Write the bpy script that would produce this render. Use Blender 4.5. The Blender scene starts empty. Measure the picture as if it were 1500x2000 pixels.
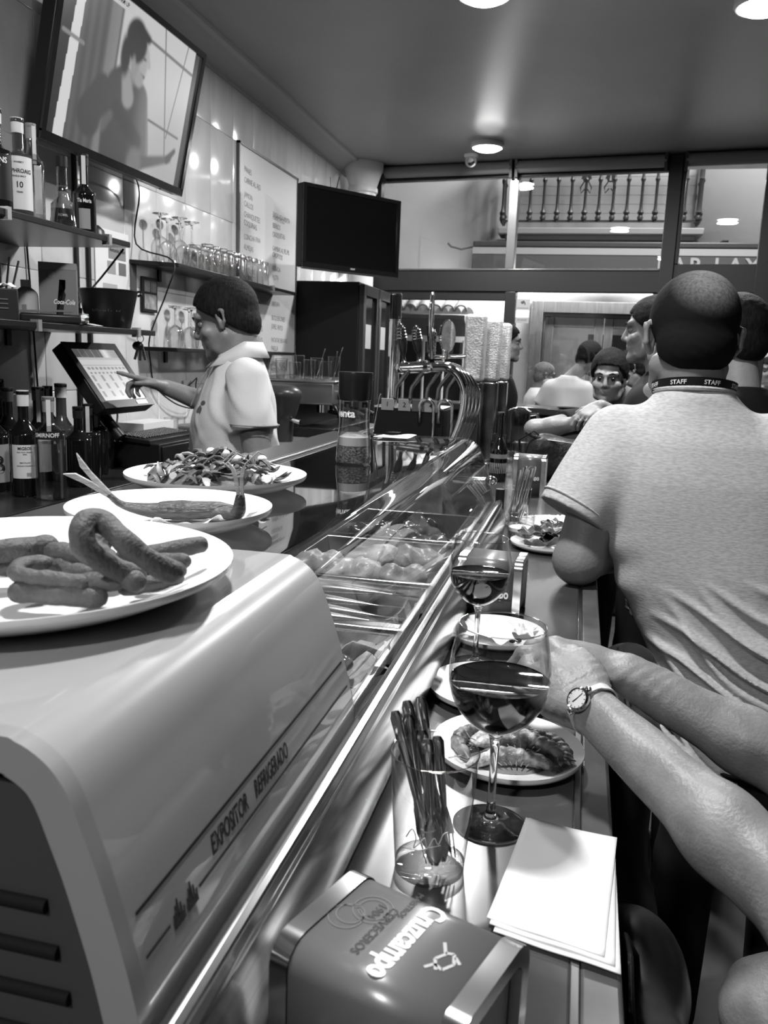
import bpy, math, random
import numpy as np
from math import sin, cos, pi, radians as R
from mathutils import Vector, Matrix, Euler
random.seed(7); rng = np.random.default_rng(7)
SC = bpy.context.scene; COL = SC.collection

# ---------------------------------------------------------------- camera
CAMZ = 1.57
pitch, yaw, roll = R(10.5858), R(12.9397), R(2.2)
fwd = Vector((-sin(yaw)*cos(pitch), cos(yaw)*cos(pitch), -sin(pitch)))
r0 = Vector((cos(yaw), sin(yaw), 0)); u0 = r0.cross(fwd)
cr = r0*cos(roll) + u0*sin(roll); cu = u0*cos(roll) - r0*sin(roll)
cd = bpy.data.cameras.new('camera'); cam = bpy.data.objects.new('camera', cd); COL.objects.link(cam)
m = Matrix((cr, cu, -fwd)).transposed().to_4x4(); m.translation = Vector((0, 0, CAMZ)); cam.matrix_world = m
cd.sensor_fit = 'VERTICAL'; cd.sensor_height = 24.0; cd.sensor_width = 18.0; cd.lens = 24.0*1620/2000
cd.clip_start = 0.02; cd.clip_end = 200
cd.dof.use_dof = True; cd.dof.focus_distance = 1.3; cd.dof.aperture_fstop = 9.0
SC.camera = cam
# ---------------------------------------------------------------- world, exposure
w = bpy.data.worlds.new('night'); SC.world = w; w.use_nodes = True
w.node_tree.nodes['Background'].inputs[0].default_value = (.005, .005, .005, 1)
w.node_tree.nodes['Background'].inputs[1].default_value = 1.0
vs = SC.view_settings; vs.view_transform = 'Standard'; vs.look = 'None'; vs.gamma = 1; vs.exposure = 0.0
try: vs.use_curve_mapping = False
except Exception: pass
cy = SC.cycles; cy.use_denoising = True; cy.max_bounces = 14; cy.transparent_max_bounces = 32
cy.transmission_bounces = 12; cy.glossy_bounces = 6; cy.diffuse_bounces = 4; cy.caustics_reflective = False
cy.caustics_refractive = False; cy.sample_clamp_indirect = 6
LAMP_W = 46.0          # watts of each ceiling downlight
STREET_W = 900.0       # street lamps outside

# ---------------------------------------------------------------- materials (all greys: the picture is black and white)
MATS = {}
def nodes(name):
    mt = bpy.data.materials.new(name); mt.use_nodes = True
    nt = mt.node_tree
    return mt, nt, nt.nodes['Principled BSDF']
def M(name, g=.5, rough=.5, metal=0, spec=.5, noise=None, bump=None, coat=0, stretch=None, trans=0, crough=.08):
    """grey g; noise=(scale, lo, hi) multiplies the grey; bump=(scale, strength)"""
    if name in MATS: return MATS[name]
    if g < .031 and spec == .5 and rough > .15: spec = .22
    mt, nt, p = nodes(name)
    p.inputs['Base Color'].default_value = (g, g, g, 1); p.inputs['Roughness'].default_value = rough
    p.inputs['Metallic'].default_value = metal; p.inputs['Specular IOR Level'].default_value = spec
    p.inputs['Coat Weight'].default_value = coat; p.inputs['Coat Roughness'].default_value = crough
    if trans: p.inputs['Transmission Weight'].default_value = trans
    if noise or bump:
        tc = nt.nodes.new('ShaderNodeTexCoord'); src = tc.outputs['Object']
        if stretch:
            mp = nt.nodes.new('ShaderNodeMapping'); mp.inputs['Scale'].default_value = stretch
            nt.links.new(src, mp.inputs[0]); src = mp.outputs[0]
    if noise:
        n = nt.nodes.new('ShaderNodeTexNoise'); n.inputs['Scale'].default_value = noise[0]; n.inputs['Detail'].default_value = 5
        nt.links.new(src, n.inputs['Vector'])
        cr_ = nt.nodes.new('ShaderNodeValToRGB'); lo, hi = min(1, g*noise[1]), min(1, g*noise[2])
        cr_.color_ramp.elements[0].position = .3; cr_.color_ramp.elements[1].position = .7
        cr_.color_ramp.elements[0].color = (lo, lo, lo, 1); cr_.color_ramp.elements[1].color = (hi, hi, hi, 1)
        nt.links.new(n.outputs[0], cr_.inputs[0]); nt.links.new(cr_.outputs[0], p.inputs['Base Color'])
    if bump:
        n = nt.nodes.new('ShaderNodeTexNoise'); n.inputs['Scale'].default_value = bump[0]; n.inputs['Detail'].default_value = 4
        nt.links.new(src, n.inputs['Vector'])
        b = nt.nodes.new('ShaderNodeBump'); b.inputs['Strength'].default_value = bump[1]; b.inputs['Distance'].default_value = .01
        nt.links.new(n.outputs[0], b.inputs['Height']); nt.links.new(b.outputs[0], p.inputs['Normal'])
    MATS[name] = mt; return mt
def thin(name, tint=.96, edge=.55, refl=.75, rough=.01, lo=.05, pw=3.2):
    """thin clear sheet (pane or blown glass wall): lets light straight through, mirrors more at grazing angles"""
    if name in MATS: return MATS[name]
    mt, nt, p = nodes(name); nt.nodes.remove(p); out = nt.nodes['Material Output']
    lw = nt.nodes.new('ShaderNodeLayerWeight'); lw.inputs[0].default_value = .5
    pwn = nt.nodes.new('ShaderNodeMath'); pwn.operation = 'POWER'; pwn.inputs[1].default_value = pw
    nt.links.new(lw.outputs['Facing'], pwn.inputs[0])
    mr = nt.nodes.new('ShaderNodeMapRange'); mr.inputs[3].default_value = lo; mr.inputs[4].default_value = refl
    nt.links.new(pwn.outputs[0], mr.inputs[0])
    mc = nt.nodes.new('ShaderNodeMapRange'); mc.inputs[3].default_value = tint; mc.inputs[4].default_value = edge
    nt.links.new(pwn.outputs[0], mc.inputs[0])
    t = nt.nodes.new('ShaderNodeBsdfTransparent'); nt.links.new(mc.outputs[0], t.inputs[0])
    g = nt.nodes.new('ShaderNodeBsdfGlossy'); g.inputs['Roughness'].default_value = rough; g.inputs[0].default_value = (.95, .95, .95, 1)
    mx = nt.nodes.new('ShaderNodeMixShader')
    nt.links.new(mr.outputs[0], mx.inputs[0]); nt.links.new(t.outputs[0], mx.inputs[1]); nt.links.new(g.outputs[0], mx.inputs[2])
    nt.links.new(mx.outputs[0], out.inputs[0]); MATS[name] = mt; return mt
def emit(name, g, s):
    if name in MATS: return MATS[name]
    mt, nt, p = nodes(name); p.inputs['Base Color'].default_value = (g, g, g, 1)
    p.inputs['Emission Color'].default_value = (g, g, g, 1); p.inputs['Emission Strength'].default_value = s
    MATS[name] = mt; return mt
def solidglass(name, g=1., rough=0., ior=1.5):
    if name in MATS: return MATS[name]
    mt, nt, p = nodes(name); p.inputs['Base Color'].default_value = (g, g, g, 1); p.inputs['Roughness'].default_value = rough
    p.inputs['Transmission Weight'].default_value = 1; p.inputs['IOR'].default_value = ior; MATS[name] = mt; return mt
def screen_mat(name, s):
    if name in MATS: return MATS[name]
    mt, nt, p = nodes(name); a = nt.nodes.new('ShaderNodeVertexColor'); a.layer_name = 'Col'
    p.inputs['Base Color'].default_value = (.01, .01, .01, 1); p.inputs['Roughness'].default_value = .3
    nt.links.new(a.outputs[0], p.inputs['Emission Color']); p.inputs['Emission Strength'].default_value = s; MATS[name] = mt; return mt

# ---------------------------------------------------------------- object helpers
def link(o, parent=None):
    COL.objects.link(o)
    if parent is not None: o.parent = parent
    return o
def tag(o, label=None, cat=None, group=None, kind=None):
    if label: o['label'] = label
    if cat: o['category'] = cat
    if group: o['group'] = group
    if kind: o['kind'] = kind
    return o
def thing(name, label, cat, loc=(0, 0, 0), rz=0, group=None, rot=None):
    o = bpy.data.objects.new(name, None); o.empty_display_size = .02; link(o)
    o.location = loc; o.rotation_euler = rot if rot else (0, 0, rz)
    return tag(o, label, cat, group)
def copy_tree(o, parent=None):
    c = o.copy(); COL.objects.link(c)
    if parent is not None: c.parent = parent
    for ch in list(o.children): copy_tree(ch, c)
    return c
def mesh_np(name, V, F, smooth=True, ang=40):
    """F: list of tuples or (n,k) array"""
    me = bpy.data.meshes.new(name)
    V = np.asarray(V, dtype=np.float32).reshape(-1, 3)
    if isinstance(F, np.ndarray):
        n, k = F.shape; li = F.reshape(-1).astype(np.int32); ls = (np.arange(n)*k).astype(np.int32)
    else:
        n = len(F); li = np.array([i for f in F for i in f], np.int32)
        ls = np.cumsum([0]+[len(f) for f in F[:-1]]).astype(np.int32) if n else np.zeros(0, np.int32)
    me.vertices.add(len(V)); me.vertices.foreach_set('co', V.reshape(-1))
    me.loops.add(len(li)); me.loops.foreach_set('vertex_index', li)
    me.polygons.add(n); me.polygons.foreach_set('loop_start', ls)
    me.update(calc_edges=True); me.validate()
    if smooth and n:
        me.polygons.foreach_set('use_smooth', np.ones(len(me.polygons), bool))
        if ang < 180: me.set_sharp_from_angle(angle=R(ang))
    return me
class MB:
    def __init__(s): s.V = []; s.F = []
    def add(s, V, F):
        o = len(s.V); s.V += [tuple(v) for v in V]; s.F += [tuple(i+o for i in f) for f in F]; return s
    def xform(s, mtx, start=0):
        for i in range(start, len(s.V)): s.V[i] = tuple(mtx @ Vector(s.V[i]))
        return s
    def box(s, lo, hi):
        x0, y0, z0 = lo; x1, y1, z1 = hi
        return s.add([(x0,y0,z0),(x1,y0,z0),(x1,y1,z0),(x0,y1,z0),(x0,y0,z1),(x1,y0,z1),(x1,y1,z1),(x0,y1,z1)],
                     [(0,3,2,1),(4,5,6,7),(0,1,5,4),(1,2,6,5),(2,3,7,6),(3,0,4,7)])
    def hexa(s, q, n, t):
        """quad q (4 pts) thickened along n by t"""
        n = Vector(n)*t; q = [Vector(p) for p in q]
        return s.add(q+[p+n for p in q], [(3,2,1,0),(4,5,6,7),(0,1,5,4),(1,2,6,5),(2,3,7,6),(3,0,4,7)])
    def lathe(s, prof, n=24, c=(0,0,0), a0=0, a1=2*pi, cap=True):
        """prof: list of (r, z)"""
        V = []; F = []; full = abs(a1-a0-2*pi) < 1e-6; cols = n if full else n+1
        for (r, z) in prof:
            for j in range(cols):
                a = a0+(a1-a0)*j/n; V.append((c[0]+r*cos(a), c[1]+r*sin(a), c[2]+z))
        for i in range(len(prof)-1):
            for j in range(n):
                k = (j+1) % cols; F.append((i*cols+j, i*cols+k, (i+1)*cols+k, (i+1)*cols+j))
        if cap and full:
            if prof[0][0] > 1e-5: F.append(tuple(reversed(range(cols))))
            if prof[-1][0] > 1e-5: F.append(tuple((len(prof)-1)*cols+j for j in range(cols)))
        return s.add(V, F)
    def tube(s, pts, r, n=10, cap=True, flat=1.0, up=None):
        """sweep along pts; r number or list; flat squashes the second axis"""
        P = [Vector(p) for p in pts]; k = len(P); rr = r if isinstance(r, (list, tuple)) else [r]*k
        V = []; F = []; ref = Vector(up) if up else None
        nrm = None
        for i in range(k):
            t = (P[min(i+1, k-1)]-P[max(i-1, 0)]).normalized()
            if nrm is None:
                a = ref if ref else (Vector((0,0,1)) if abs(t.z) < .9 else Vector((1,0,0)))
                nrm = (a - t*a.dot(t)).normalized()
            else: nrm = (nrm - t*nrm.dot(t)).normalized()
            b = t.cross(nrm)
            for j in range(n):
                a = 2*pi*j/n; V.append(P[i]+nrm*(rr[i]*cos(a)*flat)+b*(rr[i]*sin(a)))
        for i in range(k-1):
            for j in range(n):
                q = (j+1) % n; F.append((i*n+j, i*n+q, (i+1)*n+q, (i+1)*n+j))
        if cap: F.append(tuple(reversed(range(n)))); F.append(tuple((k-1)*n+j for j in range(n)))
        return s.add(V, F)
    def ball(s, c, r, n=12, m=8):
        r = r if isinstance(r, (list, tuple)) else (r, r, r)
        st = len(s.V); s.lathe([(max(1e-6, sin(pi*i/m)), -cos(pi*i/m)) for i in range(m+1)], n, cap=False)
        for i in range(st, len(s.V)):
            v = s.V[i]; s.V[i] = (c[0]+v[0]*r[0], c[1]+v[1]*r[1], c[2]+v[2]*r[2])
        return s
    def prism(s, poly, z0, z1):
        n = len(poly)
        return s.add([(x, y, z0) for x, y in poly]+[(x, y, z1) for x, y in poly],
                     [tuple(reversed(range(n))), tuple(range(n, 2*n))]+[(i, (i+1) % n, n+(i+1) % n, n+i) for i in range(n)])
    def grid(s, fn, nu, nv):
        V = [fn(i/nu, j/nv) for i in range(nu+1) for j in range(nv+1)]
        F = [(i*(nv+1)+j, (i+1)*(nv+1)+j, (i+1)*(nv+1)+j+1, i*(nv+1)+j+1) for i in range(nu) for j in range(nv)]
        return s.add(V, F)
    def mesh(s, name, smooth=True, ang=40): return mesh_np(name, s.V, s.F, smooth, ang)
    def build(s, name, mat, parent=None, world=False, smooth=True, ang=40, bevel=0, seg=2, thick=0):
        if world and parent is not None:
            l = parent.location; s.V = [(v[0]-l.x, v[1]-l.y, v[2]-l.z) for v in s.V]
        me = s.mesh(name, smooth, ang); me.materials.append(mat)
        o = link(bpy.data.objects.new(name, me), parent)
        if thick:
            b = o.modifiers.new('thick', 'SOLIDIFY'); b.thickness = thick; b.offset = 0
        if bevel:
            b = o.modifiers.new('bevel', 'BEVEL'); b.width = bevel; b.segments = seg; b.limit_method = 'ANGLE'; b.angle_limit = R(35)
            b.harden_normals = False
        return o
def obj(name, me, mat, parent=None):
    me.materials.append(mat); return link(bpy.data.objects.new(name, me), parent)
def struct(o, label=None):
    o['kind'] = 'structure'
    if label: o['label'] = label
    return o
def text2d(s, size, bold=0, align='CENTER', shear=0, space=1.0):
    c = bpy.data.curves.new('t', 'FONT'); c.body = s; c.size = size; c.offset = bold*size; c.align_x = align; c.align_y = 'CENTER'
    c.resolution_u = 3; c.shear = shear; c.space_character = space; c.extrude = 0
    o = bpy.data.objects.new('t', c); me = o.to_mesh()
    V = [(v.co.x, v.co.y) for v in me.vertices]; F = [tuple(p.vertices) for p in me.polygons]
    o.to_mesh_clear(); bpy.data.objects.remove(o); bpy.data.curves.remove(c)
    return V, F
def text(name, s, size, pos, xd, yd, mat, parent=None, bold=0, align='CENTER', shear=0, space=1.0, fn=None, sx=1.0):
    """flat print: letters laid from pos along xd (reading) and yd (up); fn maps (u,v) to a point instead"""
    V, F = text2d(s, size, bold, align, shear, space)
    if fn is None:
        p, x, y = Vector(pos), Vector(xd).normalized(), Vector(yd).normalized()
        fn = lambda u, v: p+x*u*sx+y*v
    me = mesh_np(name, [tuple(fn(u, v)) for u, v in V], F, False)
    return obj(name, me, mat, parent)

# ---------------------------------------------------------------- implicit surfaces (bodies, food): smooth union of tapered limbs
def _nets(F, o, h):
    S = F < 0; c = np.zeros(tuple(n-1 for n in F.shape), np.int8)
    offs = [(i, j, k) for i in (0, 1) for j in (0, 1) for k in (0, 1)]
    nx, ny, nz = c.shape
    for (i, j, k) in offs: c += S[i:i+nx, j:j+ny, k:k+nz]
    mixed = (c > 0) & (c < 8); ids = np.full(c.shape, -1, np.int32); I = np.argwhere(mixed); ids[mixed] = np.arange(len(I))
    acc = np.zeros((len(I), 3)); cnt = np.zeros(len(I))
    for a in offs:
        for ax in range(3):
            if a[ax]: continue
            b = list(a); b[ax] = 1
            fa = F[I[:,0]+a[0], I[:,1]+a[1], I[:,2]+a[2]]; fb = F[I[:,0]+b[0], I[:,1]+b[1], I[:,2]+b[2]]
            x = (fa < 0) != (fb < 0); t = np.where(x, fa/np.where(x, fa-fb, 1), 0)
            p = np.array(a, float)[None]+t[:,None]*(np.array(b)-np.array(a))[None]
            acc += p*x[:,None]; cnt += x
    V = np.array(o)+h*(I+acc/np.maximum(cnt, 1)[:,None]); Q = []
    for ax in range(3):
        s = [slice(1,-1)]*3; s0 = list(s); s1 = list(s); s0[ax] = slice(0,-1); s1[ax] = slice(1,None)
        A = S[tuple(s0)]; B = S[tuple(s1)]; E = np.argwhere(A != B)
        if not len(E): continue
        ins = A[E[:,0], E[:,1], E[:,2]]
        b = E.copy()
        for q in range(3):
            if q != ax: b[:,q] += 1
        u, v = (ax+1) % 3, (ax+2) % 3
        def cell(du, dv):
            e = b.copy(); e[:,u] += du; e[:,v] += dv; return ids[e[:,0], e[:,1], e[:,2]]
        q = np.stack([cell(-1,-1), cell(0,-1), cell(0,0), cell(-1,0)], 1)
        q[~ins] = q[~ins][:, ::-1]; Q.append(q)
    return V, np.concatenate(Q)
def smooth_loft(L, n=5):
    L = np.array(L, float); o = []
    for i in range(len(L)-1):
        a, b, c, d = L[max(i-1, 0)], L[i], L[i+1], L[min(i+2, len(L)-1)]
        for j in range(n):
            t = j/n; q = .5*((2*b)+(c-a)*t+(2*a-5*b+4*c-d)*t*t+(3*b-3*c+d-a)*t**3); q[0] = b[0]+(c[0]-b[0])*t; o.append(q)
    return np.array(o+[L[-1]])
def _prim(p, X):
    t = p[0]
    if t in ('cap', 'capf'):      # capf ends flat at b
        a, b = np.array(p[1], float), np.array(p[2], float); ra, rb = p[3], p[4]; ab = b-a
        u = ((X-a)@ab)/max(ab@ab, 1e-9); h = np.clip(u, 0, 1); d = np.linalg.norm(X-a-h[...,None]*ab, axis=-1)-(ra+(rb-ra)*h)
        return d if t == 'cap' else np.maximum(d, (u-1)*np.linalg.norm(ab))
    if t == 'ell':
        c = np.array(p[1], float); r = np.array(p[2], float); q = X-c
        if len(p) > 3 and p[3] is not None and not isinstance(p[3], dict): q = q@np.array(p[3].to_3x3() if hasattr(p[3], 'to_3x3') else p[3])
        k0 = np.linalg.norm(q/r, axis=-1); k1 = np.linalg.norm(q/(r*r), axis=-1)
        return k0*(k0-1)/np.maximum(k1, 1e-6)
    if t == 'loft':     # list of (z, cx, cy, rx, ry): upright tube of elliptic sections
        L = smooth_loft(p[1]); z = X[...,2]
        g = [np.interp(z, L[:,0], L[:,i]) for i in range(1, 5)]
        e = p[2] if len(p) > 2 and not isinstance(p[2], dict) else 2.0
        u = np.abs((X[...,0]-g[0])/g[2]); v = np.abs((X[...,1]-g[1])/g[3])
        d = ((u**e+v**e)**(1/e)-1)*np.minimum(g[2], g[3])
        return np.maximum(d, np.maximum(L[0,0]-z, z-L[-1,0]))
def _bb(p):
    if p[0] in ('cap', 'capf'):
        a, b = np.array(p[1], float), np.array(p[2], float); r = max(p[3], p[4]); return np.minimum(a, b)-r, np.maximum(a, b)+r
    if p[0] == 'ell':
        c = np.array(p[1], float); r = np.array(p[2], float)
        if len(p) > 3 and p[3] is not None and not isinstance(p[3], dict): r = np.full(3, r.max())
        return c-r, c+r
    L = np.array(p[1], float)
    return np.array([(L[:,1]-L[:,3]).min(), (L[:,2]-L[:,4]).min(), L[0,0]]), np.array([(L[:,1]+L[:,3]).max(), (L[:,2]+L[:,4]).max(), L[-1,0]])
def sdf(name, prims, h=.006, k=.02, carve=(), cut=None, disp=None, kc=.008, smooth=True):
    bbs = [_bb(p) for p in prims]; pad = k+3*h
    lo = np.min([b[0] for b in bbs], 0)-pad; hi = np.max([b[1] for b in bbs], 0)+pad
    n = np.ceil((hi-lo)/h).astype(int)+1; F = np.full(tuple(n), .5)
    ax = [lo[i]+h*np.arange(n[i]) for i in range(3)]
    def region(bb, padr):
        a = np.clip(np.floor((bb[0]-padr-lo)/h).astype(int), 0, n-1); b = np.clip(np.ceil((bb[1]+padr-lo)/h).astype(int)+1, 1, n)
        sl = tuple(slice(a[i], b[i]) for i in range(3))
        return sl, np.stack(np.meshgrid(*[ax[i][sl[i]] for i in range(3)], indexing='ij'), -1)
    for p, bb in zip(prims, bbs):
        kk = p[-1]['k'] if isinstance(p[-1], dict) else k
        sl, X = region(bb, pad); d = _prim(p, X); f = F[sl]
        hh = np.maximum(kk-np.abs(d-f), 0)/kk; F[sl] = np.minimum(d, f)-hh*hh*kk*.25
    for p in carve:
        sl, X = region(_bb(p), kc+2*h); d = -_prim(p, X); f = F[sl]
        hh = np.maximum(kc-np.abs(d-f), 0)/kc; F[sl] = np.maximum(d, f)+hh*hh*kc*.25
    if cut or disp:
        X = np.stack(np.meshgrid(*ax, indexing='ij'), -1)
        if disp: F = F-disp(X)
        if cut:
            for c in cut: F = np.maximum(F, c(X))
    F[0] = F[-1] = .5; F[:,0] = F[:,-1] = .5; F[:,:,0] = F[:,:,-1] = .5
    V, Q = _nets(F, lo, h)
    return mesh_np(name, V, Q, smooth, 180)
def plane_cut(n, d):   # keep where X.n < d
    n = np.array(n, float); return lambda X: X@n-d
def wav(X, seed, f, a):
    g = np.random.default_rng(seed); s = 0
    for i in range(6):
        kx = g.normal(size=3)*f; s = s+np.sin(X@kx+g.uniform(0, 6.28))
    return s*a/2.5
# ================================================================ LAMPS (ceiling downlights with their own light)
CEIL = 3.0
m_white_plastic = M('white plastic', .75, .35)
LAMPS = [(-.742, 5.90, 'round ceiling downlight nearest the front window, above the camera dome'),
         (-.49, 3.54, 'round ceiling downlight over the middle of the bar, cut by the top of the photo'),
         (.575, 3.79, 'round ceiling downlight at the top right corner of the photo'),
         (-.45, 1.15, 'round ceiling downlight above the near end of the display case'),
         (-.62, -1.2, 'round ceiling downlight behind the photographer, bar side')]
def downlight(x, y, label):
    t = thing('ceiling_downlight', label, 'lamp', (x, y, CEIL), group='round ceiling downlights')
    MB().lathe([(.11, 0), (.112, -.022), (.104, -.032), (.098, -.032), (.096, -.02)], 36, cap=False).build('housing_ring', m_white_plastic, t)
    MB().lathe([(1e-4, -.052), (.04, -.051), (.07, -.046), (.09, -.036), (.0965, -.026)], 36, cap=False).build('diffuser', emit('lamp diffuser', 1, 22), t)
    l = bpy.data.lights.new('downlight', 'AREA'); l.shape = 'DISK'; l.size = .18; l.energy = LAMP_W
    o = bpy.data.objects.new('downlight_beam', l); link(o, t); o.location = (0, 0, -.06)
for a in LAMPS: downlight(*a)
# street side: lamps under the awning across the street and street lighting from above
def area(name, loc, target, sx, sy, e):
    l = bpy.data.lights.new(name, 'AREA'); l.shape = 'RECTANGLE'; l.size = sx; l.size_y = sy; l.energy = e
    o = bpy.data.objects.new(name, l); link(o); o.location = loc
    o.rotation_euler = (Vector(target)-Vector(loc)).to_track_quat('-Z', 'Y').to_euler(); return o
area('street_light', (1.5, 8.6, 6.0), (0, 10.4, 2.6), 1.2, .6, STREET_W*.24)
area('awning_light', (.2, 10.16, 2.585), (.2, 10.05, .6), 4.2, .12, STREET_W*.20)
area('eaves_light', (.1, 6.95, 2.95), (.1, 7.3, .6), 3.2, .2, STREET_W*.05)

# ================================================================ ROOM SHELL
m_ceil = M('painted plaster ceiling', .36, .42, spec=.35, noise=(2.5, .95, 1.05))
m_wall = M('grout and plaster', .42, .8)
m_dark = M('dark wall paint', .10, .7)
m_floor = M('dark floor stone', .07, .45, noise=(6, .7, 1.4))
struct(MB().box((-1.93, -2.6, -.1), (3.3, 6.75, 0)).build('floor', m_floor, smooth=False))
struct(MB().box((-1.93, -2.6, CEIL), (3.3, 6.75, CEIL+.1)).build('ceiling', m_ceil, smooth=False))
struct(MB().box((3.2, -2.6, 0), (3.3, 6.75, CEIL)).build('wall_right', M('right wall paint', .14, .7), smooth=False))
struct(MB().box((-1.93, -2.6, 0), (3.2, -2.5, CEIL)).build('wall_back', m_dark, smooth=False))
wl = struct(MB().box((-2.05, -2.5, 0), (-1.915, 6.75, CEIL)).build('wall_left', m_wall, smooth=False), 'left wall behind the bar, clad in large pale glossy tiles')
# pillowed glossy wall tiles, each one a piece
mt, nt, p = nodes('glazed wall tile'); MATS['tile'] = mt
geo = nt.nodes.new('ShaderNodeNewGeometry'); mp = nt.nodes.new('ShaderNodeMapping'); mp.inputs['Scale'].default_value = (1, .9, .35)
nz = nt.nodes.new('ShaderNodeTexNoise'); nz.inputs['Scale'].default_value = 4; nz.inputs['Detail'].default_value = 6; nz.inputs['Distortion'].default_value = 1.2
rp = nt.nodes.new('ShaderNodeValToRGB'); rp.color_ramp.elements[0].position = .3; rp.color_ramp.elements[1].position = .75
rp.color_ramp.elements[0].color = (.50, .50, .50, 1); rp.color_ramp.elements[1].color = (.68, .68, .68, 1)
nt.links.new(geo.outputs['Position'], mp.inputs[0]); nt.links.new(mp.outputs[0], nz.inputs['Vector'])
nt.links.new(nz.outputs[0], rp.inputs[0]); nt.links.new(rp.outputs[0], p.inputs['Base Color']); p.inputs['Roughness'].default_value = .12
TW, TH = .278, .4255
tm = MB()
w2, h2, e, d = TW/2-.0006, TH/2-.0006, .0035, .012
tm.add([(0,-w2,-h2),(0,w2,-h2),(0,w2,h2),(0,-w2,h2),(d-.001,-w2,-h2),(d-.001,w2,-h2),(d-.001,w2,h2),(d-.001,-w2,h2),
        (d,-w2+e,-h2+e),(d,w2-e,-h2+e),(d,w2-e,h2-e),(d,-w2+e,h2-e)],
       [(4,5,9,8),(5,6,10,9),(6,7,11,10),(7,4,8,11),(8,9,10,11),(0,1,5,4),(1,2,6,5),(2,3,7,6),(3,0,4,7)])
tme = tm.mesh('tile', False); tme.materials.append(MATS['tile'])
for iy in range(21):
    for iz in range(7):
        zc = 2.675+TH/2-iz*TH; yc = 4.09-.278*10+iy*TW-TW/2
        if zc < .5: continue
        o = bpy.data.objects.new('tile', tme); link(o, wl); o.location = (-1.915, yc, zc)
# cornice along the left wall (stepped cove)
prof = [(-1.915, 2.93), (-1.895, 2.93), (-1.893, 2.945), (-1.865, 2.952), (-1.84, 2.965), (-1.80, 2.972), (-1.775, 2.985), (-1.745, 2.988), (-1.735, 2.9995), (-1.915, 2.9995)]
c = MB(); n = len(prof)
c.add([(x, -2.5, z) for x, z in prof]+[(x, 6.62, z) for x, z in prof], [(i, (i+1) % n, n+(i+1) % n, n+i) for i in range(n)])
struct(c.build('trim_1', M('cornice plaster', .42, .6), ang=20), 'plaster cornice where the tiled wall meets the ceiling')
# corner column with its capital
c = MB(); c.lathe([(.10, 0), (.10, 2.78), (.112, 2.79), (.112, 2.815), (.105, 2.83), (.118, 2.87), (.135, 2.92), (.15, 2.95), (.15, 2.999)], 28, c=(-1.735, 6.42, 0))
struct(c.build('column', M('column paint', .62, .4), ang=30), 'round pale column with a flared capital in the far left corner')

# ================================================================ WINDOW WALL (slightly skewed front of the bar)
def Wp(u, z, d=0.0): return (u+.13*d, 6.6-.13*(u+1.6)+d, z)
def wbox(mb, u0, u1, z0, z1, d0, d1):
    st = len(mb.V); mb.box((0, 0, 0), (1, 1, 1))
    for i in range(st, len(mb.V)):
        a, b, c_ = mb.V[i]; mb.V[i] = Wp(u0+(u1-u0)*a, z0+(z1-z0)*c_, d0+(d1-d0)*b)
    return mb
m_alu = M('dark bronze window frame', .020, .4, spec=.3)
m_alu2 = M('grey window bar', .12, .3, metal=.4)
m_pane = thin('window pane', .93, .6, .55, .0, .04, 4)
def wpart(name, mat, parent, *a, bevel=.004): return wbox(MB(), *a).build(name, mat, parent, bevel=bevel)
w1 = wbox(MB(), -1.72, .56, 2.085, 2.235, -.03, .05).build('window_1', m_alu, bevel=.004); struct(w1, 'wide upper window of the bar front with a single mullion')
wpart('frame_post', m_alu, w1, -1.72, -1.63, 2.235, 3.0, -.02, .05)
wpart('frame_head', m_alu, w1, -1.63, .47, 2.90, 3.0, -.02, .05)
wpart('frame_post', m_alu, w1, .468, .56, 0, 3.0, -.04, .06)
wpart('glazing_ledge', M('ledge highlight metal', .10, .25, metal=.5), w1, -1.63, .468, 2.235, 2.25, -.035, .05)
wpart('mullion', m_alu2, w1, -.625, -.56, 2.25, 2.90, -.03, .04)
wpart('pane', m_pane, w1, -1.63, -.625, 2.25, 2.90, .0, .004, bevel=0)
wpart('pane', m_pane, w1, -.56, .468, 2.25, 2.90, .0, .004, bevel=0)
w2_ = wbox(MB(), -1.72, .468, 0, 1.19, -.02, .12).build('window_2', M('wall under window', .05, .6), bevel=0); struct(w2_, 'lower window of the bar front with a sill on which people outside lean')
wpart('sill', M('dark polished sill', .03, .15, spec=.6), w2_, -1.72, .468, 1.19, 1.245, -.16, .2, bevel=.008)
wpart('frame_post', m_alu, w2_, -.61, -.53, 1.245, 2.085, -.03, .05)
wpart('frame_head', m_alu, w2_, -1.72, -.61, 2.02, 2.085, -.02, .05)
wpart('frame_post', m_alu, w2_, -1.72, -1.60, 1.245, 2.02, -.02, .05)
wpart('frame_post', m_alu, w2_, .44, .468, 1.245, 2.085, -.02, .05)
wpart('pane', m_pane, w2_, -1.60, -.61, 1.245, 2.02, .0, .004, bevel=0)
wpart('pane', m_pane, w2_, -.53, .44, 1.245, 2.085, .0, .004, bevel=0)
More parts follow.
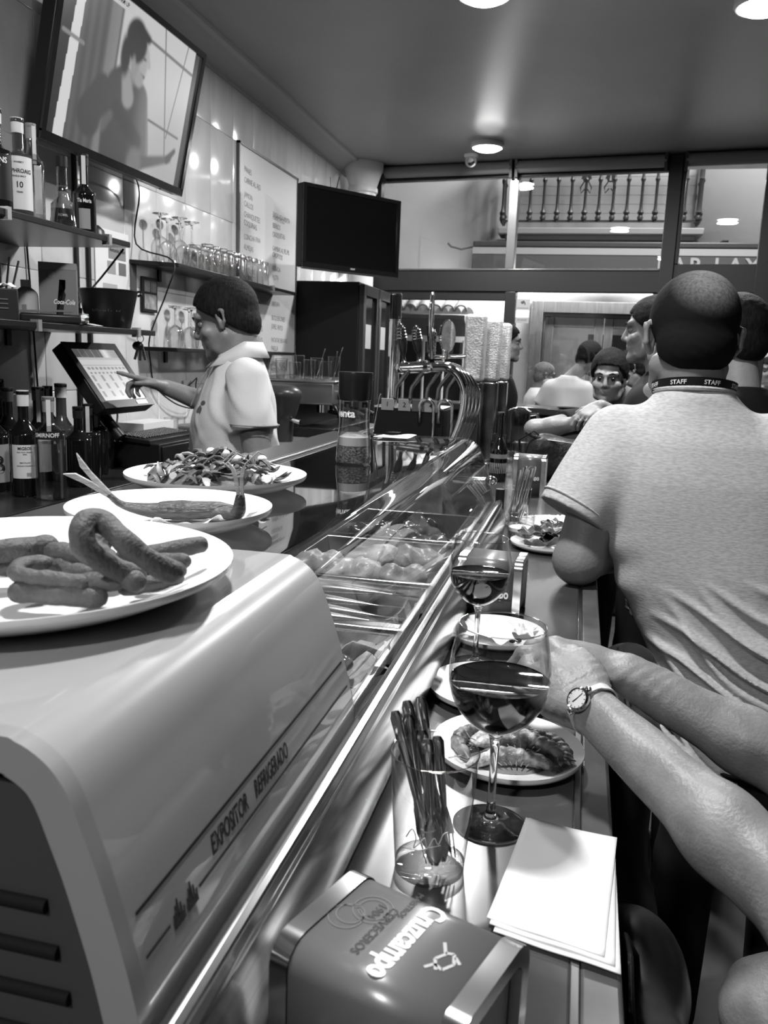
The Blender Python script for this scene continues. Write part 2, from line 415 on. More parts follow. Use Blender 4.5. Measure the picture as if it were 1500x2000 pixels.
# stickers on the pane
m_print_d = M('dark print', .05, .6); m_st_grey = M('grey sticker', .30, .5); m_st_light = M('pale sticker', .75, .5)
def sticker(z0, z1, mat, label, lines):
    t = wbox(MB(), -.527, -.425, z0, z1, -.008, -.004).build('window_sticker', mat); tag(t, label, 'sticker', 'stickers on the front window')
    for (s, size, dz, mm) in lines:
        text('lettering', s, size, Wp(-.476, (z0+z1)/2+dz, -.0085), (1, -.13, 0), (0, 0, 1), mm, t, bold=.01)
    return t
s1 = sticker(1.955, 2.035, m_st_grey, 'grey square sticker with a camera pictogram, topmost of three on the window pane', [('ZONA VIGILADA', .011, -.028, m_print_d)])
q = MB(); cx_, cz_ = -.476, 2.008
q.add([Wp(cx_+a*.9, cz_+b*.9, -.0086) for a, b in [(-.022,.004),(.006,.018),(.02,.0),(-.008,-.014)]], [(0,1,2,3)])
q.add([Wp(cx_+a, cz_+b, -.0086) for a, b in [(.012,-.004),(.02,-.002),(.018,-.018),(.01,-.016)]], [(0,1,2,3)]); q.build('camera_pictogram', m_print_d, s1, smooth=False)
sticker(1.90, 1.952, m_st_light, 'white rectangular sticker reading VISION, middle of three on the window pane', [('VISION', .02, -.008, m_st_grey)])
sticker(1.858, 1.897, m_st_grey, 'grey sticker with a phone number, lowest of three on the window pane', [('902 204 030', .014, .003, m_print_d)])
# door on the right
d1_ = wbox(MB(), .56, 1.62, 2.09, 2.28, -.03, .05).build('door_1', m_alu, bevel=.004); struct(d1_, 'tall glazed entrance door right of the front window, seen over the standing man')
wpart('frame_head', m_alu, d1_, .56, 1.62, 3.0-.03, 3.0, -.03, .05)
wpart('frame_post', m_alu, d1_, .56, .585, 2.28, 2.97, -.03, .05)
wpart('frame_post', m_alu, d1_, 1.085, 1.20, 0, 2.97, -.04, .06)
wpart('leaf_stile', m_alu, d1_, .56, .68, .0, 2.09, -.02, .05)
wpart('leaf_rail', m_alu, d1_, .68, 1.085, 0, .35, -.02, .05)
wpart('pane', m_pane, d1_, .68, 1.085, .35, 2.09, 0, .004, bevel=0)
wpart('pane', m_pane, d1_, .585, 1.085, 2.28, 2.97, 0, .004, bevel=0)
wpart('pane', m_pane, d1_, 1.20, 1.62, .35, 2.09, 0, .004, bevel=0)
wpart('pane', m_pane, d1_, 1.20, 1.62, 2.28, 2.97, 0, .004, bevel=0)
struct(wbox(MB(), 1.62, 4.9, 0, 3.0, -.02, .15).build('wall_front', M('front wall paint', .35, .7), smooth=False))
# roller blinds rolled up under the ceiling
m_blind = M('grey roller blind cloth', .22, .6, bump=(60, .1))
def blind(u0, u1, label):
    t = thing('roller_blind', label, 'blind', Wp(u0, 2.955, -.07), group='roller blinds rolled up over the windows')
    rel = lambda u, dz, dd: Vector(Wp(u, 2.955+dz, -.07+dd))-Vector(Wp(u0, 2.955, -.07))
    MB().tube([rel(u0+.01, 0, 0), rel(u1-.01, 0, 0)], .043, 20).build('cloth_roll', m_blind, t)
    for u in (u0, u1-.02):
        b = MB()
        v = [rel(u+a*.02, dz, dd) for a, dz, dd in [(0,-.075,-.03),(1,-.075,-.03),(1,-.075,.02),(0,-.075,.02),(0,.045,-.05),(1,.045,-.05),(1,.045,.02),(0,.045,.02)]]
        b.add(v, [(0,3,2,1),(4,5,6,7),(0,1,5,4),(1,2,6,5),(2,3,7,6),(3,0,4,7)])
        b.build('end_bracket', m_alu, t)
blind(-1.60, -.60, 'grey roller blind rolled up over the left half of the upper window')
blind(-.58, .46, 'grey roller blind rolled up over the right half of the upper window')
blind(.57, 1.6, 'grey roller blind rolled up over the entrance door')
# dome camera
t = thing('security_camera', 'small white dome security camera under the ceiling beside the far downlight', 'camera', (-.89, 6.20, CEIL))
MB().lathe([(.05, 0), (.05, -.012), (.045, -.02)], 24).build('base', m_white_plastic, t)
MB().ball((0, -.005, -.045), (.042, .042, .042), 18, 12).build('dome', M('camera shell', .55, .3), t)
MB().lathe([(.0001, .0), (.02, 0), (.02, -.008), (.026, -.008), (.026, .012)], 20, cap=False).xform(Matrix.Translation((0.006, -.04, -.055)) @ Matrix.Rotation(R(70), 4, 'X')).build('lens', M('black gloss', .01, .08), t)

# ================================================================ ACROSS THE STREET
FY = 10.4
m_fac = M('whitewashed facade', .72, .8, bump=(18, .12), noise=(1.2, .92, 1.04))
struct(MB().box((-8, FY, -.1), (-.66, FY+.2, 9)).add([], []).box((1.06, FY, -.1), (8, FY+.2, 9)).box((-.66, FY, 2.30), (1.06, FY+.2, 9)).build('wall_street', m_fac, smooth=False), 'whitewashed house front across the street')
struct(MB().box((-9, 6.9, -.12), (9, 13.5, -.06)).build('ground', M('street paving', .25, .7, noise=(9, .7, 1.2)), smooth=False))
m_wood = M('brown stained door wood', .06, .45, noise=(9, .75, 1.3), stretch=(6, 6, .6))
m_wood_d = M('darker door wood', .03, .45)
dd = thing('street_door', 'brown wooden double door with glazed leaves in the house across the street', 'door', (.2, FY, 0))
def ddp(name, mat, lo, hi, par=None, bevel=.006):
    return MB().box(lo, hi).build(name, mat, par or dd, bevel=bevel)
ddp('door_jamb', m_wood, (-.86, -.05, 0), (-.72, .1, 2.30)); ddp('door_jamb', m_wood, (.72, -.05, 0), (.86, .1, 2.30))
ddp('door_head', m_wood, (-.72, -.05, 2.165), (.72, .1, 2.30))
ddp('inner_frame', m_wood_d, (-.72, .0, 2.12), (.72, .08, 2.165)); ddp('inner_frame', m_wood_d, (-.72, 0, 0), (-.69, .08, 2.12))
for s, nm in ((-1, 'door_leaf'), (1, 'door_leaf')):
    x0, x1 = sorted((s*.69, s*.005))
    lf = ddp(nm, m_wood, (x0, .03, 0), (x1, .07, .5))
    for a in ((x0, .03, .5, x0+.10, 2.12), (x1-.10, .03, .5, x1, 2.12), (x0+.10, .03, 2.0, x1-.10, 2.12)):
        MB().box((a[0], .03, a[2]), (a[3], .07, a[4])).build('leaf_rail', m_wood, lf, bevel=.006)
    MB().box((x0+.10, .045, .5), (x1-.10, .05, 2.0)).build('pane', thin('house pane', .8, .5, .5, .02, .10, 4), lf)
# lit hall behind the doors
struct(MB().box((-.7, 12.6, 0), (1.1, 12.7, 2.6)).box((-.75, FY+.2, 0), (-.66, 12.7, 2.6)).box((1.06, FY+.2, 0), (1.16, 12.7, 2.6)).box((-.75, FY+.2, 2.5), (1.16, 12.7, 2.6)).build('wall_hall', M('hall paint', .6, .8), smooth=False))
ip = thing('inner_door', 'panelled inner door seen through the glazed street door', 'door', (.45, 12.56, 0))
MB().box((-.42, -.02, 0), (.42, .03, 2.0)).build('door_slab', m_wood_d, ip, bevel=.005)
for x0 in (-.34, .04):
    for z0, z1 in ((.2, .9), (1.05, 1.8)): MB().box((x0, -.032, z0), (x0+.3, -.02, z1)).build('panel', m_wood, ip, bevel=.008)
hl = bpy.data.lights.new('hall_lamp', 'POINT'); hl.energy = 22; hl.shadow_soft_size = .15; ho = bpy.data.objects.new('hall_lamp', hl); link(ho); ho.location = (-.2, 11.6, 2.25)
# awning box / sign of the bar opposite
aw = thing('bar_sign', 'long awning box with a grey sign band lettered in white across the street', 'sign', (0, 10.0, 2.6))
MB().box((-1.36, 0, 0), (2.9, .38, .19)).build('sign_band', M('sign grey', .20, .5), aw, bevel=.006)
MB().box((-1.36, -.004, .19), (2.9, .38, .262)).build('white_strip', M('white strip', .85, .45), aw)
MB().box((-1.36, -.01, .262), (2.9, .40, .335)).build('awning_cassette', M('cassette grey', .13, .4), aw, bevel=.02, seg=3)
text('lettering', 'BAR LAY', .235, (.70, -.006, .075), (1, 0, 0), (0, 0, 1), M('sign letters', .85, .5), aw, bold=.02, align='LEFT', space=1.22)
for x in (-1.0, .15, 1.35): MB().tube([(x, .1, .335), (x+.03, .1, .36), (x+.09, .1, .36)], .012, 8).build('awning_hook', M('iron', .03, .5), aw)
MB().tube([(-1.36, .05, .27), (-1.5, .04, .24), (-1.62, .03, .27), (-1.66, .03, .31)], .012, 8).build('bracket_arm', M('iron grey', .18, .5), aw)
# balcony
bl = thing('balcony', 'balcony with iron balusters above the sign across the street', 'balcony', (0, 10.0, 2.98))
m_iron = M('painted iron', .06, .45)
MB().box((-1.08, -.02, 0.03), (1.16, .36, .10)).build('slab', M('balcony plaster', .55, .7), bl, bevel=.01)
MB().box((-1.0, .03, -.03), (1.08, .36, .03)).build('slab_moulding', M('balcony moulding', .45, .7), bl, bevel=.02, seg=3)
MB().box((-1.06, .0, .165), (1.12, .022, .185)).build('bottom_rail', m_iron, bl)
MB().box((-1.06, .0, 1.06), (1.12, .03, 1.09)).build('top_rail', m_iron, bl)
def baluster_me():
    b = MB(); b.lathe([(.018, .0), (.018, .02), (.032, .03), (.032, .055), (.02, .07), (.036, .10), (.02, .13), (.016, .2), (.016, .42), (.028, .45), (.016, .48), (.016, .75), (.032, .79), (.018, .83), (.018, .90)], 8); return b.mesh('baluster')
bm_ = baluster_me(); bm_.materials.append(m_iron)
k = 0
while -1.04+k*.152 < 1.12:
    o = bpy.data.objects.new('baluster', bm_); link(o, bl); o.location = (-1.04+k*.152, .011, .165); k += 1
for x in (-1.05, 1.11):
    for y in (.1, .2, .3):
        o = bpy.data.objects.new('baluster', bm_); link(o, bl); o.location = (x, y, .165)
for x in (-.13, .13):
    s = MB()
    for sg in (-1, 1):
        s.tube([(x+sg*.05*cos(a)*(1-a/9), .0, .62+.06*sin(a)*(1-a/9)) for a in np.linspace(0, 5.2, 14)], .008, 6)
        s.tube([(x+sg*.01, 0, .52), (x+sg*.05, 0, .47), (x+sg*.06, 0, .53), (x+sg*.02, 0, .6), (x, 0, .75)], .008, 6)
    s.build('scroll_ornament', m_iron, bl)
# shutter door of the balcony
sh = thing('balcony_shutter', 'slatted shutter door at the back of the balcony', 'shutter', (.3, FY-.02, 3.05))
MB().box((-1.2, 0, 0), (.8, .015, 2.0)).build('shutter_panel', M('shutter paint', .5, .6), sh)
for i in range(20): MB().box((-1.18, -.003, .05+i*.1), (.78, .0, .145+i*.1)).build('slat', M('shutter paint', .5, .6), sh)
# tiled canopy on the left
cp = thing('tiled_canopy', 'small canopy of curved roof tiles over a window across the street', 'canopy', (-1.85, 9.85, 2.03))
MB().add([(-.7,0,0),(.46,0,0),(.46,.5,.0),(-.7,.5,0),(-.7,0,.05),(.46,0,.05),(.46,.5,.05),(-.7,.5,.05)], [(3,2,1,0),(4,5,6,7),(0,1,5,4),(1,2,6,5),(2,3,7,6),(3,0,4,7)]).build('beam', M('canopy wood', .15, .6), cp, bevel=.005)
MB().prism([(-.02, -.0), (.5, -.0), (.5, -.18)], -.7, .46).xform(Matrix(((0,0,1,0),(1,0,0,0),(0,1,0,0),(0,0,0,1)))).build('bracket_board', M('canopy wood dark', .12, .6), cp)
tl = MB()
for a in range(9):
    pass
def tile_me():
    b = MB(); st = 8
    V = []; F = []
    for j, (y, z, r) in enumerate(((-.06, 0, .075), (.55, .26, .06))):
        for i in range(st+1):
            a = pi*i/st
            V.append((r*cos(a), y, z+r*sin(a))); V.append(((r-.016)*cos(a), y, z+(r-.016)*sin(a)))
    n = (st+1)*2
    for i in range(st):
        a = i*2; F += [(a, a+2, n+a+2, n+a), (a+1, n+a+1, n+a+3, a+3), (a, a+1, a+3, a+2)]
    return b.add(V, F).mesh('roof_tile', True, 60)
tme2 = tile_me(); tme2.materials.append(M('roof clay', .16, .8, noise=(14, .7, 1.3)))
mor = MB()
for i in range(8):
    o = bpy.data.objects.new('roof_tile', tme2); link(o, cp); o.location = (-.63+i*.15, 0, .09)
    mor.lathe([(.0001, 0), (.075, 0), (.075, .02), (.0001, .02)], 16, a0=0, a1=pi, cap=False)
    st = len(mor.V)-4*17
    for q_ in range(st, len(mor.V)):
        v = mor.V[q_]; mor.V[q_] = (v[0]-.555+i*.15, -.03+v[2], .06+v[1]*1.1)
mor.build('mortar_plug', M('mortar', .7, .9), cp)
# window below the canopy with bars
hw = thing('barred_window', 'dark street window with pale bars below the tiled canopy', 'window', (-1.95, FY-.02, 1.0))
MB().box((-.55, 0, 0), (.55, .02, .78)).build('dark_opening', M('dark room', .02, .4), hw)
for i in range(5): MB().tube([(-.5+i*.25, -.04, -.02), (-.5+i*.25, -.04, .8)], .018, 8).build('bar', M('pale bar', .55, .6), hw)
for x in (-.57, .57): MB().box((x-.04, -.03, -.05), (x+.04, .02, .83)).build('window_casing', M('casing', .5, .7), hw)
# wrought bracket lamp hanging on the corner
hk = thing('wall_bracket', 'hanging wrought iron wall bracket ending in a curl beside the tiled canopy', 'bracket', (-1.22, 9.6, 1.75))
MB().tube([(-.02, .2, .36), (-.05, 0, .30), (-.03, 0, .22), (0, 0, .12), (.03, 0, .0), (.06, 0, -.1), (.11, 0, -.16), (.15, 0, -.12), (.14, 0, -.05), (.10, 0, -.06)], [.015,.02,.022,.03,.022,.026,.03,.03,.025,.018], 10).build('scroll', M('iron grey', .18, .5), hk)
MB().ball((-.05, 0, .29), .035).ball((.0, 0, .12), .035).ball((.115, 0, -.1), (.035, .02, .045)).build('knot', M('iron grey', .18, .5), hk)
# ================================================================ BAR COUNTER
BZ = 1.10
m_bar = M('brown metal bar sheet', .075, .2, metal=.35, spec=.6, noise=(5, .65, 1.5), bump=(7, .03))
m_steel = M('brushed steel', .55, .24, metal=1, noise=(30, .8, 1.15), stretch=(30, .6, 30))
m_chrome = M('chrome', .75, .06, metal=1)
m_black = M('black plastic', .012, .35)
m_blackg = M('black gloss', .01, .08)
ct = thing('bar_counter', 'long bar counter with a dark reflective top running towards the front window', 'counter', (0, 0, 0))
MB().box((-.72, -.7, BZ-.035), (.028, 4.2, BZ)).build('counter_top', m_bar, ct, bevel=.003)
MB().box((.034, -.7, BZ-.035), (.067, 4.2, BZ-.0005)).build('edge_strip', M('bar edge sheet', .16, .25, metal=.4, noise=(8, .6, 1.4)), ct, bevel=.004)
MB().box((.027, -.7, BZ-.035), (.0345, 4.2, BZ+.0022)).build('metal_bead', M('bead metal', .5, .2, metal=1), ct, bevel=.001)
MB().box((-.62, -.68, 0), (-.02, 4.15, BZ-.036)).build('front_panel', M('dark bar front', .03, .35), ct)
# ================================================================ REFRIGERATED DISPLAY CASE
PROF = [(-.203,1.205),(-.2075,1.226),(-.212,1.245),(-.217,1.263),(-.222,1.28),(-.227,1.296),(-.232,1.31),(-.2365,1.322),(-.241,1.334),(-.246,1.344),(-.253,1.353),(-.262,1.360),(-.274,1.3655),(-.29,1.3675),(-.40,1.3665),(-.55,1.365)]
def catmull(P, n=3):
    P = [np.array(p, float) for p in P]; out = []
    for i in range(len(P)-1):
        a, b, c_, d = P[max(i-1,0)], P[i], P[i+1], P[min(i+2,len(P)-1)]
        for j in range(n):
            t = j/n; out.append(.5*((2*b)+(c_-a)*t+(2*a-5*b+4*c_-d)*t*t+(3*b-3*c_+d-a)*t**3))
    out.append(P[-1]); return [tuple(p) for p in out]
PR = catmull(PROF)
def inset(pr, d):
    o = []
    for i, p in enumerate(pr):
        a, b = np.array(pr[max(i-1,0)]), np.array(pr[min(i+1,len(pr)-1)]); t = (b-a)/np.linalg.norm(b-a); o.append((p[0]-t[1]*d, p[1]+t[0]*d))
    return o
def sweep_y(pr, y0, y1, thick=0):
    mb = MB(); n = len(pr)
    if not thick:
        return mb.add([(x, y0, z) for x, z in pr]+[(x, y1, z) for x, z in pr], [(i, i+1, n+i+1, n+i) for i in range(n-1)])
    q = pr+inset(pr, thick)[::-1]; k = len(q)
    return mb.add([(x, y0, z) for x, z in q]+[(x, y1, z) for x, z in q], [tuple(range(k))[::-1], tuple(range(k, 2*k))]+[(i, (i+1) % k, k+(i+1) % k, k+i) for i in range(k)])
CY0, CY1, CYM = .35, 2.16, .785
case = thing('display_case', 'curved glass refrigerated display case standing on the bar, its near end a grey housing', 'display case', (-.38, 1.25, BZ))
m_plexi = thin('display glass', .93, .7, .8, .02, .06, 2.6)
m_hous = M('grey housing plastic', .335, .30, spec=.4, coat=.8, crough=.03)
P_in = inset(PR, .0)
body = PR+[(-.552, 1.12), (-.20, 1.12)]
k = len(body)
MB().add([(x, CY0+.012, z) for x, z in body]+[(x, CYM, z) for x, z in body], [tuple(range(k)), tuple(range(k, 2*k))[::-1]]+[(i, k+i, k+(i+1) % k, (i+1) % k) for i in range(k)]).build('compressor_housing', m_hous, case, world=True, ang=30)
sweep_y(PR, CYM+.001, CY1).build('curved_glass', m_plexi, case, world=True, ang=180)
# near end cap: lighter rim following the curve and a recessed dark panel with vents
rim = PR+inset(PR, -.022)[::-1]
inn = inset(PR, .022)
rim = PR+inn[::-1]; k = len(rim)
MB().add([(x, CY0, z) for x, z in rim]+[(x, CY0+.012, z) for x, z in rim], [tuple(range(k)), tuple(range(k, 2*k))[::-1]]+[(i, k+i, k+(i+1) % k, (i+1) % k) for i in range(k)]).build('end_rim', M('pale plastic rim', .27, .3), case, world=True, ang=30)
pan = inn+[(-.552, 1.12), (-.225, 1.12)]; k = len(pan)
endp = MB().add([(x, CY0+.006, z) for x, z in pan], [tuple(range(k))]).build('end_panel', M('dark grey end panel', .045, .45), case, world=True)
for i in range(5):
    z = 1.268-i*.0275
    MB().tube([(-.40, CY0+.0055, z), (-.262+.006*i, CY0+.0055, z)], .0042, 10, flat=1).build('vent_slot', M('vent shadow black', .006, .8), endp).location = -case.location
# far end glass and edge strips
k = len(PR)
MB().add([(x, CY1, z) for x, z in PR]+[(-.55, CY1, 1.14), (-.20, CY1, 1.14)], [tuple(range(k+2))]).build('end_glass', m_plexi, case, world=True)
q = MB(); pts = [(x, CY1, z) for x, z in PR]; q.tube(pts, .0022, 6); q.build('glass_edge', thin('glass edge', .75, .5, .6, .05, .2, 2), case, world=True)
# rear top trim, base and front rail
MB().box((-.655, CY0, 1.352), (-.552, CY1+.02, 1.366)).build('rear_trim', M('dark rear trim', .05, .25, spec=.6), case, world=True, bevel=.003)
MB().box((-.567, CY0, 1.3655), (-.553, CY1+.02, 1.371)).build('trim_strip', m_steel, case, world=True, bevel=.002)
MB().box((-.655, CY0, 1.101), (-.553, CY1, 1.352)).build('rear_door', M('dark sliding door', .02, .2), case, world=True)
MB().box((-.552, CY0+.02, 1.101), (-.205, CY1-.01, 1.128)).build('base_tray', m_steel, case, world=True, bevel=.002)
rl = [(-.206,1.192),(-.197,1.2075),(-.190,1.210),(-.1835,1.207),(-.180,1.199),(-.182,1.19),(-.176,1.178),(-.170,1.150),(-.172,1.122),(-.178,1.101),(-.205,1.101)]
k = len(rl); RY0 = .12
MB().add([(x, RY0, z) for x, z in rl]+[(x, CY1+.03, z) for x, z in rl], [tuple(range(k)), tuple(range(k, 2*k))[::-1]]+[(i, k+i, k+(i+1) % k, (i+1) % k) for i in range(k)]).build('front_rail', M('polished aluminium', .72, .2, metal=1, noise=(18, .85, 1.1), stretch=(20, .5, 20)), case, world=True, ang=25, bevel=.0015)
MB().tube([(-.32, CY1+.05, 1.251), (-.225, CY1+.05, 1.254)], .009, 14).ball((-.218, CY1+.05, 1.2545), (.018, .014, .014)).build('hinge_rod', m_chrome, case, world=True)
MB().tube([(-.19, CY1+.045, 1.102), (-.19, CY1+.045, 1.235)], .012, 14).build('corner_post', m_black, case, world=True)
# print on the housing
m_ink = M('black ink', .008, .5)
def prof_at(z, off=.0004):
    zs = [p[1] for p in PR[:20]]; xs = [p[0] for p in PR[:20]]; return float(np.interp(z, zs, xs))+off
def pline(name, y0, y1, z, w):
    b = MB(); n = 12
    b.add([(prof_at(z-w), y0+(y1-y0)*i/n, z-w) for i in range(n+1)]+[(prof_at(z+w), y0+(y1-y0)*i/n, z+w) for i in range(n+1)], [(i, i+1, n+2+i, n+1+i) for i in range(n)])
    return b.build(name, m_ink, case, world=True)
pline('printed_line', .369, .775, 1.2625, .0011); pline('printed_line', .368, .396, 1.2375, .001); pline('printed_line', .434, .775, 1.2375, .001)
def hfn(y0, z0): return lambda u, v: (prof_at(z0+v)-case.location.x, y0+u-case.location.y, z0+v-case.location.z)
text('lettering', 'EXPOSITOR', .0175, 0, 0, 0, m_ink, case, bold=.02, align='LEFT', shear=.25, fn=(lambda f: lambda u, v: f(u*.66, v))(hfn(.458, 1.249)))
text('lettering', 'REFRIGERADO', .0175, 0, 0, 0, m_ink, case, bold=.02, align='LEFT', shear=.25, fn=(lambda f: lambda u, v: f(u*.62, v))(hfn(.533, 1.249)))
# crown-like emblem interrupting the lower line
q = MB()
for y0 in (.400, .417):
    for i, (dy, hgt) in enumerate(((0, .008), (.003, .012), (.006, .015), (.009, .011), (.012, .007))):
        q.add([(prof_at(1.232), y0+dy, 1.232), (prof_at(1.232), y0+dy+.0018, 1.232), (prof_at(1.232+hgt), y0+dy+.0024, 1.232+hgt), (prof_at(1.232+hgt), y0+dy+.0006, 1.232+hgt)], [(0, 1, 2, 3)])
    q.add([(prof_at(1.2315), y0, 1.2315), (prof_at(1.2315), y0+.014, 1.2315), (prof_at(1.2365), y0+.013, 1.2365), (prof_at(1.2365), y0+.001, 1.2365)], [(0, 1, 2, 3)])
q.build('printed_emblem', m_ink, case, world=True)
# pans with food inside the case
m_pan = M('pan steel', .6, .2, metal=1)
def pan_(y0, y1, label):
    t = thing('food_pan', label, 'tray', (-.365, (y0+y1)/2, 1.1285), group='steel pans inside the display case')
    hx, hy = .148, (y1-y0)/2-.004
    b = MB(); o = [(-hx,-hy),(hx,-hy),(hx,hy),(-hx,hy)]; i_ = [(x*.93, y*.93) for x, y in o]; bt = [(x*.86, y*.86) for x, y in o]
    V = [(x, y, .062) for x, y in o]+[(x, y, .062) for x, y in i_]+[(x, y, .004) for x, y in bt]
    b.add(V, [(0,1,5,4),(1,2,6,5),(2,3,7,6),(3,0,4,7),(4,5,9,8),(5,6,10,9),(6,7,11,10),(7,4,8,11),(8,9,10,11)]).build('pan_body', m_pan, t, thick=.0016, bevel=.004)
    return t
pan_(.80, 1.085, 'steel pan of lettuce and shellfish nearest the grey housing'); pan_(1.095, 1.335, 'steel pan of small whole fish, second from the grey housing')
pan_(1.345, 1.68, 'steel pan with pale meat rolls, third from the grey housing'); pan_(1.69, 2.02, 'steel pan at the far end of the display case')
def blobs(name, label, cat, pts, rad, mat, group=None, seed=1, h=.006, amp=.003):
    c0 = np.mean(pts, 0); g = np.random.default_rng(seed)
    pr = [('ell', tuple(np.array(p)-c0), tuple(np.array(rad)*g.uniform(.75, 1.25, 3)), Matrix.Rotation(g.uniform(0, 3), 3, 'Z')) for p in pts]
    me = sdf(name, pr, h, .008, disp=lambda X: wav(X, seed, 160, amp)); o = obj(name, me, mat); o.location = tuple(c0); return tag(o, label, cat, group)
m_lett = M('lettuce', .36, .5, noise=(30, .55, 1.6), bump=(60, .5))
m_dk = M('dark glossy food', .05, .18, noise=(25, .4, 2.2))
m_meat = M('pale meat', .42, .35, noise=(22, .6, 1.4), bump=(50, .3))
g_ = np.random.default_rng(5)
def leaf(name, label, loc, s, rz, seed, mat, tilt=0, cat='lettuce', group=None):
    g = np.random.default_rng(seed); ph = g.uniform(0, 6, 4)
    def fn(u, v):
        a = v*2*pi; r = (.001+u)*(1+.18*sin(3*a+ph[0])+.1*sin(7*a+ph[1])); return (s*r*cos(a), s*.7*r*sin(a), s*(.25*u*u+.16*u*sin(5*a+ph[2])))
    o = MB().grid(fn, 6, 28).build(name, mat, thick=.0012); o.location = loc; o.rotation_euler = (tilt, tilt*.6, rz); return tag(o, label, cat, group)
lp = ['nearest the pan corner', 'against the front glass', 'in the middle of the pan', 'under the shellfish', 'beside the rear door', 'at the far rim of the pan', 'lying on top of the pile']
for i, (x, y) in enumerate([(-.30,.86),(-.26,.93),(-.36,.93),(-.33,1.0),(-.44,.9),(-.40,1.03),(-.28,1.03)]):
    leaf('lettuce_leaf', 'crumpled lettuce leaf in the nearest steel pan, '+lp[i], (x, y, 1.168+.006*(i % 3)), .06, i*1.1, i, m_lett, .25*((i % 3)-1), group='lettuce leaves in the nearest pan')
for i, (x, y) in enumerate([(-.275,.885),(-.255,.865),(-.30,.93),(-.262,.935)]):
    o = MB().ball((0,0,0), (.022,.013,.011), 14, 8).build('mussel', m_dk); o.location = (x, y, 1.198); o.rotation_euler = (.3, .2, i*.8); tag(o, 'dark glossy shellfish on the lettuce, '+['nearest the housing','touching the front glass side','furthest back','beside the pan rim'][i], 'shellfish', 'shellfish on the lettuce')
def fish_me(L, name='fish_body', fat=.13, bend=0.0):
    """tapering fish lying along +x: pointed head, full middle, narrow tail root, forked tail"""
    b = MB(); n = 16; m_ = 12; V = []; F = []
    for i in range(n+1):
        t = i/n; r = fat*L*(.12+1.0*math.sin(pi*min(1, t*1.05)**.75)**.9)*(1-.25*t) if t < .97 else fat*L*.13
        r = max(r, fat*L*.13)*.5; zc = bend*L*math.sin(pi*t)
        for j in range(m_):
            a = 2*pi*j/m_; V.append((L*(t*.82), r*.62*cos(a)*1.0, zc+r*sin(a)))
    for i in range(n):
        for j in range(m_): F.append((i*m_+j, i*m_+(j+1) % m_, (i+1)*m_+(j+1) % m_, (i+1)*m_+j))
    F.append(tuple(reversed(range(m_)))); b.add(V, F); return b
m_fishs = M('silvery fish skin', .38, .22, noise=(40, .25, 1.7), stretch=(.4, 1, 3), metal=.2)
def fish(label, loc, L, rz, group, mat, lay=1.2, bend=0.0):
    t = thing('whole_fish', label, 'fish', loc, group=group, rot=(lay, 0, rz))
    fish_me(L, bend=bend).build('fish_body', mat, t)
    b = MB(); b.add([(L*.80,-.001,.006),(L*.80,-.001,-.006),(L,-.001,-.05*L*1.4),(L*.93,-.001,0),(L,-.001,.05*L*1.4),(L*.80,.001,.006),(L*.80,.001,-.006),(L,.001,-.05*L*1.4),(L*.93,.001,0),(L,.001,.05*L*1.4)],
        [(0,1,2,3),(0,3,4),(8,7,6,5),(9,8,5),(0,5,6,1),(1,6,7,2),(2,7,8,3),(3,8,9,4),(4,9,5,0)]).build('tail_fin', mat, t)
    MB().ball((L*.06, -.045*L*.5, .01*L), .012*L*1.6, 8, 6).build('eye', m_blackg, t)
    return t
fl = ['nearest the housing', 'second from the housing', 'third from the housing', 'fourth from the housing', 'furthest from the housing', 'laid across the others']
for i in range(6):
    fish('small silvery fish laid in a row in the second steel pan, '+fl[i], (-.475+.012*(i % 2), 1.125+i*.035, 1.162+(.02 if i == 5 else 0.003*i)), .23, -.08+.05*(i % 3), 'small fish in the second pan', m_fishs)
ml = ['nearest the front glass', 'in the near middle', 'behind at the rear door', 'in the far middle', 'at the far front corner']
for i, (x, y, rr) in enumerate([(-.29,1.43,.04),(-.38,1.42,.045),(-.46,1.48,.04),(-.38,1.56,.045),(-.29,1.58,.04)]):
    blobs('meat_roll', 'pale rounded piece of meat in the third steel pan, '+ml[i], 'meat', [(x-.02, y, 1.17), (x+.02, y+.01, 1.172)], (rr*.8, rr*.7, .03), m_meat, 'meat pieces in the third pan', i+3)
cl = ['nearest the front glass', 'in the centre', 'by the rear door', 'furthest from the viewer']
for i, (x, y) in enumerate([(-.30,1.76),(-.38,1.80),(-.46,1.86),(-.36,1.93)]):
    blobs('dark_stew_piece', 'dark glossy chunk of food in the last steel pan, '+cl[i], 'food', [(x-.025, y, 1.165), (x+.02, y+.02, 1.168)], (.03, .026, .02), m_dk, 'food chunks in the last pan', i+13)
# shallow glass dishes and a cling-film dome seen through the far glass
m_clear = thin('clear blown glass', .97, .35, .85, .0, .05, 2.6)
t = thing('glass_dish', 'ribbed clear glass dish leaning inside the far end of the display case', 'dish', (-.29, 2.07, 1.145), rot=(.25, .35, .3))
MB().lathe([(.03, 0), (.035, .002), (.055, .05), (.058, .052), (.052, .048), (.033, .006)], 20, cap=False).build('dish_wall', m_clear, t)

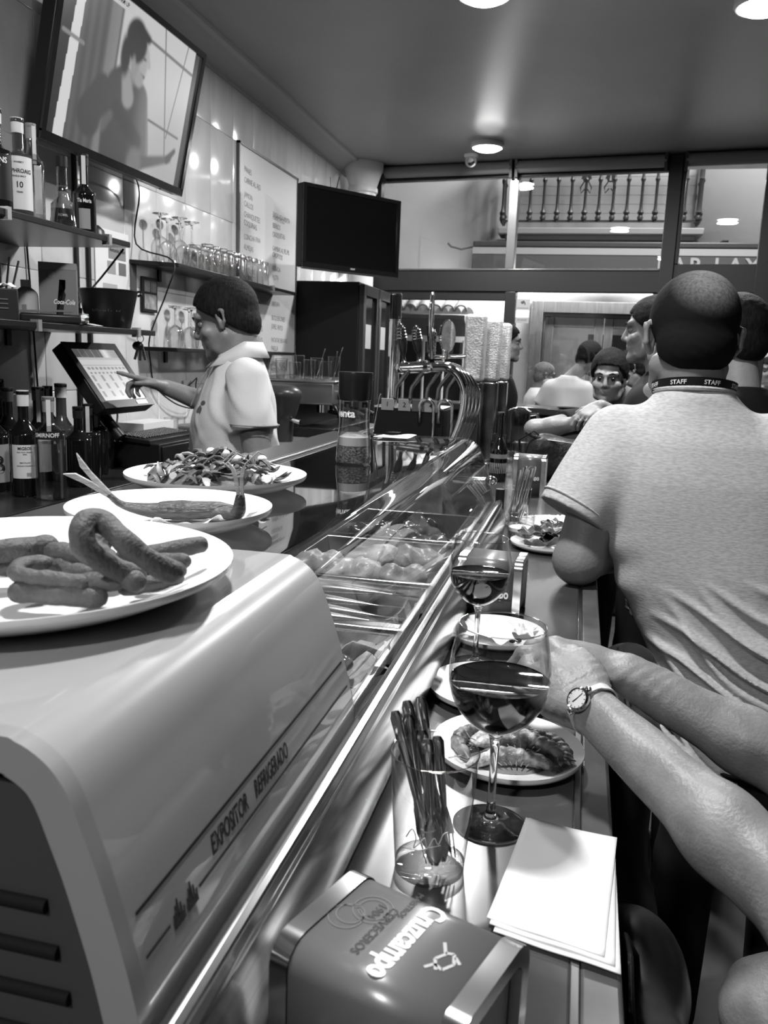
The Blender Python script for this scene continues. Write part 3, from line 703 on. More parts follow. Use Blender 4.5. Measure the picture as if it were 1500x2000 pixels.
# ================================================================ PLATES ON TOP OF THE CASE
m_china = M('white china', .84, .16, spec=.6)
TOPZ = 1.368
def plate(label, loc, r, h=.024, foot=.62, cat='plate', group=None, tilt=(0, 0), lip=.006):
    t = thing('plate', label, cat, loc, group=group, rot=(tilt[0], tilt[1], 0))
    pf = [(1e-4, .004), (r*foot*.9, .004), (r*foot, .006), (r*.80, .35*h+.004), (r*.97, h), (r, h+.001), (r*1.0, h-.003), (r*.985, h-.006), (r*.80, .35*h-.004), (r*foot, .0), (r*foot*.95, 0), (r*foot*.9, .002), (1e-4, .002)]
    MB().lathe(pf, 72, cap=False).build('plate_body', m_china, t, ang=60)
    return t
p1 = plate('large white platter of fried strips on the near grey housing of the display case', (-.445, .585, TOPZ), .176, .026, .72)
p2 = plate('white plate of two fried fish on scalloped paper, middle plate on the case', (-.46, .88, TOPZ), .1185, .021)
p3 = plate('white plate heaped with sauteed vegetables, farthest of three on the display case', (-.525, 1.15, TOPZ), .135, .021)
# fried strips
m_fry = M('fried batter', .072, .62, noise=(45, .75, 1.3), bump=(220, .3))
def strip(label, pts, r, group='fried strips on the large platter'):
    P = np.array(pts, float)
    Q = catmull(P, 6) if len(P) > 2 else [tuple(P[0]+(P[1]-P[0])*i/6) for i in range(7)]
    c0 = np.mean(Q, 0); Q = [np.array(q_)-c0 for q_ in Q]; g = np.random.default_rng(len(label)*7+int(r*1e4))
    r *= .92; pr = [('cap', tuple(Q[i]), tuple(Q[i+1]), r*g.uniform(.93, 1.07), r*g.uniform(.93, 1.07)) for i in range(len(Q)-1)]
    s_ = int(g.integers(1e6)); me = sdf('fried_strip', pr, .0026, .0025, disp=lambda X: wav(X, s_, 260, .0005))
    o = obj('fried_strip', me, m_fry); o.location = tuple(c0); tag(o, label, 'fried food', group)
Z1 = TOPZ+.0175
SP = [('fried strip bent into a tall loop on top of the pile', .0085, [(-.313,.542,1.402),(-.324,.526,1.413),(-.331,.509,1.428),(-.336,.51,1.44),(-.337,.52,1.446),(-.331,.529,1.445),(-.311,.523,1.434),(-.296,.532,1.418),(-.286,.55,1.405)]),
 ('fried strip standing inside the loop, leaning left', .0080, [(-.308,.535,1.400),(-.330,.540,1.408),(-.350,.552,1.417),(-.351,.563,1.424)]),
 ('long fried strip at the far left edge of the photo', .0095, [(-.46,.545,1.405),(-.432,.571,1.406),(-.418,.587,1.406)]),
 ('fried strip left of the loop, its rounded end up', .0080, [(-.424,.589,1.403),(-.40,.579,1.404),(-.375,.574,1.402)]),
 ('fried strip low in the gap left of the loop', .0080, [(-.412,.578,1.394),(-.36,.56,1.394)]),
 ('fried strip bent at the left front, its elbow outwards', .0065, [(-.396,.552,1.402),(-.408,.54,1.402),(-.398,.523,1.40),(-.367,.524,1.398),(-.346,.527,1.397)]),
 ('short fried strip with a bright tip in front of the loop', .0072, [(-.348,.531,1.397),(-.324,.533,1.399)]),
 ('fried strip lying in front, nearest the viewer', .0082, [(-.395,.517,1.388),(-.366,.522,1.388),(-.335,.527,1.388)]),
 ('fried strip at the right end of the pile, pointing at the rim', .0075, [(-.36,.605,1.398),(-.329,.617,1.403),(-.306,.637,1.407)]),
 ('fried strip lying below the right end of the pile', .0062, [(-.326,.549,1.390),(-.31,.564,1.391),(-.297,.577,1.394)]),
 ('small fried strip with its tip at the right of the loop', .0072, [(-.335,.596,1.398),(-.301,.596,1.402)]),
 ('fried strip tucked under the right leg of the loop', .0072, [(-.330,.580,1.394),(-.301,.588,1.397)]),
 ('fried strip lying flat at the left of the platter', .0095, [(-.50,.545,1.390),(-.45,.565,1.392),(-.425,.585,1.390)]),
 ('fried strip hidden low in the middle of the pile', .0085, [(-.40,.60,1.388),(-.36,.59,1.390)]),
 ('fried strip at the back of the pile near the far rim', .0085, [(-.47,.61,1.390),(-.43,.625,1.392),(-.39,.63,1.390)])]
for lb_, r_, pts_ in SP: strip(lb_, pts_, r_)
# fried fish on paper
def doily(u, v):
    a = v*2*pi; r = u*.092*(1+(.05*sin(18*a)*u**4)); return (r*cos(a), r*sin(a), .0045+.004*u*u*(1+sin(9*a))+.016*max(0, u-.72)*(1.6+sin(18*a)))
d_ = MB().grid(doily, 12, 144).build('paper_doily', M('white paper', .9, .7), None, ang=180); d_.location = (-.452, .875, TOPZ+.004); tag(d_, 'white scalloped paper under the two fried fish', 'paper')
m_ff = M('fried fish skin', .045, .45, noise=(32, .25, 3.2), stretch=(.6, .6, 3), bump=(130, .6))
m_ft = M('dry fish tail', .30, .6, noise=(60, .6, 1.4), stretch=(1, 1, 8))
def fried_fish(label, path, rad, tail_dir, tail_up, tl, tw):
    t = thing('fried_fish', label, 'fish', tuple(path[0])); P = [Vector(p)-Vector(path[0]) for p in path]
    MB().tube([tuple(p) for p in catmull(P, 4)], list(np.interp(np.linspace(0, len(rad)-1, (len(P)-1)*4+1), range(len(rad)), rad)), 14, flat=.62, up=(0, 0, 1)).build('fish_body', m_ff, t, ang=180)
    e = P[-1]; d = Vector(tail_dir).normalized(); s_ = Vector(tail_up).normalized(); nn = d.cross(s_).normalized()*.0012
    for sg in (-1, 1):
        f = MB(); a = [e-d*.012, e+s_*sg*.004, e+d*tl*.55+s_*sg*tw*.55, e+d*tl+s_*sg*tw, e+d*tl*.8+s_*sg*tw*.35, e+d*tl*.42+s_*sg*.001]
        n = len(a); f.add([p+nn for p in a]+[p-nn for p in a], [tuple(range(n)), tuple(range(n, 2*n))[::-1]]+[(i, n+i, n+(i+1) % n, (i+1) % n) for i in range(n)]); f.build('tail_fin', m_ft, t)
    return t
FZ = TOPZ+.012
fried_fish('fried fish whose forked tail rises at the left, over the dark back bar', [(-.365,.868,FZ+.012),(-.39,.862,FZ+.012),(-.42,.85,FZ+.011),(-.455,.837,FZ+.010),(-.487,.822,FZ+.016),(-.497,.808,FZ+.030)], [.004,.015,.017,.0145,.007,.005], (-.62,-.35,.62), (-.45,.1,-.55), .052, .016)
fried_fish('fried fish whose tail stands upright at the right end of the plate', [(-.47,.872,FZ+.011),(-.44,.868,FZ+.011),(-.405,.862,FZ+.010),(-.372,.850,FZ+.010),(-.358,.840,FZ+.016),(-.354,.836,FZ+.036)], [.004,.012,.014,.012,.009,.005], (-.06,-.1,1), (1,.1,0), .036, .010)
# heap of vegetables: strips, leaves and cubes, each a piece
hp = thing('vegetable_heap', 'heap of sauteed vegetable strips and leaves on the farthest plate of the case', 'food', (-.525, 1.15, TOPZ+.006))
MB().grid(lambda u, v: (.082*u*cos(v*2*pi)*1.15, .082*u*sin(v*2*pi), .026*(1-u*u)+.002*sin(9*v*6.28)*u), 8, 24).build('sauce_bed', M('vegetable bed', .07, .8, noise=(50, .4, 2.4), bump=(60, .6)), hp)
vm = [M('grilled strip', .085, .45, noise=(40, .5, 1.8)), M('pale onion', .30, .4, noise=(30, .7, 1.2)), M('dark leaf', .055, .5, noise=(40, .5, 2)), M('white cheese cube', .8, .5)]
g = np.random.default_rng(21)
for i in range(150):
    a = g.uniform(0, 2*pi); rr = .09*math.sqrt(g.uniform(0, 1)); x, y = rr*cos(a)*1.12, rr*sin(a); z = .030*(1-(rr/.1)**2)+g.uniform(.0, .014)
    L = g.uniform(.014, .03); th = g.uniform(0, pi); el = g.uniform(-.5, .6); b = g.uniform(-.006, .010)
    d = np.array([cos(th)*cos(el), sin(th)*cos(el), sin(el)]); c_ = np.array([x, y, z])
    pts = [tuple(c_+d*L*(t-.5)*2*.6+np.array([0, 0, b*(1-4*(t-.5)**2)])) for t in np.linspace(0, 1, 5)]
    kind = g.choice(4, p=[.46, .20, .29, .05]); nm = ['vegetable_strip', 'onion_sliver', 'leaf_shred', 'cheese_cube'][kind]
    if kind == 3: MB().ball(tuple(c_+np.array([0,0,.008])), (.008, .007, .006), 8, 6).build(nm, vm[3], hp)
    else: MB().tube(pts, [.0014, .0052, .0064, .0052, .0014], 6, flat=.4).build(nm, vm[kind], hp)
for x, y, s_ in ((.05, -.03, .02), (.04, -.02, .018), (.07, .0, .02)):
    MB().tube([(x-.02, y-.02, .03), (x, y-.01, .052), (x+.01, y, .045)], [.002, .003, .001], 6, flat=.5).build('onion_sliver', vm[1], hp)
# spice mill
ml_ = thing('spice_mill', 'clear spice mill with a black cap, part full of peppercorns, on the display case', 'spice mill', (-.416, 1.53, TOPZ))
MB().lathe([(1e-4, .001), (.0325, .001), (.034, .004), (.0335, .02), (.030, .06), (.0285, .085), (.0292, .120)], 32, cap=False).build('glass_body', thin('mill glass', .86, .55, .7, .03, .10, 2.4), ml_)
MB().lathe([(.0295, .119), (.031, .121), (.0325, .135), (.0325, .155), (.0335, .168), (.0325, .172), (1e-4, .172)], 32).build('cap', M('cap black', .012, .3), ml_, ang=30)
MB().lathe([(1e-4, .0025), (.0318, .0025), (.0315, .018), (.0285, .033), (.012, .038), (1e-4, .036)], 24).build('peppercorns', M('peppercorns', .10, .6, noise=(260, .2, 3.2), bump=(260, .8)), ml_)['kind'] = 'stuff'
MB().lathe([(.0288, .034), (.0283, .05), (.015, .058), (1e-4, .05)], 24, cap=False).build('salt_layer', M('white salt', .7, .8), ml_)
fn = lambda r, a0: (lambda u, v: ((r+.0006)*sin(a0+u/r), -(r+.0006)*cos(a0+u/r), .095+v))
text('lettering', 'pimienta', .020, 0, 0, 0, M('white print', .8, .5), ml_, bold=.03, fn=fn(.0294, -.88))
for a0 in (-.25, .95):
    b = MB(); f = fn(.0294, a0); b.add([f(-.007, .012), f(-.002, .012), f(-.002, .020), f(-.007, .020), f(.003, .012), f(.007, .012), f(.007, .020), f(.003, .020), f(-.007, .018), f(.007, .018), f(.007, .022), f(-.007, .022)], [(0,1,2,3),(4,5,6,7),(8,9,10,11)]); b.build('printed_mark', m_ink, ml_, smooth=False)
# sachet and thin rod at the far end of the case top
sa = thing('paper_sachet', 'crumpled white paper sachet lying at the far end of the display case top', 'sachet', (-.46, 2.075, TOPZ))
MB().grid(lambda u, v: ((u-.5)*.088+.01*v, (v-.5)*.07, (.0025+.003*u*v+.0025*sin(u*6)*sin(v*5))), 12, 10).build('folded_paper', M('white paper', .9, .7), sa, thick=.0015)
for i in range(3): MB().box((-.015+.004*i, -.02+.012*i, .0135), (.018, -.016+.012*i, .0145)).build('printed_line', m_ink, sa)
rd = thing('card_spike', 'thin metal spike standing upright between the mill and the paper sachet', 'spike', (-.521, 2.10, TOPZ))
MB().tube([(0, 0, 0), (.017, 0, .105)], .0014, 6).ball((.0172, 0, .107), .0024, 8, 6).build('rod', m_chrome, rd)
MB().lathe([(.012, 0), (.012, .002), (.003, .004)], 16).build('base', m_chrome, rd)
# ================================================================ NAPKIN HOLDERS
m_panel = M('napkin holder panel', .19, .30, metal=.3, spec=.6)
m_label_w = M('white print', .8, .5); m_label_d = M('dark grey print', .03, .5)
m_paper = M('white paper', .9, .7)
def rrect(w, h, r, n=6, bottom=True):
    """outline in (v,z): rounded top corners, square bottom"""
    P = [(-w/2, 0)]
    P += [(-w/2+r-r*cos(a), h-r+r*sin(a)) for a in np.linspace(0, pi/2, n)]
    P += [(w/2-r+r*sin(a), h-r+r*cos(a)) for a in np.linspace(0, pi/2, n)]
    return P+[(w/2, 0)]
def napkin_holder(label, loc, rz, L, W, Hh, top):
    t = thing('napkin_holder', label, 'napkin holder', loc, rz, group='metal napkin holders along the bar')
    o = rrect(W, Hh, .017); k = len(o); b = MB()
    i_ = rrect(W-.003, Hh-.0015, .016)
    b.add([(-L/2+.012, v, z) for v, z in o]+[(L/2-.012, v, z) for v, z in o], [(i, i+1, k+i+1, k+i) for i in range(k-1)])
    b.build('wrap_panel', m_panel, t, ang=50, thick=.001)
    for s in (-1, 1):                                   # chromed end frames with the napkin opening
        f = MB(); oo = rrect(W+.004, Hh+.002, .019); ii = rrect(W-.018, Hh-.010, .012); k = len(oo)
        x0, x1 = s*(L/2-.014), s*L/2
        V = [(x0, v, z) for v, z in oo]+[(x1, v, z) for v, z in oo]+[(x1, v, max(z, .006)) for v, z in ii]+[(x0, v, max(z, .006)) for v, z in ii]
        F = []
        for i in range(k-1):
            for a in range(3): F.append((a*k+i, a*k+i+1, (a+1)*k+i+1, (a+1)*k+i))
        F += [(0, k, 2*k, 3*k), (k-1, 2*k-1, 3*k-1, 4*k-1)]
        if s > 0: F = [q[::-1] for q in F]
        f.add(V, F).build('end_frame', M('holder frame steel', .8, .16, metal=1), t, ang=35)
        MB().box((min(s*(L/2-.008), s*(L/2-.02)), -W/2+.010, .004), (max(s*(L/2-.008), s*(L/2-.02)), W/2-.010, Hh-.010)).build('napkins', m_paper, t)
    MB().box((-L/2+.004, -W/2+.003, 0), (L/2-.004, W/2-.003, .003)).build('base_plate', m_black, t)
    if top:      # printed on the top sheet, reading across
        z = Hh+.0009
        P = lambda u, v: (u, v, z)
        text('lettering', 'Cruzcampo', .0235, P(.004, .0), (0, -1, 0), (1, 0, 0), m_label_w, t, bold=.035, space=.95, sx=.72)
        text('lettering', 'CERVECEROS', .0088, P(-.018, -.004), (0, -1, 0), (1, 0, 0), m_label_d, t, bold=.02, sx=.95)
        text('lettering', '1904', .0085, P(-.027, .012), (0, -1, 0), (1, 0, 0), m_label_d, t, bold=.02)
        text('lettering', 'MAESTROS', .006, P(-.012, .030), (0, -1, 0), (1, 0, 0), m_label_d, t, bold=.01)
        e = MB()
        for (u, v, r) in ((-.030, .012, .014), (-.040, .0, .010), (-.030, .012, .0105), (-.041, -.004, .012)):
            n = 26; e.add([(u+rr*cos(2*pi*i/n), v+rr*sin(2*pi*i/n), z) for rr in (r, r-.0009) for i in range(n)], [(i, (i+1) % n, n+(i+1) % n, n+i) for i in range(n)])
        e.build('printed_emblem', M('mid grey print', .075, .45), t, smooth=False)
        e = MB()     # pale figure emblem
        for path in ([(.024,.012),(.029,.004),(.034,.006),(.038,-.002),(.034,-.010),(.028,-.008),(.024,-.014)], [(.030,.004),(.026,-.004),(.031,-.012)], [(.036,.004),(.041,.000)]):
            for (a, c_) in zip(path[:-1], path[1:]):
                d = Vector((c_[0]-a[0], c_[1]-a[1])).normalized(); nx, ny = -d.y*.0011, d.x*.0011
                e.add([(a[0]+nx, a[1]+ny, z), (a[0]-nx, a[1]-ny, z), (c_[0]-nx, c_[1]-ny, z), (c_[0]+nx, c_[1]+ny, z)], [(0, 1, 2, 3)])
        e.build('printed_figure', M('pale grey print', .38, .4), t, smooth=False)
    else:
        y = -W/2-.0008
        text('lettering', 'Cruzcampo', .024, (0, y, Hh*.46), (1, 0, 0), (0, 0, 1), m_label_w, t, bold=.03, sx=.66)
        MB().box((-L*.36, y-.0002, Hh*.36), (L*.36, y, Hh*.385)).build('printed_rule', m_label_d, t)
        text('lettering', 'MAESTROS CERVECEROS', .0056, (0, y-.0002, Hh*.33), (1, 0, 0), (0, 0, 1), m_label_d, t)
        e = MB()
        for (a, c_) in (((-.004,.70),(.004,.76)), ((.004,.76),(.012,.74)), ((-.004,.70),(-.006,.62)), ((.012,.70),(.010,.66))):
            e.add([(a[0], y, a[1]*Hh), (a[0]+.0016, y, a[1]*Hh), (c_[0]+.0016, y, c_[1]*Hh), (c_[0], y, c_[1]*Hh)], [(0, 1, 2, 3)])
        e.build('printed_figure', m_label_w, t, smooth=False)
    return t
napkin_holder('napkin holder with the brand printed on its top, nearest the viewer', (-.083, .459, BZ), R(-19.6), .132, .098, .109, True)
napkin_holder('napkin holder standing right behind the second wine glass', (-.135, 1.525, BZ), R(-3), .118, .10, .114, False)
napkin_holder('napkin holder far down the bar, beside the dark beer bottle', (-.157, 3.02, BZ), R(-3), .112, .09, .143, False)

# ================================================================ WINE GLASSES
m_stem = solidglass('stem glass', 1, .0, 1.45)
m_wine = M('red wine', .004, .03, spec=.5)
def wine_glass(label, x, y, hh, wine):
    t = thing('wine_glass', label, 'wine glass', (x, y, BZ+.0006), group='balloon wine glasses on the bar')
    s = hh/.215
    bowl = [(.004, .100), (.010, .1025), (.022, .1085), (.034, .119), (.0435, .133), (.0492, .150), (.0505, .165), (.0492, .181), (.0462, .198), (.0425, .2145)]
    bw = [(r*s, z*s) for r, z in catmull(bowl, 4)]
    MB().lathe(bw, 64, cap=False).build('bowl', m_clear, t, ang=180)
    MB().tube([(bw[-1][0]*cos(a), bw[-1][0]*sin(a), bw[-1][1]) for a in np.linspace(0, 2*pi, 65)], .0007, 6, cap=False).build('rim', thin('glass rim', .8, .5, .8, .02, .25, 1.5), t, ang=180)
    st = [(1e-4, .0004), (.035, .0004), (.0365, .0012), (.035, .0022), (.02, .0042), (.009, .0075), (.0055, .014), (.0043, .03), (.0040, .06), (.0046, .085), (.0065, .096), (.008, .1012), (1e-4, .1005)]
    MB().lathe([(r*s, z*s) for r, z in catmull(st, 3)], 40, cap=False).build('stem', m_stem, t, ang=180)
    zz = [b[1] for b in bw]; wz = wine
    pr = [(max(1e-4, r-.0009), z+.0008) for r, z in bw if z < wz]; rt = float(np.interp(wz, zz, [b[0] for b in bw]))-.0009
    MB().lathe([(1e-4, pr[0][1])]+pr+[(rt, wz), (rt-.001, wz-.0004), (1e-4, wz-.0004)], 48, cap=False).build('wine', m_wine, t, ang=50)
    return t
wine_glass('big wine glass half full of red wine, nearest the viewer, beside the cutlery tumbler', -.057, .79, .2155, .158)
wine_glass('second wine glass of red wine, standing behind the nearer one', -.130, 1.245, .2035, .148)

# ================================================================ TUMBLERS WITH CUTLERY
def tumbler(label, loc, r0, r1, h, name='tumbler', group=None, base=.010, n=40):
    t = thing(name, label, 'glass', loc, group=group)
    MB().lathe([(r0, base*.5), (r0+(r1-r0)*.3, h*.3), (r1-(r1-r0)*.25, h*.7), (r1, h)], n, cap=False).build('glass_wall', m_clear, t, ang=180)
    MB().lathe([(1e-4, .0004), (r0-.002, .0004), (r0, .002), (r0, base), (r0-.003, base+.002), (1e-4, base)], n, cap=False).build('glass_base', thin('thick glass', .85, .4, .8, .02, .14, 2.0), t, ang=60)
    MB().tube([(r1*cos(a), r1*sin(a), h) for a in np.linspace(0, 2*pi, n+1)], .0008, 6, cap=False).build('rim', thin('glass rim', .8, .5, .8, .02, .25, 1.5), t, ang=180)
    return t
tb = tumbler('clear tumbler full of cutlery handles, just behind the near napkin holder', (-.104, .699, BZ), .0325, .0405, .1185)
q = MB()       # frosted script on the glass
pts = [(-.018,.048),(-.012,.058),(-.008,.050),(-.010,.040),(-.004,.047),(.0,.052),(.003,.043),(.008,.053),(.012,.047),(.016,.056),(.02,.058)]
f = lambda u, v: ((.0352+.0004)*sin(u/.035), -(.0352+.0004)*cos(u/.035), v)
q.tube([f(u, v) for u, v in catmull(pts, 4)], .0006, 5); q.tube([f(u, v) for u, v in [(-.02,.036),(-.005,.039),(.014,.046)]], .0005, 5)
q.build('etched_script', M('etched white', .55, .6), tb)
m_cut = M('dull cutlery steel', .8, .13, metal=1)
m_cut_d = M('dark cutlery steel', .35, .15, metal=1)
def cutlery(label, a, b, kind, group, w=.0062):
    """a = tip down in the glass, b = handle end up"""
    a, b = Vector(a), Vector(b); nm = 'knife' if kind == 'k' else 'fork'
    t = thing(nm, label, 'cutlery', tuple(a), group=group); d = b-a; side = d.cross(Vector((0.3, 1, 0))).normalized()
    pts = [tuple(d*.42), tuple(d*.6), tuple(d*.8), tuple(d*.96), tuple(d)]
    MB().tube(pts, [w*.45, w*.6, w*.85, w, w*.6], 10, flat=.45, up=(0, -1, 0)).build('handle', m_cut if kind != 'd' else m_cut_d, t)
    if kind == 'f':
        MB().tube([tuple(d*.2), tuple(d*.3), tuple(d*.42)], [w*1.2, w*.9, w*.45], 8, flat=.25, up=(0, -1, 0)).build('neck', m_cut, t)
        for k_ in (-1.2, -.4, .4, 1.2): MB().tube([tuple(side*k_*w*.8), tuple(d*.2+side*k_*w*.8)], [.0006, .0011], 5).build('tine', m_cut, t)
    else:
        MB().tube([tuple(d*.02), tuple(d*.1), tuple(d*.3), tuple(d*.42)], [w*.5, w*1.25, w*1.3, w*.5], 8, flat=.16, up=(0, -1, 0)).build('blade', m_cut, t)
    return t
CB = Vector((-.104, .699, BZ))
cl_ = [((.004,-.012,.013), (-.040,.004,.150), 'f', 'fork with the leftmost handle in the near cutlery tumbler'),
       ((.010,.000,.013), (-.031,.012,.158), 'k', 'knife with the tallest dark handle in the near cutlery tumbler'),
       ((-.004,.010,.013), (-.026,-.004,.152), 'd', 'dark-handled knife left of the middle in the near cutlery tumbler'),
       ((.012,.010,.013), (-.020,.020,.160), 'f', 'slim fork rising behind the others in the near cutlery tumbler'),
       ((.014,-.010,.013), (-.014,.000,.137), 'd', 'dark-handled knife in the middle of the near cutlery tumbler'),
       ((.008,-.018,.013), (-.006,-.012,.135), 'k', 'knife with a bright handle end, second from the right in the near tumbler'),
       ((.018,.004,.013), (.000,.006,.130), 'f', 'fork with the rightmost handle in the near cutlery tumbler')]
for a, b, k_, lb in cl_: cutlery(lb, CB+Vector(a), CB+Vector(b), k_, 'cutlery in the near tumbler')
t2 = tumbler('clear tumbler with upright cutlery in front of the far napkin holder', (-.158, 2.40, BZ), .033, .041, .112)
CB2 = Vector((-.158, 2.40, BZ))
for i in range(6):
    cutlery(['first','second','third','fourth','fifth','last'][i]+' knife from the left in the far cutlery tumbler', CB2+Vector((-.018+.006*i, -.006+.004*(i % 3), .013)), CB2+Vector((.004+.0085*i, .004*(i % 2), .165+.006*(i % 3))), 'k', 'cutlery in the far tumbler', w=.0048)
sg = tumbler('low clear glass holding white cream over herbs, behind the middle napkin holder', (-.130, 2.21, BZ), .033, .036, .068)
MB().lathe([(1e-4, .011), (.0318, .011), (.0325, .026), (1e-4, .026)], 28).build('herb_layer', M('herbs', .10, .6, noise=(150, .3, 3)), sg)
MB().lathe([(1e-4, .0265), (.0325, .0265), (.0330, .036), (.02, .039), (1e-4, .038)], 28).build('cream', M('cream', .82, .5), sg)

# ================================================================ PLATES AND FOOD ON THE BAR
pp_ = plate('white plate of prawns on the bar beside the wine glass', (-.053, .947, BZ+.0005), .0905, .016, .66)
pe = plate('white plate with leftovers, under the hands', (-.093, 1.127, BZ+.0005), .0895, .016, .66)
pn = plate('white plate holding a crumpled napkin, in front of the middle napkin holder', (-.112, 1.378, BZ+.0005), .085, .015, .66)
m_prawn = M('prawn shell', .46, .35, noise=(75, .22, 1.4), bump=(140, .35))
m_prawn_d = M('prawn legs', .22, .4)
def prawn(label, loc, rz, s=1.0, roll_=0.0, mat=None):
    t = thing('prawn', label, 'prawn', loc, group='prawns on the plate', rot=(roll_, 0, rz)); n = 9
    P = []; a0 = -1.0
    for i in range(n):
        a = a0+2.0*i/(n-1); P.append((s*.034*sin(a)*1.15, s*(.030*cos(a)-.02), 0))
    rad = [.0075, .0098, .0105, .0102, .0098, .0090, .0080, .0066, .0045]
    pr = [('ell', ((P[i][0]+P[i+1][0])/2, (P[i][1]+P[i+1][1])/2, 0), (s*.0072, s*rad[i]*.98, s*rad[i]*.92), Matrix.Rotation(math.atan2(P[i+1][1]-P[i][1], P[i+1][0]-P[i][0]), 3, 'Z')) for i in range(n-1)]
    obj('body', sdf('body', pr, .0016, .0028, disp=lambda X: wav(X, 3, 330, .0006)), mat or m_prawn, t)
    h0 = Vector(P[0]); hd = (Vector(P[0])-Vector(P[1])).normalized()
    MB().tube([tuple(h0), tuple(h0+hd*.012*s), tuple(h0+hd*.024*s)], [.0078*s, .0070*s, .001], 10, flat=.8).build('head', mat or m_prawn, t)
    MB().tube([tuple(h0+hd*.014*s), tuple(h0+hd*.03*s+Vector((0, .012, .004))), tuple(h0+hd*.04*s+Vector((0, .034, 0)))], .0006, 5).build('antenna', m_prawn_d, t)
    for i in range(1, 7):
        p = Vector(P[i]); c_ = (Vector((0, -.02*s, 0))-p).normalized(); MB().tube([tuple(p+c_*.006*s), tuple(p+c_*.016*s+Vector((0, 0, -.003)))], [.0011, .0006], 5).build('leg', m_prawn_d, t)
    e = Vector(P[-1]); ed = (Vector(P[-1])-Vector(P[-2])).normalized()
    for q_ in (-.5, 0, .5):
        d = Matrix.Rotation(q_, 3, 'Z') @ ed; MB().tube([tuple(e), tuple(e+d*.012*s), tuple(e+d*.018*s)], [.002, .004, .0008], 8, flat=.3).build('tail_fan', mat or m_prawn, t)
    return t
PZ = BZ+.0135
prawn('pale prawn curled at the front of the plate, nearest the viewer', (-.040, .912, PZ), .1, 1.15)
prawn('prawn curled in the middle of the plate, lying on the others', (-.030, .938, PZ+.009), -.2, 1.2, .15)
prawn('prawn along the right rim of the plate', (-.006, .952, PZ+.004), -.75, 1.1, .2)
prawn('prawn at the back of the plate behind the stem of the wine glass', (-.055, .975, PZ+.002), .4, 1.1)
prawn('prawn with a browned shell at the left of the plate, seen through the tumbler', (-.100, .955, PZ+.001), 1.3, 1.05, 0, M('browned prawn', .12, .4, noise=(60, .3, 2.2)))
m_sauce = M('sauce on the plate', .20, .25)
o = MB().grid(lambda u, v: (.056*u*(1+.15*sin(3*v*6.28))*cos(v*6.28), .05*u*(1+.2*sin(2*v*6.28+1))*sin(v*6.28), .001*(1-u)), 4, 30).build('sauce', m_sauce, pp_); o.location = (.008, -.012, .0047)
blobs('prawn_scrap', 'scrap of prawn shell at the right side of the plate under the hands', 'food', [(-.035, 1.105, BZ+.012), (-.022, 1.11, BZ+.013)], (.012, .008, .005), m_prawn, None, 4, .002, .001)
def crumple(name, label, loc, s, seed, mat=None, hgt=.5, cat='napkin', group=None):
    g = np.random.default_rng(seed); ph = g.uniform(0, 6, 8)
    def fn(u, v):
        x, y = (u-.5)*2*s, (v-.5)*2*s; r = math.hypot(x, y)/s
        z = s*hgt*(.20*sin(5*u*3+ph[0])*sin(4*v*3+ph[1])+.14*sin(9*u+ph[2]+4*v)+.10*sin(14*v+ph[3])+.06*sin(23*u+ph[4]-9*v)+.45)
        return (x*(.8+.15*sin(6*v+ph[5])), y*(.8+.15*sin(6*u+ph[6])), max(.001, z))
    o = MB().grid(fn, 26, 26).build(name, mat or m_paper, None, ang=25, thick=.0008); o.location = loc; return tag(o, label, cat, group)
crumple('paper_napkin', 'crumpled white napkin lying across the plate in front of the middle napkin holder', (-.12, 1.372, BZ+.0095), .058, 3, hgt=.32)
crumple('paper_napkin', 'small twisted napkin end on the right of that plate, near the fingertips', (-.063, 1.385, BZ+.010), .022, 8, hgt=.9)
for i, (x, y) in enumerate([(-.080, 1.345), (-.070, 1.350)]):
    o = MB().ball((0, 0, 0), (.0055, .004, .004), 10, 8).build('olive_stone', M('olive stone', .03, .3)); o.location = (x, y, BZ+.0105); tag(o, ['left', 'right'][i]+' of two dark olive stones beside the crumpled napkin', 'olive stone', 'olive stones on the plate')
# flat paper napkins in the right foreground
def flat_napkin(label, c4, z0, lift, seed):
    a, b, c_, d = [Vector((p[0], p[1], 0)) for p in c4]     # far left, far right, near right, near left
    def fn(u, v):
        p = (a*(1-u)+b*u)*(1-v)+(d*(1-u)+c_*u)*v
        return (p.x, p.y, z0+lift*((1-u)**2*(1-v)**2*.5+.35*(1-v)**3+.16*u*u*v)+.0007*sin(9*u+seed)*sin(7*v))
    o = MB().grid(fn, 18, 18).build('paper_napkin', m_paper, None, ang=180, thick=.0012); return tag(o, label, 'napkin', 'folded napkins in the right foreground')
flat_napkin('white paper napkin at the bottom of the small stack in the right foreground', [(-.016,.795),(.067,.788),(.0655,.600),(-.036,.622)], BZ+.0042, .003, 1)
flat_napkin('white paper napkin in the middle of the small stack in the right foreground', [(-.018,.797),(.068,.788),(.061,.606),(-.040,.628)], BZ+.0062, .005, 2)
flat_napkin('white paper napkin on top of the stack in the right foreground, its far edge lifted', [(-.021,.790),(.069,.786),(.053,.612),(-.043,.634)], BZ+.0074, .008, 3)
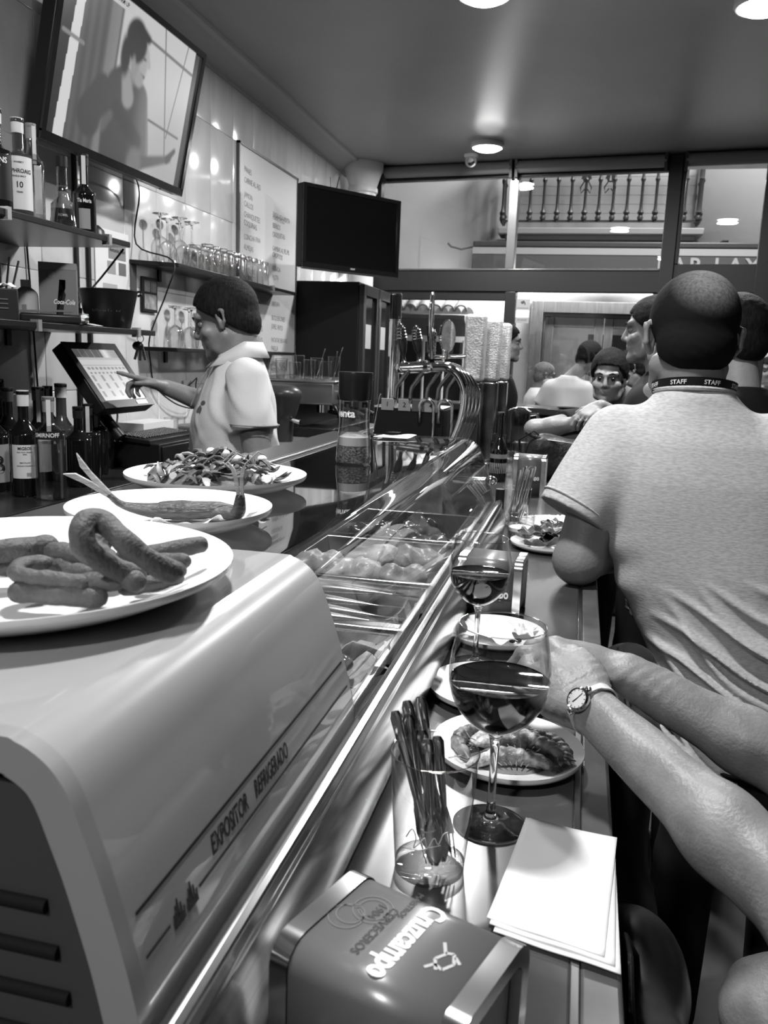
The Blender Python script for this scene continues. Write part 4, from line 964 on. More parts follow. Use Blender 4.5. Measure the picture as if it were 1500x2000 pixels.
# plates in front of the standing man
pm1 = plate('white plate of dark leafy food against the elbow of the standing man', (-.050, 2.135, BZ+.0005), .10, .017, .66)
pm2 = plate('white plate of scraps in front of the standing man, farther along the bar', (-.045, 2.42, BZ+.0005), .105, .017, .66)
m_salad = M('dark salad leaf', .05, .4, noise=(35, .4, 2.6))
ll = ['nearest the viewer', 'in the middle', 'at the far side', 'by the man\'s arm', 'at the left rim', 'on top']
for i, (x, y) in enumerate([(-.06,2.10),(-.045,2.135),(-.055,2.17),(-.02,2.13),(-.095,2.13),(-.05,2.14)]):
    leaf('salad_leaf', 'dark salad leaf on the plate against the man\'s elbow, '+ll[i], (x, y, BZ+.014+.005*i), .042, i*1.3, 40+i, m_salad, .3*((i % 3)-1), 'salad leaf', 'salad leaves on the plate by the elbow')
blobs('food_scrap', 'dark scraps of food on the far plate in front of the standing man', 'food', [(-.07,2.40,BZ+.014),(-.05,2.38,BZ+.014),(-.03,2.41,BZ+.014),(-.06,2.43,BZ+.013)], (.016,.012,.008), m_dk, None, 9, .004, .003)
crumple('paper_napkin', 'crumpled white napkin on the far plate in front of the standing man', (-.035, 2.45, BZ+.012), .045, 13, hgt=.5)
# ================================================================ FAR END OF THE BAR: bottle, jug, bag
def bottle_prof(h, r, neck, sh, nr):   # h total, sh shoulder start, neck start heights
    return [(1e-4, .001), (r*.85, .001), (r, .006), (r, sh), (r*.93, sh+(neck-sh)*.3), (r*.62, sh+(neck-sh)*.7), (nr*1.1, neck), (nr, neck+.01), (nr, h-.012), (nr*1.18, h-.010), (nr*1.18, h)]
m_bb = M('brown beer bottle', .006, .06, spec=.7)
t = thing('beer_bottle', 'dark beer bottle with a pale label, standing at the foot of the beer taps', 'bottle', (-.300, 3.30, BZ))
MB().lathe(catmull(bottle_prof(.27, .0335, .175, .115, .012), 3), 28, cap=False).build('bottle_body', m_bb, t, ang=180)
MB().lathe([(.0338, .035), (.0338, .075)], 28, cap=False, a0=pi*1.0, a1=pi*2.0).build('label', M('beer label', .42, .5), t)
MB().lathe([(.0338, .093), (.0338, .11)], 28, cap=False, a0=pi*1.0, a1=pi*2.0).build('collar_label', M('beer label grey', .25, .5), t)
for i in range(3): MB().lathe([(.0341, .054), (.0341, .062-.002*(i != 1))], 4, cap=False, a0=pi*1.5-.2+.14*i, a1=pi*1.5-.12+.14*i).build('printed_mark', m_ink, t)
MB().lathe([(1e-4, .0), (.0135, 0), (.0135, .012), (1e-4, .012)], 16, c=(0, 0, .262)).build('crown_cap', M('cap grey', .3, .3, metal=1), t)
jg = thing('glass_jug', 'clear glass jug with a loop handle behind the beer bottle', 'jug', (-.275, 3.95, BZ))
MB().lathe([(1e-4, .004), (.05, .004), (.052, .01), (.054, .12), (.050, .16), (.054, .24)], 32, cap=False).build('jug_wall', m_clear, jg, ang=60)
MB().tube([(.052, 0, .23), (.085, 0, .235), (.095, 0, .18), (.085, 0, .10), (.053, 0, .07)], .008, 10).build('handle', m_stem, jg)
MB().lathe([(1e-4, .006), (.0515, .006), (.053, .10), (1e-4, .10)], 28).build('water', thin('water', .85, .6, .6, .02, .12, 2), jg)
MB().lathe([(.055, .24), (.056, .245), (.03, .262), (1e-4, .265)], 28, cap=False).build('lid', m_clear, jg)
for i, (x, y, h, lb) in enumerate([(-.345, 3.72, .15, 'tall glass of dark beer between the bottle and the jug'), (-.235, 3.58, .13, 'small clear glass in front of the jug, touching the black bag'), (-.262, 3.48, .10, 'small clear glass right behind the beer bottle')]):
    g2 = tumbler(lb, (x, y, BZ), .028, .034, h, 'beer_glass')
    if i == 0: MB().lathe([(1e-4, .011), (.0275, .011), (.032, h*.75), (1e-4, h*.75)], 24).build('beer', M('dark beer', .03, .1), g2)
m_leather = M('black leather', .018, .38, bump=(60, .35))
bg = thing('leather_bag', 'black leather bag with a zip, standing on the bar behind the far napkin holder', 'bag', (-.015, 3.42, BZ))
obj('bag_body', sdf('bag_body', [('cap', (-.14, 0, .07), (.16, .02, .075), .068, .07), ('cap', (-.13, 0, .13), (.17, .02, .10), .055, .055)], .008, .03, disp=lambda X: wav(X, 4, 22, .006), cut=[plane_cut((0, 0, -1), -.001)]), m_leather, bg)
MB().tube([(-.15, -.03, .172), (-.05, -.045, .165), (.08, -.045, .15), (.2, -.03, .135)], .004, 8).build('zip', M('zip', .12, .3, metal=.6), bg)
MB().tube([(-.19, -.01, .19), (-.16, -.03, .178), (-.13, -.035, .172)], .007, 8).build('zip_pull', m_black, bg)
MB().tube([(-.12, .0, .17), (-.16, -.02, .20), (-.215, -.02, .16), (-.20, -.02, .05)], .008, 8, flat=.4).build('strap', m_leather, bg)

# ================================================================ BEER TAPS
m_frost = M('frosted steel', .55, .34, metal=.5, noise=(25, .8, 1.25), bump=(150, .35))
def column(label, x, y, z1, w, d):
    t = thing('beer_column', label, 'beer column', (x, y, BZ), group='frosted beer columns')
    MB().box((-w/2, -d/2, .38), (w/2, d/2, z1-BZ)).build('frosted_top', m_frost, t, bevel=.014, seg=4)
    MB().box((-w/2+.002, -d/2+.002, .02), (w/2-.002, d/2-.002, .38)).build('column_body', M('dark chrome', .22, .18, metal=1, noise=(12, .5, 1.6)), t, bevel=.01, seg=3)
    MB().lathe([(.06, 0), (.06, .012), (.05, .02), (1e-4, .02)], 28).build('foot_flange', m_chrome, t)
    return t
column('nearest frosted steel beer column, the widest of three', -.458, 3.62, 1.762, .087, .085)
column('second frosted beer column, half hidden by the widest one', -.402, 3.80, 1.752, .075, .08)
column('third beer column, a dark sliver at the right of the others', -.370, 4.0, 1.745, .06, .08)
tp = thing('beer_tap', 'chrome cobra-neck beer tap tower with a row of pump handles', 'beer tap', (-.5, 3.48, BZ))
T0 = tp.location
def tpt(pts): return [tuple(Vector(p)-T0) for p in pts]
for i in range(4):
    o_ = .028*i; MB().tube(tpt(catmull([(-.62, 3.47+.02*i, 1.535), (-.55, 3.47+o_, 1.538), (-.50+.006*i, 3.47+o_, 1.505), (-.470+.012*i, 3.47+o_, 1.43), (-.478+.012*i, 3.47+o_, 1.33), (-.513+.012*i, 3.47+o_, 1.22), (-.545+.012*i, 3.47+o_, 1.10)], 5)), [.021]*8+[.019]*23, 16).build('cobra_neck', m_chrome, tp, ang=180)
MB().tube(tpt([(-.745, 3.48, 1.527), (-.58, 3.5, 1.541)]), .0235, 18).build('tap_bar', m_chrome, tp)
MB().ball(tuple(Vector((-.75, 3.48, 1.525))-T0), (.024, .025, .024), 16, 10).build('bar_end', m_chrome, tp)
MB().tube(tpt([(-.655, 3.49, 1.535), (-.635, 3.49, 1.537)]), .027, 18).build('bar_collar', m_chrome, tp)
MB().tube(tpt([(-.62, 3.56, 1.578), (-.49, 3.57, 1.585)]), .008, 10).build('upper_rod', m_chrome, tp)
def handle(x, y, z, lean, h, r):
    m4 = Matrix.Translation(Vector((x, y, z))-T0) @ Matrix.Rotation(lean, 4, 'Y')
    pf = [(.006, 0), (.010, .004), (.008, .014), (.009, .03), (r*.75, h*.30), (r, h*.52), (r*.96, h*.62), (r*.80, h*.82), (r*.5, h*.93), (1e-4, h)]
    o = MB().lathe(catmull(pf, 3), 18, cap=False).xform(m4).build('pump_handle', M('dark lacquer', .02, .12), tp, ang=180)
    for k_ in (.60, .68, .76, .84): MB().tube([tuple(m4 @ Vector((r*(1.02-.9*max(0, k_-.6))*cos(a), r*(1.02-.9*max(0, k_-.6))*sin(a), h*k_))) for a in np.linspace(0, 2*pi, 17)], .0028, 6, cap=False).build('ring', m_chrome, o)
    MB().lathe([(.013, 0), (.013, .008), (.009, .012), (.012, .02), (.007, .026)], 14).xform(m4 @ Matrix.Translation((0, 0, -.02))).build('ferrule', m_chrome, o)
handle(-.738, 3.48, 1.552, -.14, .165, .0215); handle(-.675, 3.49, 1.560, -.15, .15, .021)
MB().hexa([(-.020, 0, 0), (.0, 0, .0), (-.012, 0, .15), (-.042, 0, .145)], (0, 1, 0), .012).xform(Matrix.Translation(Vector((-.612, 3.49, 1.56))-T0)).build('blade_handle', M('dark lacquer', .02, .12), tp, bevel=.003)
rb = MB(); rb.lathe([(.010, 0)]+sum([[(.0155, .012+.017*i), (.0155, .024+.017*i), (.011, .026+.017*i)] for i in range(6)], [])+[(.009, .12)], 16).xform(Matrix.Translation(Vector((-.618, 3.47, 1.57))-T0)).build('ribbed_handle', m_chrome, tp)
hp_ = MB(); hp_.tube([tuple(Vector((-.622+.006*cos(a)*0, 3.44+.03*cos(a), 1.745+.09*sin(a)))-T0) for a in np.linspace(-.5*pi, 1.5*pi, 30)], .0055, 8, cap=False).build('hoop_handle', m_chrome, tp, ang=180)
MB().tube(tpt([(-.619, 3.46, 1.57), (-.621, 3.44, 1.66)]), .007, 8).build('hoop_stem', m_chrome, tp)
ds = MB(); ds.lathe([(1e-4, -.006), (.062, -.006), (.066, 0), (.062, .006), (1e-4, .006)], 32).xform(Matrix.Translation(Vector((-.562, 3.50, 1.665))-T0) @ Matrix.Rotation(R(72), 4, 'Z') @ Matrix.Rotation(R(90), 4, 'X') @ Matrix.Scale(1.05, 4)).build('disc_badge', m_chrome, tp)
MB().lathe([(1e-4, -.0075), (.055, -.0075)], 28, cap=False).xform(Matrix.Translation(Vector((-.562, 3.50, 1.665))-T0) @ Matrix.Rotation(R(72), 4, 'Z') @ Matrix.Rotation(R(90), 4, 'X')).build('badge_face', M('badge face', .06, .4), tp)
MB().tube(tpt([(-.562, 3.50, 1.57), (-.562, 3.50, 1.61)]), .009, 10).build('badge_stem', m_chrome, tp)
for (x, y) in ((-.712, 3.47), (-.650, 3.49), (-.585, 3.52), (-.545, 3.56), (-.51, 3.60)):
    MB().tube(tpt(catmull([(x, y, 1.52), (x-.03, y, 1.478), (x-.052, y, 1.442), (x-.056, y, 1.395)], 4)), [.010]*5+[.0085]*8, 12).build('spout', M('spout steel', .28, .22, metal=1), tp, ang=180)
dt = thing('drip_station', 'black drip station with numbered plates below the beer tap spouts', 'drip tray', (-.68, 3.60, BZ))
MB().box((-.19, -.08, .09), (.115, .16, .255)).build('black_front', M('drip black', .010, .4), dt, bevel=.004)
MB().box((-.17, -.05, 0), (.11, .15, .09)).build('cabinet', M('drip cabinet', .05, .5), dt)
MB().box((-.19, -.08, .255), (.115, .16, .262)).build('grate', m_steel, dt)
MB().box((.08, -.082, .0), (.105, -.05, .09)).build('white_post', M('white plastic', .75, .35), dt)
for i, (x, dark) in enumerate([(-.13, 0), (-.055, 0), (.005, 1), (.06, 0)]):
    b = MB().box((x-.027, -.09, .245), (x+.027, -.084, .295)).build('number_plate', M('plate grey', .36, .45) if not dark else M('plate dark', .10, .45), dt, bevel=.001)
    text('lettering', str(i+1), .03, (x, -.0905, .27), (1, 0, 0), (0, 0, 1), m_ink if not dark else M('plate dark', .10, .45), b, bold=.01)
for (x, r_) in ((.045, .030), (.125, .028)):
    MB().tube([(x-r_, -.10, .20), (x-r_, -.10, .27)]+[(x-r_*cos(a), -.10, .27+r_*sin(a)) for a in np.linspace(.2, pi, 10)]+[(x+r_, -.10, .0)], .008, 10).build('swan_spout', m_chrome, dt, ang=180)
sc = thing('steel_canister', 'tall chrome cylinder beside the fridge doors', 'canister', (-.823, 3.66, BZ+.2625))
MB().lathe([(1e-4, 0), (.026, 0), (.026, .36), (.024, .361), (.024, .366), (.026, .367), (.026, .48), (.02, .486), (1e-4, .487)], 28).build('cylinder', m_chrome, sc, ang=30)
MB().lathe([(.0263, .372), (.0263, .475)], 24, cap=False).build('dark_window', m_blackg, sc)
# glasses on the far ledge and flowers
fl_ = thing('flower_vase', 'vase of dark daisy-like flowers on the window sill beside the beer columns', 'flowers', (-.60, 6.33, 1.2455))
MB().lathe([(1e-4, 0), (.035, 0), (.03, .05), (.04, .10)], 20, cap=False).build('vase', m_clear, fl_, ang=60)
g = np.random.default_rng(2)
fm = M('dark petals', .025, .5)
for i in range(11):
    a = g.uniform(0, 6.28); rr = g.uniform(.02, .075); p = (rr*cos(a)+.01, rr*sin(a), g.uniform(.12, .21))
    MB().tube([(0, 0, .01), (p[0]*.5, p[1]*.5, .09), p], .0025, 5).build('stem', M('stem green', .05, .6), fl_)
    h = MB()
    for k_ in range(12):
        b = 2*pi*k_/12; h.add([p, (p[0]+.02*cos(b-.2), p[1]+.012*sin(b), p[2]+.02*sin(b-.2)), (p[0]+.04*cos(b), p[1]+.02*sin(b)-.01, p[2]+.04*sin(b)), (p[0]+.02*cos(b+.2), p[1]+.012*sin(b), p[2]+.02*sin(b+.2))], [(0, 1, 2, 3)])
    h.build('flower_head', fm, fl_, thick=.001)
tr = thing('round_tray', 'thin dark tray on the window sill before the man in the white shirt', 'tray', (-.09, 6.30, 1.2455))
MB().lathe([(1e-4, 0), (.06, 0), (.085, .01), (.087, .012), (.06, .004), (1e-4, .004)], 28, cap=False).build('tray_body', M('tray dark', .02, .3), tr)
# ================================================================ BACK BAR
WX = -1.903        # face of the tiles
m_shelf = M('black glass shelf', .010, .3, spec=.3)
m_clip = M('steel clip', .7, .25, metal=.8)
def shelf(label, x1, y0, y1, z, clips, cut=0.0):
    t = thing('wall_shelf', label, 'shelf', (WX, (y0+y1)/2, z)); h = (y1-y0)/2
    MB().prism([(.002, -h), (x1-WX, -h+cut), (x1-WX, h), (.002, h)], -.018, 0).build('shelf_board', m_shelf, t, bevel=.002)
    for y in clips:
        MB().box((x1-WX-.02, y-(y0+y1)/2-.008, -.026), (x1-WX+.006, y-(y0+y1)/2+.008, .006)).build('clip', m_clip, t)
    for y in (y0+.25, y1-.25):
        MB().box((.002, y-(y0+y1)/2-.012, -.07), (.012, y-(y0+y1)/2+.012, -.018)).build('bracket', m_black, t)
    return t
shelf('black shelf of liquor bottles below the television that is on', -1.485, .9, 2.58, 1.91, (1.97, 2.45))
shelf('black shelf holding the bucket and the drinks box, below the bottle shelf', -1.485, .9, 2.74, 1.63, (2.08, 2.62))
shelf('glass shelf lined with upturned glasses, above the head of the barman', -1.735, 3.29, 4.95, 1.935, (4.05, 4.55), .12)
shelf('lower glass shelf of stemmed glasses beside the face of the barman', -1.735, 3.34, 4.95, 1.575, (4.25,), .05)
for y, z0, z1, lb in ((2.90, 1.25, 2.35, 'black cable channel running down the tiles left of the white notices'), (2.98, 1.3, 2.05, 'second black cable channel, right against the white notices')):
    o = MB().box((WX+.001, y-.008, z0), (WX+.013, y+.008, z1)).build('cable_channel', m_black); tag(o, lb, 'cable channel')
bc = thing('back_counter', 'dark back counter under the wall shelves, carrying bottles and the till', 'counter', (-1.63, 2.2, 0))
MB().box((-1.90, -.5, 1.095), (-1.43, 3.45, 1.128)).build('counter_top', M('back counter top', .02, .2), bc, world=True, bevel=.003)
MB().box((-1.90, -.5, 0), (-1.46, 3.42, 1.094)).build('cabinet_front', M('back cabinet', .02, .5), bc, world=True)
b2c = thing('work_counter', 'steel-edged work counter behind the barman, carrying the coffee machine', 'counter', (-1.58, 4.3, 0))
MB().box((-1.90, 3.47, 1.10), (-1.22, 5.22, 1.145)).build('counter_top', M('worktop grey', .26, .3, metal=.4), b2c, world=True, bevel=.004)
MB().box((-1.90, 3.49, 0), (-1.25, 5.2, 1.099)).build('cabinet_front', M('back cabinet', .02, .5), b2c, world=True)

# ---------------------------------------------------------------- bottles
m_btl = {'dark': M('dark bottle glass', .006, .06, spec=.6), 'amber': M('amber liquor bottle', .045, .07, spec=.6), 'clear': thin('clear bottle', .80, .45, .75, .02, .09, 2.2),
         'green': M('green bottle glass', .02, .06, spec=.6), 'pale': M('pale liquor', .30, .1, spec=.6)}
m_lab = {'w': M('white label', .62, .55), 'k': M('black label', .012, .5), 'g': M('grey label', .25, .5), 'p': M('pale label', .45, .55)}
def cyl_fn(r, a0, z0): return lambda u, v: ((r+.0009)*sin(a0+u/r), -(r+.0009)*cos(a0+u/r), z0+v)
def bottle(name, label, loc, h, r, mat='dark', cap='k', neck=.72, sh=.55, nr=.013, lab=None, texts=(), group=None, strip=None, conic=False, face=0., capm=None):
    t = thing(name, label, 'bottle', loc, group=group, rz=face)
    pf = bottle_prof(h, r, h*neck, h*sh, nr)
    if conic: pf = [(1e-4, .001), (r*.9, .001), (r, .008), (r*.98, h*.1), (r*.72, h*.35), (r*.48, h*.5), (nr, h*.62), (nr, h-.01), (nr, h)]
    MB().lathe(catmull(pf, 3), 26, cap=False).build('bottle_body', m_btl[mat], t, ang=180)
    if mat == 'clear' and not conic: MB().lathe([(1e-4, .004), (r-.003, .004), (r-.003, h*sh*.9), (1e-4, h*sh*.9)], 20).build('liquid', thin('clear spirit', .85, .6, .6, .02, .1, 2), t)
    if mat == 'clear' and conic: MB().lathe([(1e-4, .004), (r*.9, .004), (r*.93, h*.1), (1e-4, h*.1)], 20).build('liquid', m_btl['amber'], t)
    MB().lathe([(nr+.002, h*.86), (nr+.0026, h+.002), (1e-4, h+.003)], 18).build('cap', capm or m_lab[cap], t, ang=40)
    if lab:
        c_, z0, z1, wide = lab; MB().lathe([(r+.0006, z0*h), (r+.0006, z1*h)], 22, cap=False, a0=-pi/2-wide, a1=-pi/2+wide).build('label', m_lab[c_], t)
    if strip: MB().box((-.006, -nr-.0045, h*.62), (.006, -nr-.0035, h*.98)).build('tax_strip', m_lab['w'], t)
    for s, size, a0, zc, mm, sx in texts:
        f = cyl_fn(r+.0006, a0, zc*h); text('lettering', s, size, 0, 0, 0, mm, t, bold=.02, fn=(lambda f_, k_: lambda u, v: f_(u*k_, v))(f, sx))
    return t
KK, WW = M('label ink', .01, .6), M('label white ink', .7, .5)
S1 = 1.9105; G1 = 'liquor bottles on the upper shelf'
F1 = R(-33)    # bottles turned towards the room
def vt(loc): return math.atan2(loc[0], loc[1])*-1   # label side faces the aisle
bottle('whisky_bottle', 'dark square-labelled bottle with a pale cap at the left edge of the upper shelf', (-1.565, 2.035, S1), .262, .040, 'dark', 'w', .66, .56, .017, ('k', .12, .56, 1.2), [('MANS', .020, .15, .50, WW, .9), ('EST', .008, .15, .44, WW, 1)], G1, face=vt((-1.565, 2.035)))
bottle('whisky_bottle', 'amber bottle with a big white label numbered 10, second on the upper shelf', (-1.590, 2.165, S1), .272, .0355, 'amber', 'w', .68, .60, .0145, ('w', .10, .62, 1.25), [('LAPHROAIG', .0155, .0, .475, KK, .82), ('10', .022, .0, .34, KK, .9), ('YEARS', .006, 0, .27, KK, 1), ('SINGLE MALT', .006, 0, .425, KK, 1), ('WHISKY', .007, 0, .56, KK, 1)], G1, face=vt((-1.59, 2.165)))
bottle('spirit_bottle', 'clear bottle with a paper seal over its neck, behind the white-labelled one', (-1.655, 2.315, S1), .298, .034, 'clear', 'g', .74, .60, .013, ('p', .14, .60, .35), (), G1, 1, face=vt((-1.655, 2.315))+.5)
bottle('whisky_bottle', 'squat round bottle with a black oval label numbered 12 on the upper shelf', (-1.625, 2.42, S1), .150, .036, 'pale', 'k', .75, .55, .012, ('k', .10, .50, 1.2), [('RDMIL', .010, 0, .36, WW, 1), ('12', .012, 0, .22, WW, 1)], G1, face=vt((-1.625, 2.42)))
bottle('liqueur_bottle', 'conical clear bottle with a dark ribbed neck, second from the right on the upper shelf', (-1.535, 2.285, S1), .198, .037, 'clear', 'k', .62, .5, .0145, None, (), G1, conic=True)
bottle('liqueur_bottle', 'black round-shouldered bottle with script lettering at the right end of the upper shelf', (-1.530, 2.39, S1), .228, .0335, 'dark', 'k', .60, .48, .0125, ('g', .04, .30, .5), [('Tia Maria', .016, 0, .40, WW, .7)], G1, 1, face=vt((-1.53, 2.39)))
# lower row on the back counter
Z0 = 1.1285; G2 = 'bottles crowded on the back counter'
bl_ = [
 ('liqueur_bottle', 'dark bottle with a big B on its grey label, leftmost on the back counter', -1.70, 2.15, .285, .040, 'dark', 'k', .70, .56, .014, ('g', .10, .50, 1.2), [('B', .075, .2, .28, KK, .9)], 0),
 ('wine_bottle', 'dark wine bottle with a white label and white foil top, on the back counter', -1.572, 2.115, .305, .038, 'dark', 'w', .72, .58, .0145, ('w', .18, .50, 1.05), [('MIGEOS', .012, 0, .465, KK, .9), ('VINO TINTO CRIANZA', .0042, 0, .43, KK, 1), ('RIOJA', .0042, 0, .41, KK, 1), ('EMBOTELLADO', .0042, 0, .33, KK, 1), ('PRODUCTO DE ESPANA', .0042, 0, .30, KK, 1), ('|||||||', .012, .25, .22, KK, .6)], 0),
 ('vodka_bottle', 'clear vodka bottle with white capital lettering on a dark band, right of the wine bottle', -1.478, 2.10, .292, .0425, 'clear', 'g', .74, .62, .0145, ('k', .60, .68, 1.0), [('SMIRNOFF', .0165, -.15, .64, WW, .9)], 1),
 ('rum_bottle', 'black bottle with a small white neck tag, right behind the vodka bottle', -1.538, 2.335, .250, .039, 'dark', 'k', .70, .58, .014, None, (), 0),
 ('rum_bottle', 'dark bottle with a clear neck and black cap, third from right on back counter', -1.585, 2.46, .250, .040, 'dark', 'k', .64, .60, .015, None, (), 1),
 ('rum_bottle', 'dark bottle with a pale neck sticker, second from the right on the back counter', -1.630, 2.58, .262, .038, 'dark', 'k', .64, .58, .014, None, (), 1),
 ('rum_bottle', 'plain black bottle at the right end of the row on the back counter', -1.690, 2.72, .245, .038, 'dark', 'g', .66, .58, .0135, None, (), 0),
 ('gin_bottle', 'bottle with a ringed metallic cap, behind the wine bottle and left of it', -1.765, 2.30, .300, .038, 'amber', 'g', .70, .56, .016, ('k', .1, .5, 1), (), 0),
 ('gin_bottle', 'dark bottle with a square white neck label, behind the wine bottle and right of it', -1.715, 2.385, .302, .040, 'dark', 'g', .66, .52, .017, ('w', .1, .5, 1), (), 1),
 ('brandy_bottle', 'bottle with a long white cap standing out above the vodka bottle', -1.655, 2.42, .315, .038, 'amber', 'w', .66, .52, .0165, None, (), 0),
 ('brandy_bottle', 'black-topped bottle at the far left of the back row on the back counter', -1.84, 2.235, .325, .038, 'dark', 'k', .70, .56, .018, None, (), 0),
 ('brandy_bottle', 'black-topped bottle second from the left in the back row on the back counter', -1.845, 2.36, .322, .038, 'dark', 'k', .70, .56, .018, None, (), 0),
 ('brandy_bottle', 'dark bottle with a white seal strip, behind the neck of the vodka bottle', -1.76, 2.50, .300, .037, 'green', 'k', .70, .56, .014, None, (), 1)]
for nm, lb, x, y, h, r, mt_, cp_, nk, sh_, nr, la, tx, st_ in bl_: bottle(nm, lb, (x, y, Z0), h, r, mt_, cp_, nk, sh_, nr, la, tx, G2, st_, face=vt((x, y)))

# ---------------------------------------------------------------- upturned glasses on the two shelves
def wine_up(label, x, y, z, s, group):
    t = thing('wine_glass', label, 'wine glass', (x, y, z), group=group)
    b = [(.030, 0), (.034, .02), (.037, .045), (.034, .07), (.022, .09), (.006, .1), (.004, .105)]
    MB().lathe([(r*s, q*s) for r, q in catmull(b, 2)], 20, cap=False).build('bowl', m_clear, t, ang=180)
    MB().lathe([(.0045*s, .103*s), (.0035*s, .12*s), (.0035*s, .165*s), (.008*s, .176*s), (.03*s, .181*s), (.031*s, .183*s), (1e-4, .184*s)], 20, cap=False).build('stem', m_stem, t, ang=60); return t
G3 = 'upturned glasses on the upper glass shelf'
for i, (x, y) in enumerate([(-1.825, 3.42), (-1.865, 3.56), (-1.79, 3.53), (-1.86, 3.70), (-1.79, 3.65)]):
    wine_up('upturned stemmed glass on the upper glass shelf, '+['nearest the hanging cable', 'second one back, against the tiles', 'third, in the front row', 'fourth, against the tiles', 'the last one before the tumblers'][i], x, y, 1.9355, 1.12, G3)
od = ['first','second','third','fourth','fifth','sixth','seventh','eighth','ninth','tenth']
for row, (x, n) in enumerate(((-1.775, 10), (-1.85, 8))):
    for i in range(n):
        y = 3.78+i*.079+(.03 if row else 0)
        t = thing('tumbler', 'upturned tumbler on the upper glass shelf, '+od[i]+' in the '+('wall' if row else 'front')+' row after the stemmed glasses', 'glass', (x, y, 1.9355), group=G3)
        MB().lathe([(.034, 0), (.031, .12), (.028, .126), (1e-4, .126)], 18, cap=False).build('glass_wall', m_clear, t, ang=50)
        MB().lathe([(.029, .112), (.0295, .1255), (1e-4, .1262)], 18).build('glass_base', m_stem, t)
G4 = 'upturned glasses on the lower glass shelf'
for i, (x, y) in enumerate([(-1.80, 3.50), (-1.86, 3.62), (-1.78, 3.62), (-1.86, 3.76), (-1.78, 3.74), (-1.86, 3.90), (-1.78, 3.86), (-1.86, 4.03), (-1.78, 3.98)]):
    wine_up('upturned stemmed glass, '+od[i]+' counting from the hanging cable on the lower glass shelf', x, y, 1.5755, 1.0, G4)

# ---------------------------------------------------------------- televisions
def television(label, loc, rot, W, H, D=.05):
    t = thing('television', label, 'television', loc, rot=rot)
    MB().box((-W/2, -D, -H/2), (W/2, 0, H/2)).build('casing', m_black, t, bevel=.006)
    MB().box((-W*.3, -D-.05, -H*.3), (W*.3, -D, H*.3)).build('back_box', m_black, t, bevel=.01)
    f = .022
    b = MB()
    for lo, hi in (((-W/2, 0, -H/2), (W/2, .008, -H/2+f*1.3)), ((-W/2, 0, H/2-f), (W/2, .008, H/2)), ((-W/2, 0, -H/2+f), (-W/2+f, .008, H/2-f)), ((W/2-f, 0, -H/2+f), (W/2, .008, H/2-f))): b.box(lo, hi)
    b.build('bezel', M('glossy bezel', .012, .12), t)
    MB().add([(-W/2+f, .001, -H/2+f), (W/2-f, .001, -H/2+f), (W/2-f, .001, H/2-f), (-W/2+f, .001, H/2-f)], [(0, 3, 2, 1)]).build('glass', M('screen glass', .006, .10), t)
    return t
# first set: hangs tilted forward over the bottle shelf
tilt = .206
mx = Matrix(((0, cos(tilt), sin(tilt)), (-1, 0, 0), (0, -sin(tilt), cos(tilt))))    # local y faces the room, z is up, viewer's right is -x
tv = television('flat television switched on, tilted down from the tiled wall at the top left', (-1.65, 2.90, 2.475), mx.to_euler(), .95, .56)
def sm(e0, e1, x): 
    t = np.clip((x-e0)/(e1-e0), 0, 1); return t*t*(3-2*t)
def seg(U, V, a, b, ra, rb, s=.012):
    a, b = np.array(a), np.array(b); X = np.stack([U*1.72, V], -1); a = a*[1.72, 1]; b = b*[1.72, 1]; ab = b-a
    h = np.clip(((X-a)@ab)/(ab@ab), 0, 1); d = np.linalg.norm(X-a-h[..., None]*ab, axis=-1)-(ra+(rb-ra)*h); return 1-sm(-s, s, d)
def ell(U, V, c, rx, ry, ang=0, s=.02):
    x, y = (U-c[0])*1.72, V-c[1]; x, y = x*cos(ang)+y*sin(ang), -x*sin(ang)+y*cos(ang)
    return 1-sm(-s/min(rx, ry), s/min(rx, ry), np.sqrt((x/rx)**2+(y/ry)**2)-1)
